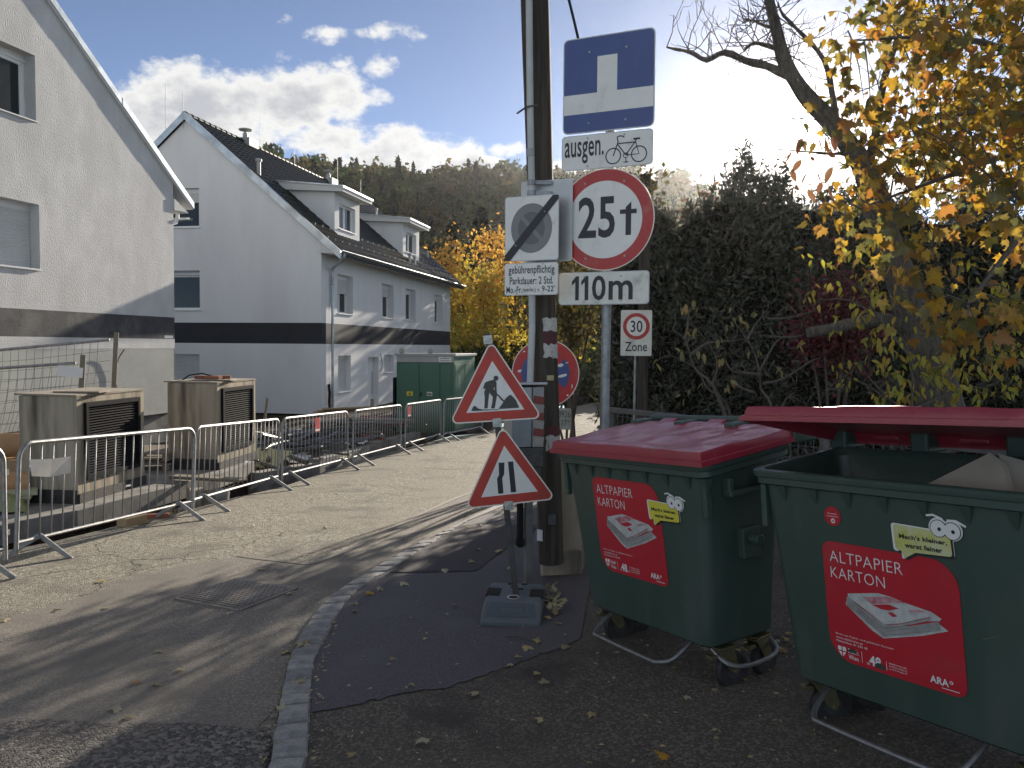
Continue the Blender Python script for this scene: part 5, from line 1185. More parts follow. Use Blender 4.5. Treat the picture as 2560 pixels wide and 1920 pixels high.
def sticker(t, x0, x1, z0, z1, rad, bub, torn):
    s = flat_front('sticker', [rpoly([(x0, z0), (x1, z0), (x1, z1), (x0, z1)], rad, 8)], .0025, STICKR, t)
    w = x1 - x0; h = z1 - z0; sx, sz = w / .60, h / .55; X = lambda a: x0 + a * sx; Z = lambda a: z0 + a * sz
    tx = lambda txt, a0, a1, b0, b1, bold=0., e=.004: text(txt, X(a0), None if a1 is None else X(a1), Z(b0), Z(b1), 0, STICKW, s, bold=bold, warp=lambda a, b: (a, fy(b) - e, b))
    tx('ALTPAPIER', .035, .375, .458, .508, -.012); tx('KARTON', .035, .292, .383, .433, -.012)
    off = lambda p: [(X(.315) + a * sx, Z(.262) + b * sz) for a, b in p]
    st_ = flat_front('newspaper_stack', [off(STACK['lo2'])], .0035, PAPER, s)
    for k, (n, mt) in enumerate((('ln2', PAPERD), ('ln1', PAPERD), ('sheet1', PAPER), ('lo1', PAPERD), ('top', PAPER), ('red1', PAPERP), ('red2', STICKR), ('red4', PAPERP), ('red3', STICKR))): flat_front('newspaper_stack' if mt is PAPER else 'newsprint', [off(STACK[n])], .0038 + .0003 * k, mt, s)
    m = MB()
    for k in range(11):                # folded edges of the sheets
        f = k / 10; a = Vector((-.21, .04 - .035 * f)); b = Vector((-.045, -.052 - .04 * f)); c = Vector((.2, .012 - .012 * f + .02 * (1 - f)))
        stroke(m, off([tuple(a), tuple(a.lerp(b, .5) + Vector((rnd.uniform(-.004, .004), .004))), tuple(b)]), .0022, 0); stroke(m, off([tuple(b), tuple(b.lerp(c, .5) - Vector((0, .006))), tuple(c)]), .0016, 0)
    m.v = [(x, fy(z) - .0068, z) for x, y, z in m.v]; m.build('sheet_edges', PAPERD, s, fix=False)
    for txt, a1, b in (('Bitte nur Papier und gefaltete Kartons.', .31, .118), ('www.abfall.wien.at', .165, .102), ('Misttelefon: 01 546 48', .185, .086)): tx(txt, .035, a1, b, b + .0105)
    sh = [rpoly([(X(.04), Z(.068)), (X(.04), Z(.045)), (X(.06), Z(.018)), (X(.08), Z(.045)), (X(.08), Z(.068))], .003, 3)]
    c = flat_front('city_crest', sh, .004, STICKW, s); flat_front('crest_cross', [[(X(.0575), Z(.02)), (X(.0625), Z(.02)), (X(.0625), Z(.068)), (X(.0575), Z(.068))], [(X(.04), Z(.044)), (X(.08), Z(.044)), (X(.08), Z(.049)), (X(.04), Z(.049))]], .0045, STICKR, s)
    tx('Stadt', .09, .14, .047, .068, .012); tx('Wien', .09, .138, .019, .04, .012); tx('DIE', .178, .192, .02, .03, .01); tx('48', .19, .245, .02, .066, .03); tx('er', .246, .26, .02, .03, .01)
    flat_front('divider', [[(X(.155), Z(.02)), (X(.157), Z(.02)), (X(.157), Z(.07)), (X(.155), Z(.07))], [(X(.268), Z(.02)), (X(.27), Z(.02)), (X(.27), Z(.06)), (X(.268), Z(.06))]], .004, STICKW, s)
    for txt, b in (('Abfallwirtschaft,', .05), ('Straßenreinigung', .038), ('und Fuhrpark', .026)): tx(txt, .28, .36, b, b + .009)
    tx('ARA', .455, .53, .03, .06, .03); tx('o', .533, .548, .044, .058, .02); flat_front('underline', [[(X(.5), Z(.018)), (X(.57), Z(.018)), (X(.57), Z(.021)), (X(.5), Z(.021))]], .004, STICKW, s)
    if torn:
        flat_front('torn_spot', [[(X(.09) + .03 * math.cos(a) * rnd.uniform(.5, 1.2) + .025, Z(.058) + .009 * math.sin(a) * rnd.uniform(.6, 1.3)) for a in [2 * math.pi * i / 9 for i in range(9)]], [(X(.24) + .03 * math.cos(a) * rnd.uniform(.5, 1.1), Z(.025) + .014 * math.sin(a) * rnd.uniform(.5, 1.3)) for a in [2 * math.pi * i / 9 for i in range(9)]]], .0048, BINGREEN, s)
    # speech bubble with two eyes
    bx0, bx1, bz0, bz1, ml = bub
    P = lambda a, b: (bx0 + a * (bx1 - bx0), bz0 + b * (bz1 - bz0))
    def bubble(d, tail=1.):
        q = [P(-d, .0 - d), P(.10, -.02 - d), P(.155 - d, -.30 * tail - d), P(.36 + d, -.01 - d), P(1 + d, .06 - d), P(.98 + d, .93 + d), P(-.02 - d, 1 + d)]
        return rpoly(q, [.012, .003, .004, .003, .012, .012, .012], 4)
    sh_ = [(x + .009, z - .008) for x, z in bubble(.0)]
    bb = flat_front('bubble_sticker', [bubble(.045), circ(P(.80, 1.0)[0], P(0, 1.08)[1], .040, 24), circ(P(1.03, 1.0)[0], P(0, 1.04)[1], .040, 24)], .0055, STICKW, t)
    flat_front('bubble_shadow', [sh_], .0060, BLACK, bb); flat_front('bubble_face', [bubble(0.)], .0066, ml, bb)
    e = .0072
    for a, b in ((.80, 1.06), (1.03, 1.02)):
        c = P(a, b); flat_front('eye', [circ(*c, .0345, 28)], e, BLACK, bb); flat_front('eye', [circ(*c, .0315, 28)], e + .0006, STICKW, bb); flat_front('pupil', [circ(c[0] + .004, c[1] - .002, .0075, 14)], e + .0012, BLACK, bb); e += .0002
    m = MB()
    stroke(m, [P(.60, 1.50), P(.72, 1.55), P(.88, 1.42)], .008, 0); stroke(m, [P(.95, 1.40), P(1.1, 1.42), P(1.26, 1.25)], .008, 0)
    m.v = [(x, fy(z) - .0065, z) for x, y, z in m.v]; m.build('eyebrows', STICKW, bb, fix=False)
    for txt, a0, a1, b0, b1 in (("Mach's kleiner,", .08, .93, .44, .66), ('warat feiner', .17, .84, .14, .34)):
        p, q = P(a0, b0), P(a1, b1); text(txt, p[0], q[0], p[1], q[1], 0, BLACK, bb, bold=.03, warp=lambda a, b: (a, fy(b) - .0076, b))
def make_bin(label, loc, yaw, rx, ry, open_lid, stk, bub, ycol, torn):
    t = thing('waste_paper_container', label, 'wheeled bin', loc, (rx, ry, yaw), 'green waste paper containers')
    make_body(t)
    for k in range(8):                 # comb ribs under the rim
        x = -.505 + .1715 * k - (.0 if k < 7 else .0)
        if k == 7: x = .65
        m = MB(); zt = HR - .066; m.add([(x - .024, .012, zt), (x + .024, .012, zt), (x + .006, fy(zt - .085) + .004, zt - .085), (x - .024, .06, zt), (x + .024, .06, zt)], [(0, 1, 2), (0, 2, 3), (1, 4, 2), (0, 3, 4, 1)]); m.build('comb_rib', BINGREEN, t)
    lid = make_lid(t)
    hy, hz = BD + .10, HR + HB + .07
    T = Matrix.Translation((0, 0, HR + .002)) @ Matrix.Rotation(math.atan(HB / BD), 4, 'X')
    if open_lid: T = Matrix.Translation((0, hy, hz)) @ Matrix.Rotation(-open_lid, 4, 'X') @ Matrix.Translation((0, -hy, -hz)) @ T
    lid.matrix_local = T
    MB().tube([(-.66, hy + .045, hz + .02), (.66, hy + .045, hz + .02)], .022, 10).build('hinge_bar', BINGREEN, t, smooth=True)
    for x in (-.66, -.22, .22, .66): MB().box((x, hy - .03, hz - .03), (.09, .16, .1)).build('hinge_bracket', BINGREEN, t, bevel=.012)
    for x in (-.494, .494):
        for y in (.2, .45): caster(t, x, y, R(rnd.uniform(-50, 40)) if y < .3 else R(rnd.uniform(0, 360)))
    fb = [(-.40, .16, .23), (-.385, .04, .17), (-.34, -.03, .15), (-.28, -.045, .145), (.16, -.045, .135), (.24, -.03, .135), (.29, .04, .15), (.31, .18, .235)]
    fb, fr_ = densify([Vector(p) for p in fb], [.0125] * len(fb), 4); MB().tube(fb, fr_, 10).build('foot_bar', BARST, t, smooth=True)
    for sd in (1, -1):
        m = MB(); m.box((sd * .672, .30, HR - .16), (.05, .3, .03)); m.box((sd * .655, .17, HR - .13), (.06, .03, .1)); m.box((sd * .655, .44, HR - .13), (.06, .03, .1)); m.build('side_handle', BINGREEN, t, bevel=.008)
        m = MB(); m.box((sd * .612, .33, .78), (.05, .12, .16)); m.tube([(sd * .6, .33, .80), (sd * .70, .33, .80)], .028, 12); m.build('lifting_pin', BINGREEN, t, bevel=.006)
        MB().box((sd * .63, .05, HR - .17), (.03, .035, .2)).build('corner_rib', BINGREEN, t, bevel=.005)
        if sd > 0:
            sb_, sr_ = densify([Vector(p) for p in ((.46, .16, .22), (.56, .17, .165), (.615, .26, .15), (.615, .44, .16), (.56, .52, .18), (.46, .53, .22))], [.012] * 6, 4); MB().tube(sb_, sr_, 8).build('side_bar', BARST, t, smooth=True)
    sticker(t, *stk, bub + (ycol,), torn); m = MB()
    for k in range(16):
        x, z = rnd.uniform(-.5, .5), rnd.uniform(.3, 1.08); a = rnd.gauss(0, .35); l = rnd.uniform(.02, .12)
        if stk[0] - .06 < x < max(stk[1], bub[1]) + .08 and stk[2] - .03 < z: continue
        stroke(m, [(x - l * math.cos(a), z - l * math.sin(a)), (x, z + rnd.uniform(-.006, .006)), (x + l * math.cos(a), z + l * math.sin(a))], rnd.uniform(.0012, .0035), 0)
    m.v = [(x, fy(z) - .0012, z) for x, y, z in m.v]; m.build('scuff_marks', M('scuffed_plastic', (.10, .13, .115), .7), t, fix=False, kind='stuff'); return t
bin1 = make_bin('smaller-looking green waste paper container with closed red lid beside the pole', (.716, 4.5533, .0119), -1.0591, .0661, -.0642, 0, (-.338, .272, .523, 1.085, [.11, .045, .11, .045]), (.185, .425, .895, .995), STICKY, False)
bin2 = make_bin('nearest green waste paper container with its red lid propped open', (1.5465, 3.2462, .1031), -1.039, .0327, -.0639, R(17.5), (-.313, .300, .403, .928, [.115, .045, .115, .045]), (.05, .285, .942, 1.045), STICKYF, True)
o = flat_front('round_sticker', [circ(-.245, 1.04, .042, 32)], .003, STICKR, bin2)
for txt, x0, x1, z0, z1 in (('Ich werde', -.268, -.222, 1.048, 1.055), ('ausgetauscht', -.275, -.215, 1.036, 1.043)): text(txt, x0, x1, z0, z1, 0, STICKW, o, bold=.01, warp=lambda a, b: (a, fy(b) - .0042, b))
flat_front('logo', [circ(-.243, 1.020, .011, 18)], .0042, STICKW, o); text('48', -.2495, -.2365, 1.015, 1.0245, 0, STICKR, o, bold=.03, warp=lambda a, b: (a, fy(b) - .005, b))
# cardboard sticking up inside the open container
BM = Matrix.LocRotScale(Vector((1.5465, 3.2462, .1031)), Euler((.0327, -.0639, -1.039)), None)
m = MB(); m.add([(.05, .19, .95), (.50, .19, .95), (.40, .22, HR + .07), (.33, .24, HR + .11), (.03, .2, HR - .06)], [(0, 1, 2, 3, 4)]); m.add([(.50, .2, .9), (.52, .42, .95), (.52, .44, HR + .02), (.35, .26, HR + .105)], [(0, 1, 2, 3)])
m.v = [tuple(BM @ Vector(v)) for v in m.v]
o = m.build('cardboard_box', CARD, fix=False); sd = o.modifiers.new('thick', 'SOLIDIFY'); sd.thickness = .006; tag(o, 'flattened grey-brown cardboard box sticking up in the open container', 'cardboard')
for k in range(6):
    c = BM @ Vector((rnd.uniform(-.35, .4), rnd.uniform(.31, .35), .84 + .02 * k)); o = MB().box((0, 0, 0), (.22, .16, .02)).build('cardboard_sheet', CARD); o.location = c; o.rotation_euler = (rnd.uniform(-.2, .2), rnd.uniform(-.2, .2), rnd.uniform(0, 3)); tag(o, 'loose cardboard sheet lying inside the open container', 'cardboard', 'cardboard inside the open container')

# ------------------------------------------------------------------ vegetation
rs = np.random.RandomState(11)
def quads(cen, size, up=None, aspect=1.6, droop=0.):
    """a leaf (bent diamond of two faces) at every centre, turned at random"""
    n = len(cen); d = rs.normal(size=(n, 3)); d[:, 2] -= droop; d /= np.linalg.norm(d, axis=1)[:, None]
    e = rs.normal(size=(n, 3)); e -= d * (d * e).sum(1)[:, None]; e /= np.linalg.norm(e, axis=1)[:, None]
    s = (size * rs.uniform(.6, 1.35, n))[:, None]; nn = np.cross(d, e)
    a = cen - d * s * aspect / 2; b = cen + e * s * .5 + nn * s * .1; c = cen + d * s * aspect / 2; f = cen - e * s * .5 + nn * s * .1
    V = np.stack([a, b, c, f], 1).reshape(-1, 3)
    i = np.arange(n)[:, None] * 4
    return V, np.concatenate([i, i + 1, i + 2, i, i + 2, i + 3], 1).reshape(-1, 3)
def np_mesh(name, V, F, mat):
    me = bpy.data.meshes.new(name); me.vertices.add(len(V)); me.vertices.foreach_set('co', np.asarray(V, np.float32).ravel())
    me.loops.add(F.size); me.loops.foreach_set('vertex_index', F.ravel().astype(np.int32)); me.polygons.add(len(F))
    me.polygons.foreach_set('loop_start', np.arange(0, F.size, 3, dtype=np.int32)); me.polygons.foreach_set('loop_total', np.full(len(F), 3, np.int32))
    me.materials.append(mat); me.update(calc_edges=True); me.validate(); return me
def clumps(n_cl, per, rad, spread, center=(0, 0, 0), hollow=.55, flat=1.):
    """points in clumps that fill an uneven ellipsoid"""
    d = rs.normal(size=(n_cl, 3)); d /= np.linalg.norm(d, axis=1)[:, None]
    r = (hollow + (1 - hollow) * rs.uniform(0, 1, n_cl) ** .5) * rs.uniform(.82, 1.12, n_cl)
    c = d * r[:, None] * np.array(rad); k = np.maximum(4, (per * rs.uniform(.5, 1.5, n_cl)).astype(int))
    P = np.repeat(c, k, 0) + rs.normal(size=(k.sum(), 3)) * spread * np.array((1, 1, flat)); return P + np.array(center)
L_GREEN = LEAF('leaf_dull_green', [(.032, .06, .018), (.05, .085, .024), (.07, .10, .032), (.10, .10, .035)], .42)
L_OLIVE = LEAF('leaf_olive', [(.07, .08, .024), (.11, .10, .03), (.15, .11, .035), (.10, .07, .03)], .42)
L_CONI = LEAF('needle_dark', [(.012, .022, .014), (.02, .032, .018), (.03, .042, .022)], .15)
L_YEL = LEAF('leaf_yellow', [(.55, .40, .05), (.66, .50, .07), (.44, .42, .08), (.66, .42, .05), (.32, .34, .08)], .58)
L_ORA = LEAF('leaf_orange', [(.62, .34, .06), (.68, .42, .07), (.55, .28, .06), (.6, .44, .08)], .58)
L_MAPLE = LEAF('leaf_maple', [(.46, .27, .03), (.56, .36, .04), (.30, .21, .045), (.44, .18, .03), (.20, .18, .05), (.12, .13, .045), (.38, .27, .04)], .6)
L_LIME = LEAF('leaf_lime', [(.40, .40, .05), (.52, .45, .06), (.28, .32, .05), (.55, .36, .05), (.18, .20, .05)], .5)
L_PALE = LEAF('leaf_pale', [(.26, .25, .10), (.33, .27, .10), (.2, .2, .1), (.36, .24, .07)], .4)
L_RED = LEAF('leaf_red', [(.22, .08, .05), (.26, .13, .06), (.2, .07, .045), (.28, .16, .07)], .45)
L_PURP = LEAF('leaf_purple', [(.12, .02, .035), (.20, .035, .05), (.07, .02, .025), (.16, .05, .04)], .35)
L_HEDGE = LEAF('leaf_hedge', [(.055, .066, .050), (.075, .085, .06), (.10, .105, .07), (.12, .098, .07)], .25)
L_DRY = LEAF('leaf_fallen', [(.42, .36, .20), (.50, .40, .18), (.34, .26, .13), (.46, .44, .30), (.30, .18, .07)], .3)

# wooded hill
hx_ = [-220, -130, -79, -43, -26, -9.5, 3.9, 25, 51, 66.6, 75, 100, 185, 400]
hz_ = [40, 54, 59, 56.5, 53.5, 54, 57, 56, 54.5, 50, 47, 40, 25, 12]
def hill(x, y):
    t = min(max((y - 105) / 195, 0), 1) ** 1.3; top = float(np.interp(x * 300 / max(y, 66), hx_, hz_)) if y > 0 else 0
    return -1.6 + (top + 1.6) * (t ** .85) + 1.5 * math.sin(x * .09) * math.sin(y * .06) * t
m = MB(); nx, ny = 61, 31
for j in range(ny):
    for i in range(nx): x, y = -300 + 600 * i / (nx - 1), 52 + 290 * j / (ny - 1); m.v.append((x, y, hill(x, y) - (.0 if y > 60 else .3)))
m.f = [(j * nx + i, j * nx + i + 1, (j + 1) * nx + i + 1, (j + 1) * nx + i) for j in range(ny - 1) for i in range(nx - 1)]
m.build('hill', M('forest_floor', (.035, .035, .02), .95, 0, (.06, .05, .03), .3), smooth=True, kind='structure')
def limb_set(mb, h, r, crown, n=7):
    mb.tube([(0, 0, -.5), (.05, .0, h * .3), (.0, .05, h * .62), (.02, .03, h * .9)], [r, r * .8, r * .5, r * .12], 7)
    for k in range(n):
        a = 2.4 * k; z = h * (.28 + .5 * k / n); mb.tube([(0, 0, z), (crown * .45 * math.cos(a), crown * .45 * math.sin(a), z + h * .12), (crown * .85 * math.cos(a), crown * .85 * math.sin(a), z + h * .22)], [r * .4, r * .25, r * .06], 5)
def two_mat(name, V, F, leafm, limbs):
    me = np_mesh(name, V, F, leafm); me.materials.append(BARK); b = bmesh.new(); b.from_mesh(me)
    t = limbs.mesh('t', BARK); n0 = len(b.faces); b.from_mesh(t); b.faces.ensure_lookup_table()
    for f in b.faces[n0:]: f.material_index = 1
    b.to_mesh(me); b.free(); bpy.data.meshes.remove(t); return me
def conifer_pts(h, r, n):
    z = rs.uniform(.06, 1, n) ** 1.15; a = rs.uniform(0, 2 * math.pi, n); lay = np.floor(z * 15) / 15 + .035
    rr = r * (1.02 - lay) * (.35 + .65 * rs.uniform(0, 1, n) ** .5) * (1 + .25 * np.sin(a * 5 + lay * 40)); P = np.stack([rr * np.cos(a), rr * np.sin(a), h * (z - .09 * rr / r)], 1); return P
protos = []
for k, (mt, rad, lab) in enumerate(((L_GREEN, (3.4, 3.4, 3.8), 'dull green broadleaf tree standing in the wooded hillside'), (L_OLIVE, (3.6, 3.6, 3.6), 'browning olive tree standing in the wooded hillside'), (L_GREEN, (4.2, 4.0, 4.4), 'dull green broadleaf tree standing in the wooded hillside'), (L_OLIVE, (2.8, 2.8, 4.2), 'browning olive tree standing in the wooded hillside'))):
    V, F = quads(clumps(70, 26, rad, .62, (0, 0, 5.8)), .55); lb = MB(); limb_set(lb, 8.5, .22, 3)
    protos.append((two_mat('forest_tree', V, F, mt, lb), lab, 'trees on the wooded hillside, ' + ('green' if mt is L_GREEN else 'browning')))
for h, r in ((11.5, 2.6), (10, 2.3)):
    V, F = quads(conifer_pts(h, r, 1900), .42, droop=.8, aspect=2.2); lb = MB().tube([(0, 0, -.5), (0, 0, h * .98)], [.2, .02], 6)
    protos.append((two_mat('spruce', V, F, L_CONI, lb), 'dark spruce standing in the wooded hillside', 'spruces on the wooded hillside'))
cands = []; y = 74.
while y < 312:
    x = -.45 * y
    while x < .50 * y:
        X, Y = x + rnd.uniform(-2.6, 2.6), y + rnd.uniform(-2.6, 2.6); u = X / Y
        cands.append((X, Y, (-.27 < u < -.02) or (.06 < u < .26), (-.34 < u < .34)))
        x += 6.0 + y * .006
    y += 6.2 if y < 250 else 5
cands.sort(key=lambda c: (not c[2], c[1])); far = {}
for i, (X, Y, seen, near_) in enumerate(cands):
    u = X / Y; con = rnd.random() < (.30 if u < -.05 else .45); p = rnd.choice(protos[4:] if con else (protos[0], protos[2], protos[2], protos[1], protos[3])); s = rnd.uniform(.8, 1.3)
    T = (X, Y, hill(X, Y) - .4); sc = (s * rnd.uniform(.85, 1.2), s * rnd.uniform(.85, 1.2), s * rnd.uniform(.85, 1.2)); rz_ = rnd.uniform(0, 6.28)
    if seen and i < 290:
        o = bpy.data.objects.new('spruce' if con else 'forest_tree', p[0]); COL.objects.link(o); o.location = T; o.scale = sc; o.rotation_euler = (0, 0, rz_); tag(o, p[1], 'tree', p[2])
    else: far.setdefault(protos.index(p), []).append((T, sc, rz_))
for k, L_ in far.items():              # the rest of the wood, thinned out, as one mass per kind
    me = protos[k][0]; v = np.array([q.co[:] for q in me.vertices]); V_, F_ = [], []
    nq = (len(v) // 4) if False else None
    mt = protos[k][0].materials[0]; q = v[:(len(v) // 4) * 4]; lv = q.reshape(-1, 4, 3); take = lv[rs.permutation(len(lv) - 20)[:300]] ; c0 = take.mean(1, keepdims=True); take = c0 + (take - c0) * 1.75; take = take.reshape(-1, 3)
    base_f = np.concatenate([np.arange(420)[:, None] * 4 + np.array([[0, 1, 2]]), np.arange(420)[:, None] * 4 + np.array([[0, 2, 3]])], 0)
    for i, (T, sc, rz_) in enumerate(L_):
        c, s_ = math.cos(rz_), math.sin(rz_); w = take * np.array(sc); w = np.stack([w[:, 0] * c - w[:, 1] * s_, w[:, 0] * s_ + w[:, 1] * c, w[:, 2]], 1) + np.array(T); V_.append(w); F_.append(base_f + 1680 * i)
    link('forest', np_mesh('forest', np.concatenate(V_), np.concatenate(F_), mt), kind='stuff')
# three conifers that stand out
for (px, py, Y, h, r) in ((850, 410, 190, 20, 4.6), (1040, 452, 95, 17, 4.9), (1100, 375, 285, 15, 3.4)):
    tp = atd(px, py, Y); V, F = quads(conifer_pts(h, r, 3200), .5, droop=.5, aspect=2.4); t = thing('pine', {850: 'dark pointed conifer above the roof of the long house', 1040: 'large dark pine behind the yellow tree', 1100: 'tall dark spruce on the hill crest near the pole'}[px], 'tree', (tp.x, tp.y, tp.z - h))
    link('crown', np_mesh('crown', V, F, L_CONI), t); MB().tube([(0, 0, -3), (0, 0, h * .97)], [.3, .03], 8).build('trunk', BARK, t, smooth=True)

def tree(name, label, loc, h, r, crowns, size, cat='tree', mats=None, ncl=90, per=40, spread=.4, trunk_r=.2, nl=9):
    t = thing(name, label, cat, loc)
    for k, (c, rad, mt, frac) in enumerate(crowns):
        V, F = quads(clumps(int(ncl * frac), per, rad, spread, c, .35), size, droop=.3); link('crown', np_mesh('crown', V, F, mt), t)
    b = MB(); limb_set(b, h * .92, trunk_r, r, nl); b.build('trunk', BARK, t, smooth=True); return t
# the yellow tree behind the long house and its neighbours
p = atd(1060, 870, 50)
tree('yellow_tree', 'bright yellow and orange autumn tree behind the long white house', (p.x - .6, 50, -1.1), 9.6, 3, [((-2.3, 0, 7.0), (1.6, 1.8, 2.3), L_ORA, .55), ((1.3, 0, 7.0), (1.7, 1.8, 3.0), L_ORA, .55), ((0, -.3, 4.6), (3.3, 2.6, 3.2), L_YEL, 1.2), ((-.8, -1.2, 3.0), (2.6, 2, 2.3), L_LIME, .6)], .17, ncl=64, per=62, spread=.46, trunk_r=.22)
tree('yellowing_tree', 'olive tree with a few lit yellow leaves behind the poles', (3.1, 44, -1.0), 8, 2.6, [((0, 0, 5.6), (2.5, 2, 2.6), L_OLIVE, 1), ((-.7, -1, 3.4), (1.6, 1.5, 1.6), L_YEL, .35)], .24, ncl=80, per=36, spread=.4)
for k, (x, Y, h, r, l) in enumerate(((7.5, 64, 8.0, 2.6, 'dark spruce at the bend of the street behind the poles'), (11.5, 60, 8.0, 2.6, 'dark spruce right of the one at the street bend'), (2.2, 66, 8, 2.6, 'dark spruce behind the yellow tree, left of the street bend'), (15.5, 58, 8, 2.7, 'third dark spruce along the street bend, behind the weight limit sign'))):
    V, F = quads(conifer_pts(h, r, 5200), .34, droop=.6, aspect=2.2); t = thing('spruce', l, 'tree', (x, Y, -1.1)); link('crown', np_mesh('crown', V, F, L_CONI), t); MB().tube([(0, 0, 0), (0, 0, h * .97)], [.2, .02], 8).build('trunk', BARK, t, smooth=True)
for k, (x, Y, rad, mt, l) in enumerate(((-1.8, 47, (2.0, 1.5, 1.6), L_GREEN, 'green bush under the yellow tree beside the cabinet'), (5.2, 41, (2.2, 1.5, 1.7), L_GREEN, 'green bush at the end of the visible street'), (8.0, 38.5, (2.2, 1.6, 1.9), L_GREEN, 'green bush right of the street end behind the zone sign'), (2.0, 47, (2.0, 1.5, 1.7), L_OLIVE, 'olive bush at the foot of the trees at the street bend'))):
    V, F = quads(clumps(60, 60, rad, .3, (0, 0, rad[2] * .8), .4), .2); t = thing('bush', l, 'bush', (x, Y, -1.1)); link('foliage', np_mesh('foliage', V, F, mt), t); b = MB(); limb_set(b, 1.8, .06, 1.2, 5); b.build('stems', BARK, t)

# the tall dark hedge that shades the pavement
HX = [1.6, 1.9, 2.5, 3.75, 5.0, 7.0, 9.5]; HT = [2.4, 3.3, 4.0, 4.75, 4.6, 4.35, 4.3]
hdg = thing('hedge', 'tall dark evergreen hedge behind the containers and the zone sign', 'hedge', (0, 14.6, 0))
N_ = 100000; hx = rs.uniform(1.6, 9.8, N_); ht = np.interp(hx, HX, HT) * (1 + .07 * np.sin(hx * 3.1 + 1) + .05 * np.sin(hx * 8.3) + .04 * np.sin(hx * 19) + .06 * rs.uniform(-1, 1, N_) ** 3)
hz = -.5 + (ht + .5) * rs.uniform(0, 1, N_) ** .85; edge_ = rs.uniform(0, 1, N_) ** .35 * .85; sgn_ = rs.choice([-1, 1], N_, p=[.72, .28])
ht = ht
hy = sgn_ * edge_ * (1 + .30 * np.sin(hx * 3 + hz * 2) + .16 * np.sin(hx * 7.3 - hz * 5) + .10 * np.sin(hx * 15 + hz * 11)) * np.clip(1.25 - hz / (ht + .6), .35, 1)
V, F = quads(np.stack([hx, hy, hz], 1) + rs.normal(size=(N_, 3)) * .06, .042, droop=-.5, aspect=3.2); link('foliage', np_mesh('foliage', V, F, L_HEDGE), hdg)
m = MB()
for side in (-1, 1):
    pass
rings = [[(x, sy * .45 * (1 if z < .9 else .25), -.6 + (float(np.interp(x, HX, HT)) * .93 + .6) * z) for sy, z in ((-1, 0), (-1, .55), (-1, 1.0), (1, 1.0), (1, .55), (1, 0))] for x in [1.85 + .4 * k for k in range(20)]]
m.loft(rings).build('light_blocking_core', M('hedge_dark_core', (.012, .014, .009), .95, 0, (.02, .018, .012), 6), hdg)  # solid dark core added inside the leaves to block the light
tw = MB()
for k in range(90):
    x = rnd.uniform(2.6, 6.5); z = float(np.interp(x, HX, HT)); p = Vector((x, rnd.uniform(-.4, .3), z - .25)); d = Vector((rnd.uniform(-.4, .4), 0, 1)).normalized(); l = rnd.uniform(.3, .75); tw.tube([p, p + d * l * .6 + Vector((.03, 0, 0)), p + d * l], [.008, .006, .003], 4)
tw.build('twigs', TWIG, hdg, kind='stuff')
sbu = thing('sparse_bush', 'thin sparse bush at the left end of the tall hedge, behind the wooden pole', 'bush', (.95, 15, -.35)); b = MB(); tip_ = []
for k in range(13):
    a = k * 2.4; p = Vector((.25 * math.cos(a), .25 * math.sin(a), 0)); q = Vector((rnd.uniform(-.75, .7), rnd.uniform(-.6, .6), rnd.uniform(2.4, 4.3))); mdl = p.lerp(q, .55) + Vector((rnd.uniform(-.12, .12), rnd.uniform(-.12, .12), .25)); b.tube([p, mdl, q], [.028, .02, .005], 5); tip_.append(q)
    for j in range(7):
        f = rnd.uniform(.45, 1); o_ = mdl.lerp(q, f); e = o_ + Vector((rnd.uniform(-.4, .4), rnd.uniform(-.4, .4), rnd.uniform(.05, .5))); b.tube([o_, e], [.009, .003], 4); tip_.append(e)
b.build('stems', TWIG, sbu)
P_ = np.concatenate([np.array(t_)[None] + rs.normal(size=(16, 3)) * .13 for t_ in tip_]); V, F = quads(P_, .075, droop=.2); link('foliage', np_mesh('foliage', V, F, L_OLIVE), sbu)
vp = thing('vine_post', 'dark post with dry vine tangle at its top, behind the weight limit sign', 'post', (1.80, 11.3, 0)); MB().tube([(0, 0, -.3), (0, 0, 4.2)], .075, 10).build('post', WOODP, vp, smooth=True); b = MB()
for k in range(16):
    a = rnd.uniform(0, 6.28); z = rnd.uniform(3.6, 4.2); b.tube([(.08 * math.cos(a), .08 * math.sin(a), z), (.2 * math.cos(a), .2 * math.sin(a), z + .08), (.2 * math.cos(a + .5), .2 * math.sin(a + .5), z - .12), (.1 * math.cos(a + .8), .1 * math.sin(a + .8), z - .3)], .008, 5)
b.build('vines', TWIG, vp, kind='stuff'); V, F = quads(rs.normal(size=(110, 3)) * np.array((.14, .14, .16)) + np.array((0, 0, 4.08)), .06); link('foliage', np_mesh('foliage', V, F, L_OLIVE), vp)
rsb = thing('reddish_shrub', 'reddish leaved shrub rising above the hedge just left of the sun', 'shrub', (4.15, 15.2, 0))
V, F = quads(clumps(30, 14, (.95, .35, .7), .22, (0, 0, 4.2), .3), .06); link('foliage', np_mesh('foliage', V, F, L_RED), rsb); b = MB()
for k in range(10): a = k * .7; b.tube([(0, 0, -.1), (.15 * math.cos(a), .1 * math.sin(a), 2.4), (.6 * math.cos(a), .4 * math.sin(a), 4.2), (.75 * math.cos(a), .4 * math.sin(a), 5.1)], [.03, .025, .014, .004], 5)
b.build('stems', TWIG, rsb)
pb = thing('purple_shrub', 'purple leaved shrub left of the large tree trunk', 'shrub', (4.15, 10.6, 0))
V, F = quads(clumps(60, 60, (.5, .4, .6), .15, (0, 0, 2.15), .2), .045); link('foliage', np_mesh('foliage', V, F, L_PURP), pb); b = MB()
for k in range(9): a = k * .8; b.tube([(0, 0, 0), (.2 * math.cos(a), .2 * math.sin(a), 1.4), (.5 * math.cos(a), .4 * math.sin(a), 2.6)], [.02, .015, .004], 5)
b.build('stems', TWIG, pb)

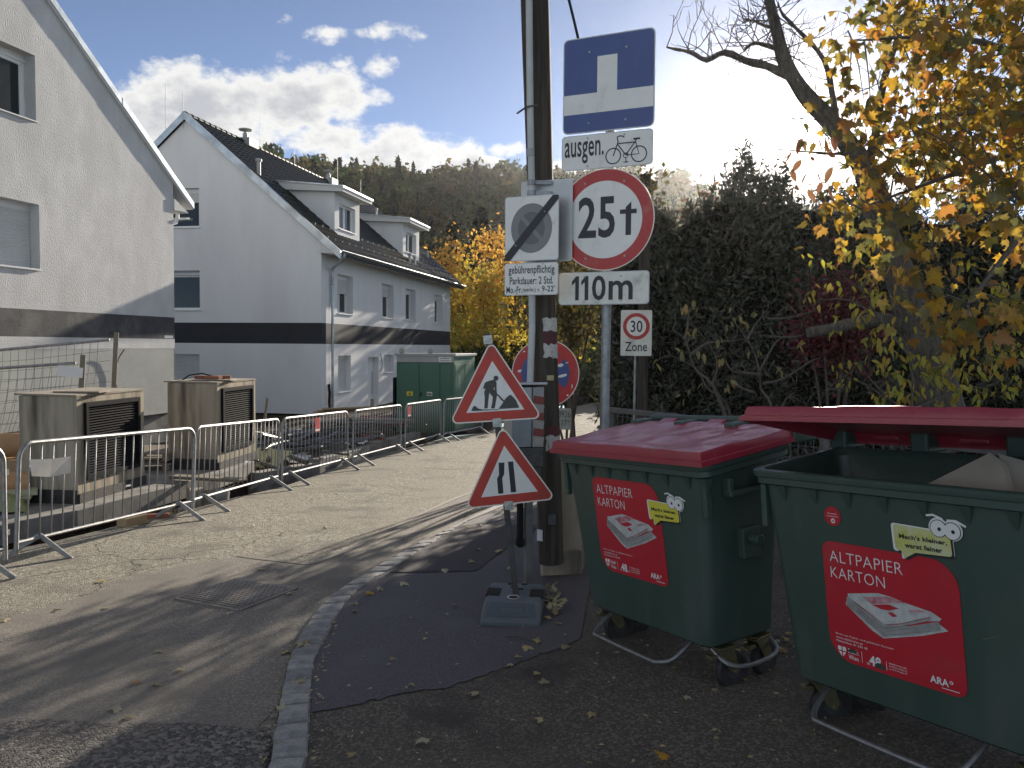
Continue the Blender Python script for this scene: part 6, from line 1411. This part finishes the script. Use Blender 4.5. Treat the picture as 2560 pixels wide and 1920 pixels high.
# big tree: leaning trunk and dead limbs against the sun
TY = 8.5
ln = lambda pts, Y=TY, dy=0.: [at(u, v, Y + dy * i) for i, (u, v) in enumerate(pts)]
bt = thing('old_tree', 'large leaning tree with furrowed bark and bare dead limbs against the sun', 'tree', (0, 0, 0))
tp = ln([(2372, 1120), (2350, 1010), (2322, 900), (2290, 810), (2255, 700), (2212, 590), (2176, 470), (2150, 400), (2075, 305), (2010, 232), (1965, 160), (1945, 90), (1925, 10), (1905, -80), (1880, -220)])
rr_ = [.25, .215, .195, .18, .155, .135, .118, .105, .09, .08, .068, .055, .045, .036, .02]
def gnarl(mb, r_amp, n):
    for i, v in enumerate(mb.v):
        k = i % n; mb.v[i] = tuple(Vector(v) + Vector((math.sin(i * 1.7 + k), math.cos(i * 2.3), math.sin(i * .9))) * r_amp)
    return mb
P, Q = densify(tp, rr_); m = MB().tube(P, Q, 22); gnarl(m, .009, 22); m.build('trunk', BARK, bt, smooth=True)
limbs = [([(1985, 205), (1920, 166), (1868, 153), (1811, 131), (1767, 150), (1728, 131), (1700, 125), (1667, 118)], .048, .012), ([(1948, 125), (1900, 109), (1875, 112), (1859, 125)], .028, .008), ([(1940, 70), (1905, 62), (1881, 51), (1855, 58)], .02, .006),
         ([(2090, 325), (2080, 230), (2060, 150), (2010, 90), (1960, 40), (1945, 10)], .035, .010), ([(2160, 430), (2190, 330), (2210, 200), (2250, 80), (2290, -40)], .05, .02), ([(2290, 830), (2220, 800), (2150, 806), (2080, 822), (2020, 832)], .085, .05), ([(2130, 390), (2080, 385), (2030, 380), (1990, 378)], .02, .006), ([(2205, 600), (2300, 480), (2400, 330), (2520, 200)], .06, .03)]
tws = MB(); ends = []
def twig(p, d, l, r_, depth):
    q = p + d * l * .5 + Vector((rnd.uniform(-.03, .03), rnd.uniform(-.03, .03), rnd.uniform(-.03, .03))); e = q + (d + Vector((rnd.uniform(-.3, .3), rnd.uniform(-.3, .3), rnd.uniform(-.15, .35)))).normalized() * l * .5
    tws.tube([p, q, e], [r_, r_ * .75, r_ * .45], 4, cap=False); ends.append(e)
    if depth:
        for k in range(rnd.choice((2, 3))):
            f = rnd.uniform(.35, 1); s_ = p.lerp(q, f * 2) if f < .5 else q.lerp(e, f * 2 - 1); d2 = (d + Vector((rnd.uniform(-.9, .9), rnd.uniform(-.6, .6), rnd.uniform(-.5, .8)))).normalized(); twig(s_, d2, l * rnd.uniform(.45, .7), r_ * .6, depth - 1)
for i, (pts, ra, rb) in enumerate(limbs):
    L3 = ln(pts, TY, rnd.uniform(-.07, .07)); L3[0] = min(P, key=lambda q: (q - L3[0]).length)
    n = len(L3); a, b = densify(L3, [ra + (rb - ra) * k / (n - 1) for k in range(n)], 3); mm = MB().tube(a, b, 9); gnarl(mm, .004, 9); mm.build('limb', BARK, bt, smooth=True)
    if i in (0, 1, 2, 3, 4, 6):
        for k in range(5 if i == 5 else 9 if i == 0 else 7):
            q = a[rnd.randrange(len(a) // 4, len(a))]; twig(q, Vector((rnd.uniform(-.9, .3), rnd.uniform(-.4, .4), rnd.uniform(-.25, 1))).normalized(), rnd.uniform(.2, .42), .007, 2)
for k in range(26):
    q = P[rnd.randrange(28, len(P) - 6)]; twig(q, Vector((rnd.uniform(-1, .7), rnd.uniform(-.5, .5), rnd.uniform(-.5, .7))).normalized(), rnd.uniform(.25, .5), .008, 2)
tws.build('twigs', TWIG, bt, kind='stuff')

# leaf shapes
def maple_leaf(s=1., curl=.18):
    half = [(0, -.05), (.10, -.06), (.30, -.16), (.26, -.02), (.46, .10), (.34, .14), (.44, .36), (.27, .30), (.20, .36), (.16, .42), (.17, .60), (.09, .56), (0, .86)]
    full = half + [(-x, y) for x, y in half[-2:0:-1]]
    vs = [(x * s, y * s, -curl * s * (abs(x) ** 1.5 + .5 * max(0, y - .3) ** 2)) for x, y in full] + [(0, .18 * s, .02 * s)]
    n = len(full); return vs, [(i, (i + 1) % n, n) for i in range(n)]
def oval_leaf(s=1.):
    pr = [(0, 0), (.13, .14), (.2, .36), (.17, .62), (.08, .84), (0, 1.0)]; full = pr + [(-x, y) for x, y in pr[-2:0:-1]]
    n = len(full); return [(x * s, y * s, -.25 * s * y * y + .12 * s * abs(x)) for x, y in full] + [(0, .45 * s, -.07 * s)], [(i, (i + 1) % n, n) for i in range(n)]
def leaves_on(thing_, shapes, spots, mat, name, n_single, key):
    """the leaves that show largest as parts, the rest joined"""
    spots = sorted(spots, key=key); shp = []
    for vs, fs in shapes: me = bpy.data.meshes.new(name); me.from_pydata(vs, [], fs); me.materials.append(mat); shp.append((me, np.array(vs), np.array(fs)))
    VV, FF, o_ = [], [], 0
    inv = thing_.matrix_basis.inverted()
    for i, (p, rot, s) in enumerate(spots):
        me, v, f = shp[i % len(shp)]
        if i < n_single:
            o = bpy.data.objects.new(name, me); COL.objects.link(o); o.parent = thing_; o.location = inv @ p; o.rotation_euler = rot; o.scale = (s, s, s)
        else:
            R3 = np.array(rot.to_matrix()); VV.append((v * s) @ R3.T + np.array(inv @ p)); FF.append(f + o_); o_ += len(v)
    if VV: link('foliage', np_mesh('foliage', np.concatenate(VV), np.concatenate(FF), mat), thing_, kind='stuff')
# maple at the right: branches reach in from beyond the frame
mp = thing('maple_tree', 'maple with large yellow and orange leaves hanging in at the upper right', 'tree', (5.6, 7.2, 0))
b = MB().tube([(0, 0, 0), (.05, .05, 2), (-.05, .1, 4), (.1, 0, 6)], [.2, .17, .13, .05], 12); b.build('trunk', BARK, mp, smooth=True)
def in_px(p):
    d = CAMROT.transposed() @ (Vector(p) - EYE); return 1280 + FPX * d.x / -d.z, 960 - FPX * d.y / -d.z
spots = []; brs = MB()
cl = []
LB = [(0, 2075), (140, 2095), (260, 2150), (400, 2190), (500, 2190), (600, 2260), (700, 2330), (800, 2400), (900, 2440), (1000, 2480)]
tries = 0
while len(cl) < 210 and tries < 9000:
    tries += 1; u = rnd.uniform(2060, 3000); v = rnd.uniform(-500, 960); Y = rnd.uniform(5.0, 8.6)
    lb = float(np.interp(v, [a for a, _ in LB], [b_ for _, b_ in LB])) + rnd.uniform(-20, 160)
    if u < lb or (v > 620 and rnd.random() < .6) or (v > 380 and rnd.random() < .35): continue
    cl.append((u, v, Y))
for u, v, Y in ((2150, 520, 6.4), (2220, 540, 6.2), (2075, 520, 6.6), (2105, 600, 6.8), (2330, 640, 5.9), (2290, 690, 6), (2330, 760, 5.6), (2420, 820, 5.4), (2180, 430, 6.6), (2440, 850, 5.5), (2520, 760, 5.2), (2100, 330, 6.8), (2125, 200, 6.5), (2110, 90, 6.6), (2150, 340, 6.9), (2200, 380, 6.7), (2180, 300, 7), (2240, 430, 6.5), (2130, 470, 6.8), (2200, 480, 6.6), (2280, 560, 6.3), (2160, 250, 7)): cl.append((u, v, Y))
for _ in range(95):
    cl.append((rnd.uniform(2240, 2700), rnd.uniform(-250, 470), rnd.uniform(7.6, 9.6)))
root = Vector((5.6, 7.2, 3.2)); bough = []
for u, v, Y in ((2130, 100, 7.2), (2150, 520, 6.4), (2300, 300, 7.6), (2380, -150, 6.5), (2420, 760, 5.6), (2330, 620, 6), (2260, -300, 7), (2550, 500, 5.4), (2500, 100, 8.5), (2350, 60, 9)):
    e = at(u, v, Y); md = root.lerp(e, .5) + Vector((rnd.uniform(-.2, .2), rnd.uniform(-.3, .3), rnd.uniform(.2, .6))); pts, rr2 = densify([root + Vector((0, 0, rnd.uniform(-.5, 1.2))), md, e], [.05, .03, .006], 8); brs.tube(pts, rr2, 6); bough += pts[3:]
for u, v, Y in cl:
    c = at(u, v, Y); k = rnd.randint(11, 26); q0 = min(bough, key=lambda q: (q - c).length)
    if (q0 - c).length < 1.1: brs.tube([q0, q0.lerp(c, .55) + Vector((0, 0, .06)), c], [.009, .006, .0025], 4, cap=False)
    for _ in range(k):
        p = c + Vector((rnd.gauss(0, .145), rnd.gauss(0, .17), rnd.gauss(-.05, .11)))
        spots.append((p, Euler((rnd.gauss(-1.15, .6), rnd.gauss(0, .5), rnd.uniform(0, 6.28))), rnd.uniform(.07, .15)))
def vis(sp):
    u, v = in_px(sp[0]); return (sp[0].y + (0 if -60 < u < 2600 and -60 < v < 1100 else 50) - sp[2] * 4)
leaves_on(mp, [maple_leaf(1, c) for c in (.12, .35, .6)], spots, L_MAPLE, 'leaf', 290, vis)
brs.v = [tuple(Vector(v) - Vector((5.6, 7.2, 0))) for v in brs.v]; brs.build('branches', TWIG, mp)
# red leaf spray next to the sun
rl = thing('creeper', 'spray of dark red creeper leaves hanging just below the sun', 'creeper', at(2030, 375, 7.6)); sp2 = []
MB().tube([rl.matrix_basis.inverted() @ at(*q) for q in ((2170, 400, 7.8), (2090, 385, 7.7), (2010, 378, 7.6), (1930, 372, 7.5))], .006, 5).build('stem', TWIG, rl)
for u, v in ((1990, 345), (2010, 350), (1985, 375), (2060, 360), (2075, 385), (2020, 420), (2050, 440), (1995, 455), (2015, 470), (2060, 500), (2050, 350), (2080, 340), (2035, 395), (1975, 420), (2000, 405), (2090, 420), (2055, 460), (2070, 470)): sp2.append((at(u + rnd.uniform(-9, 9), v + rnd.uniform(-9, 9), 7.6 + rnd.uniform(-.15, .15)), Euler((rnd.gauss(-1.5, .5), rnd.gauss(0, .5), rnd.uniform(0, 6.28))), rnd.uniform(.10, .17)))
leaves_on(rl, [oval_leaf(1)], sp2, L_RED, 'leaf', 60, lambda s_: 0)
# lime-leaved shrub right, grey bare shrub left, both behind the wire fence
def shrub(name, label, stems, Y, tips, leaf, n_leaf, size, n_single, r0, extra=(), droop=True):
    bp = at(*stems[0][0], Y); t = thing(name, label, 'shrub', (bp.x, bp.y, g(bp.x, bp.y))); inv = t.matrix_basis.inverted(); m = MB(); sp_ = []
    for pts in stems:
        L3 = [at(u, v, Y + rnd.uniform(-.12, .12) + .05 * i) for i, (u, v) in enumerate(pts)]; k = len(L3); a, b = densify(L3, [r0 * (1 - .8 * i / (k - 1)) for i in range(k)], 3)
        m.tube([inv @ q for q in a], b, 6)
        for q in a[2::2]:
            if rnd.random() < .75:
                d = Vector((rnd.uniform(-1, 1), rnd.uniform(-.7, .7), rnd.uniform(-.2, 1))).normalized(); l = rnd.uniform(.08, .28); e = q + d * l
                m.tube([inv @ q, inv @ (q.lerp(e, .5) + Vector((0, 0, .015))), inv @ e], [.005, .004, .002], 4, cap=False)
                if n_leaf and rnd.random() < n_leaf: sp_.append((e, 2))
    for u, v in tips: sp_.append((at(u, v, Y + rnd.uniform(-.2, .3)), 4 if n_leaf else 3))
    for u0, u1, v0, v1, n in extra:
        for _ in range(n): sp_.append((at(rnd.uniform(u0, u1), rnd.uniform(v0, v1), Y + rnd.uniform(-.6, .5)), 4))
    m.build('stems', TWIG, t, smooth=True); spots = []
    for p, n in sp_:
        for _ in range(n): spots.append((p + Vector((rnd.gauss(0, .035), rnd.gauss(0, .04), rnd.gauss(0, .03))), Euler((rnd.gauss(-1.0 if droop else 0, .5), rnd.gauss(0, .4), rnd.uniform(0, 6.28))), size * rnd.uniform(.65, 1.25)))
    leaves_on(t, [oval_leaf(1)], spots, leaf, 'leaf', n_single, lambda s_: s_[0].y - s_[2] * 3 + (0 if in_px(s_[0])[1] < 1060 else 9)); return t
z6 = lambda pts: [(1450 + x / 3.403, 700 + y / 3.403) for x, y in pts]
shrub('bare_shrub', 'nearly bare grey shrub with a few drooping leaves behind the closed container', [z6(s_) for s_ in ([(1300, 1300), (1220, 1130), (1120, 880), (990, 770), (940, 640), (890, 500), (790, 420), (830, 355)], [(1300, 1300), (1180, 1000), (1130, 880), (1165, 770), (1150, 640), (1090, 540), (1010, 440)], [(1300, 1300), (1240, 1040), (1080, 920), (1000, 770), (780, 645), (650, 690)], [(890, 500), (915, 400), (930, 260), (990, 225)],
    [(1640, 1300), (1620, 1050), (1540, 930), (1530, 800), (1490, 640), (1420, 510), (1300, 330), (1280, 240)], [(1530, 800), (1380, 790), (1280, 760), (1220, 640)], [(1530, 780), (1600, 640), (1700, 500), (1900, 470)], [(1560, 880), (1730, 840), (1950, 700), (2050, 660)], [(1490, 960), (1330, 900), (1240, 830)], [(950, 630), (1080, 540), (1280, 520), (1480, 490)], [(1420, 510), (1480, 400), (1600, 240)], [(1600, 330), (1780, 320), (2000, 260)], [(1620, 480), (1800, 490), (1900, 470)], [(1640, 1300), (1760, 1000), (1920, 1060)])], 8.3,
    z6([(880, 215), (985, 222), (1010, 420), (650, 690), (1030, 610), (1170, 650), (1290, 230), (1400, 300), (1420, 340), (1260, 390), (1510, 250), (1210, 480), (1510, 560), (810, 600), (870, 590), (900, 970), (1250, 900), (1280, 860), (1820, 780), (1690, 775), (1880, 520), (960, 450), (1060, 870)]), L_PALE, .0, .095, 140, .016)
zR = lambda pts: [(1900 + x / 3.352, 560 + y / 3.352) for x, y in pts]
shrub('lime_shrub', 'leafy shrub with lime yellow leaves in front of the old tree', [zR(s_) for s_ in ([(1270, 1560), (1280, 1300), (1250, 1100), (1220, 1000), (1150, 900)], [(1270, 1560), (1050, 1460), (900, 1350), (640, 1260)], [(1100, 1480), (950, 1330), (880, 1240)], [(1270, 1560), (1480, 1340), (1620, 1250)], [(1250, 1100), (1000, 800), (850, 560), (700, 450)], [(1000, 800), (760, 640), (480, 640)], [(1270, 1560), (1700, 1380), (1900, 1370), (2040, 1280)], [(850, 560), (960, 300), (1040, 240)], [(690, 1370), (520, 1400)], [(1300, 860), (1240, 720), (1080, 680)])], 7.4,
    zR([(830, 240), (680, 300), (550, 305), (400, 270), (740, 240), (950, 180), (1000, 120), (1060, 270), (880, 380), (620, 470), (740, 530), (860, 450), (430, 540), (440, 620), (900, 560), (960, 540), (1180, 590), (1150, 560), (920, 720), (880, 690), (640, 680), (800, 790), (650, 780), (630, 880), (960, 870), (1080, 870), (990, 990), (1090, 1060), (1260, 1080), (1390, 1110), (740, 1180), (1010, 1180), (630, 1220), (760, 1310), (1140, 1230), (1170, 1280), (1500, 1230), (1540, 1300), (1610, 1130), (1740, 1190), (1240, 1450), (1100, 1400), (1150, 1460), (1040, 1470), (1480, 1490), (1690, 1060), (1850, 1020), (2060, 1360), (2060, 1420), (1260, 90), (1330, 60), (1640, 370), (1840, 420), (1760, 320), (2000, 880), (1950, 960), (2150, 830), (2190, 760), (2020, 1060), (1820, 1000), (2130, 1150)]), L_LIME, .6, .088, 280, .014,
    extra=((2200, 2420, 880, 1010, 24), (2350, 2560, 830, 1000, 26), (2130, 2260, 700, 860, 10), (2480, 2640, 700, 900, 14)))
# wire fence behind the containers
fA, fB = Vector((1.02, 8.62)), Vector((3.75, 3.95)); dF = fB - fA; FL = dF.length
wf = thing('wire_fence', 'low grey wire fence with top rail running behind the containers', 'fence', (fA.x, fA.y, 0), (0, 0, math.atan2(dF.y, dF.x)))
gz = lambda s_: g(*(fA + dF * (s_ / FL))[:2])
FS = M('fence_steel', (.13, .135, .14), .5, .6, (.18, .18, .18), 10)
MB().bar((0, 0, 1.19), (FL, 0, 1.22), .05, .05).build('top_rail', FS, wf, bevel=.004)
for k in range(5): s_ = FL * k / 4; MB().bar((s_, .03, gz(s_) - .1), (s_, .03, 1.2), .05, .05).build('post', FS, wf, bevel=.004)
MB().bar((.05, .02, .75), (.75, .02, 1.18), .035, .035).build('brace', FS, wf)
m = MB()
for k in range(int(FL / .075)): s_ = k * .075; m.bar((s_, .01, gz(s_)), (s_, .01, 1.19), .0045, .0045)
for k in range(9): m.bar((0, .006, gz(0) + .1 + k * .14), (FL, .006, min(1.18, gz(FL) + .1 + k * .13)), .004, .004)
m.build('wires', FS, wf, kind='stuff', fix=False)

# ------------------------------------------------------------------ fallen leaves and litter
LM = []
for c in (.1, .4, .75, 1.0):
    vs, fs = maple_leaf(1, c); vs = [(x, y, z + .06 * math.sin(9 * x + 5 * y) * c + .18 * c) for x, y, z in vs]; me = bpy.data.meshes.new('fallen_leaf'); me.from_pydata(vs, [], fs); me.materials.append(L_DRY); LM.append(me)
ORL = bpy.data.meshes.new('fallen_leaf'); vs, fs = maple_leaf(1, .4); ORL.from_pydata([(x, y, z + .12) for x, y, z in vs], [], fs); ORL.materials.append(LEAF('leaf_fallen_orange', [(.62, .34, .04), (.66, .40, .05)], .4))
def surf_off(x, y):
    if y < kLs[0].y or y > kLs[-1].y: return PAVE + .01 if x > -.6 else .008
    i = min(range(0, 200, 4), key=lambda k: abs(kLs[k].y - y)); return PAVE + .012 if x > kLs[i].x else .008
def fall(p, s, me, lab, grp):
    o = bpy.data.objects.new('fallen_leaf', me); COL.objects.link(o); o.location = (p.x, p.y, g(p.x, p.y) + surf_off(p.x, p.y) + .004); o.scale = (s, s, s * rnd.uniform(.5, 1)); o.rotation_euler = (rnd.gauss(0, .16), rnd.gauss(0, .16), rnd.uniform(0, 6.28)); return tag(o, lab, 'leaf', grp)
zc = lambda x, y: G(650 + x / 2.676, 1300 + y / 2.676, PAVE); zd = lambda x, y: G(x / 2.676, 1300 + y / 2.676)
for x, y in ((805, 470), (630, 625), (1300, 580), (955, 435), (290, 850), (185, 865), (255, 1095), (145, 1285), (1840, 820), (2020, 865), (1765, 870), (1905, 1110), (1580, 225), (1455, 210), (1420, 295), (1235, 345), (1470, 48), (1385, 58), (1940, 665), (1665, 330), (1780, 200), (1455, 1180), (1100, 1490)): fall(zc(x, y), rnd.uniform(.055, .10), rnd.choice(LM), 'withered pale maple leaf lying on the pavement or kerb', 'fallen leaves right of the kerb')
for x, y in ((1525, 632), (1055, 885), (1218, 1010), (695, 600), (370, 610), (20, 685), (1760, 335), (445, 215), (1035, 1120), (925, 1095), (605 + 1740, 245), (430 + 1740, 57), (180 + 1740, 505), (120, 225), (690, 410), (1890, 100), (1690, 45), (840, 1335), (800, 1275)): fall(zd(x, y), rnd.uniform(.05, .09), rnd.choice(LM), 'withered pale maple leaf lying on the street asphalt', 'fallen leaves on the street')
fall(zc(740, 500), .085, ORL, 'single orange maple leaf on the pavement beside the kerb', None); fall(G(1440 * K, 1646 * K, PAVE), .085, ORL, 'orange leaf at the bottom edge of the driveway', None)
for k in range(34):
    p = G(rnd.uniform(760, 2000), rnd.uniform(1480, 1900), PAVE); fall(p, rnd.uniform(.03, .06), rnd.choice(LM), 'small withered leaf lying on the pavement or driveway', 'small leaves right of the kerb')
for k in range(26): p = G(1385 + rnd.gauss(0, 13), 1510 + rnd.gauss(0, 22), PAVE); o = fall(p, rnd.uniform(.05, .085), rnd.choice(LM), 'withered leaf in the small drift beside the foot plate', 'leaves drifted against the foot plate'); o.location.z += rnd.uniform(0, .06); o.rotation_euler.x = rnd.gauss(0, .7)
for k in range(40): p = G(1900 + rnd.gauss(0, 80), 1615 + rnd.gauss(0, 30), PAVE); fall(p, rnd.uniform(.04, .08), rnd.choice(LM), 'withered leaf on the ground behind the closed container', 'leaves behind the closed container')
m = MB()
for k in range(620):
    if k < 400:
        i = rnd.randrange(0, 120); e = kLs[i] if k % 2 else kRs[i]; x, y = e.x + rnd.gauss(.02 if k % 2 == 0 else -.03, .03), e.y + rnd.uniform(-.05, .05)
    else:
        q = G(rnd.uniform(700, 2250), 1480 + 440 * rnd.random() ** .8, PAVE); x, y = q.x, q.y
    z = g(x, y) + surf_off(x, y) + .004; a = rnd.uniform(0, 6.28); l, w = rnd.uniform(.005, .018), rnd.uniform(.003, .008); c, s_ = math.cos(a), math.sin(a)
    m.add([(x - c * l, y - s_ * l, z), (x - s_ * w, y + c * w, z + rnd.uniform(0, .008)), (x + c * l, y + s_ * l, z + rnd.uniform(0, .006)), (x + s_ * w, y - c * w, z)], [(0, 1, 2, 3)])
m.build('leaf_litter', L_DRY, kind='stuff', fix=False)
p = G(1262, 1597, PAVE); o = MB().tube([(0, 0, .01), (.1, -.03, .02), (.18, -.10, .012), (.22, -.2, .01)], [.006, .005, .004, .002], 5).build('twig', TWIG); o.location = (p.x, p.y, p.z + .01); tag(o, 'thin fallen twig in front of the foot plate', 'twig')
p = G(1150, 1850, PAVE); o = MB().tube([(0, 0, .01), (.05, .04, .02), (.11, .06, .012)], [.004, .004, .002], 5).build('twig', TWIG); o.location = (p.x, p.y, p.z + .008); tag(o, 'short fallen twig on the driveway near the bottom edge', 'twig')

# ------------------------------------------------------------------ hazy air
hb_ = MB().box((20, 165, 40), (700, 400, 96)).build('haze', None, kind='stuff')
hm = bpy.data.materials.new('haze'); hm.use_nodes = True; ht_ = hm.node_tree; ht_.nodes.clear()
pv = ht_.nodes.new('ShaderNodeVolumePrincipled'); pv.inputs['Color'].default_value = (.93, .93, .95, 1); pv.inputs['Density'].default_value = .0001; pv.inputs['Anisotropy'].default_value = .82
ho = ht_.nodes.new('ShaderNodeOutputMaterial'); ht_.links.new(pv.outputs[0], ho.inputs['Volume']); hb_.data.materials.append(hm)
S.cycles.volume_bounces = 0
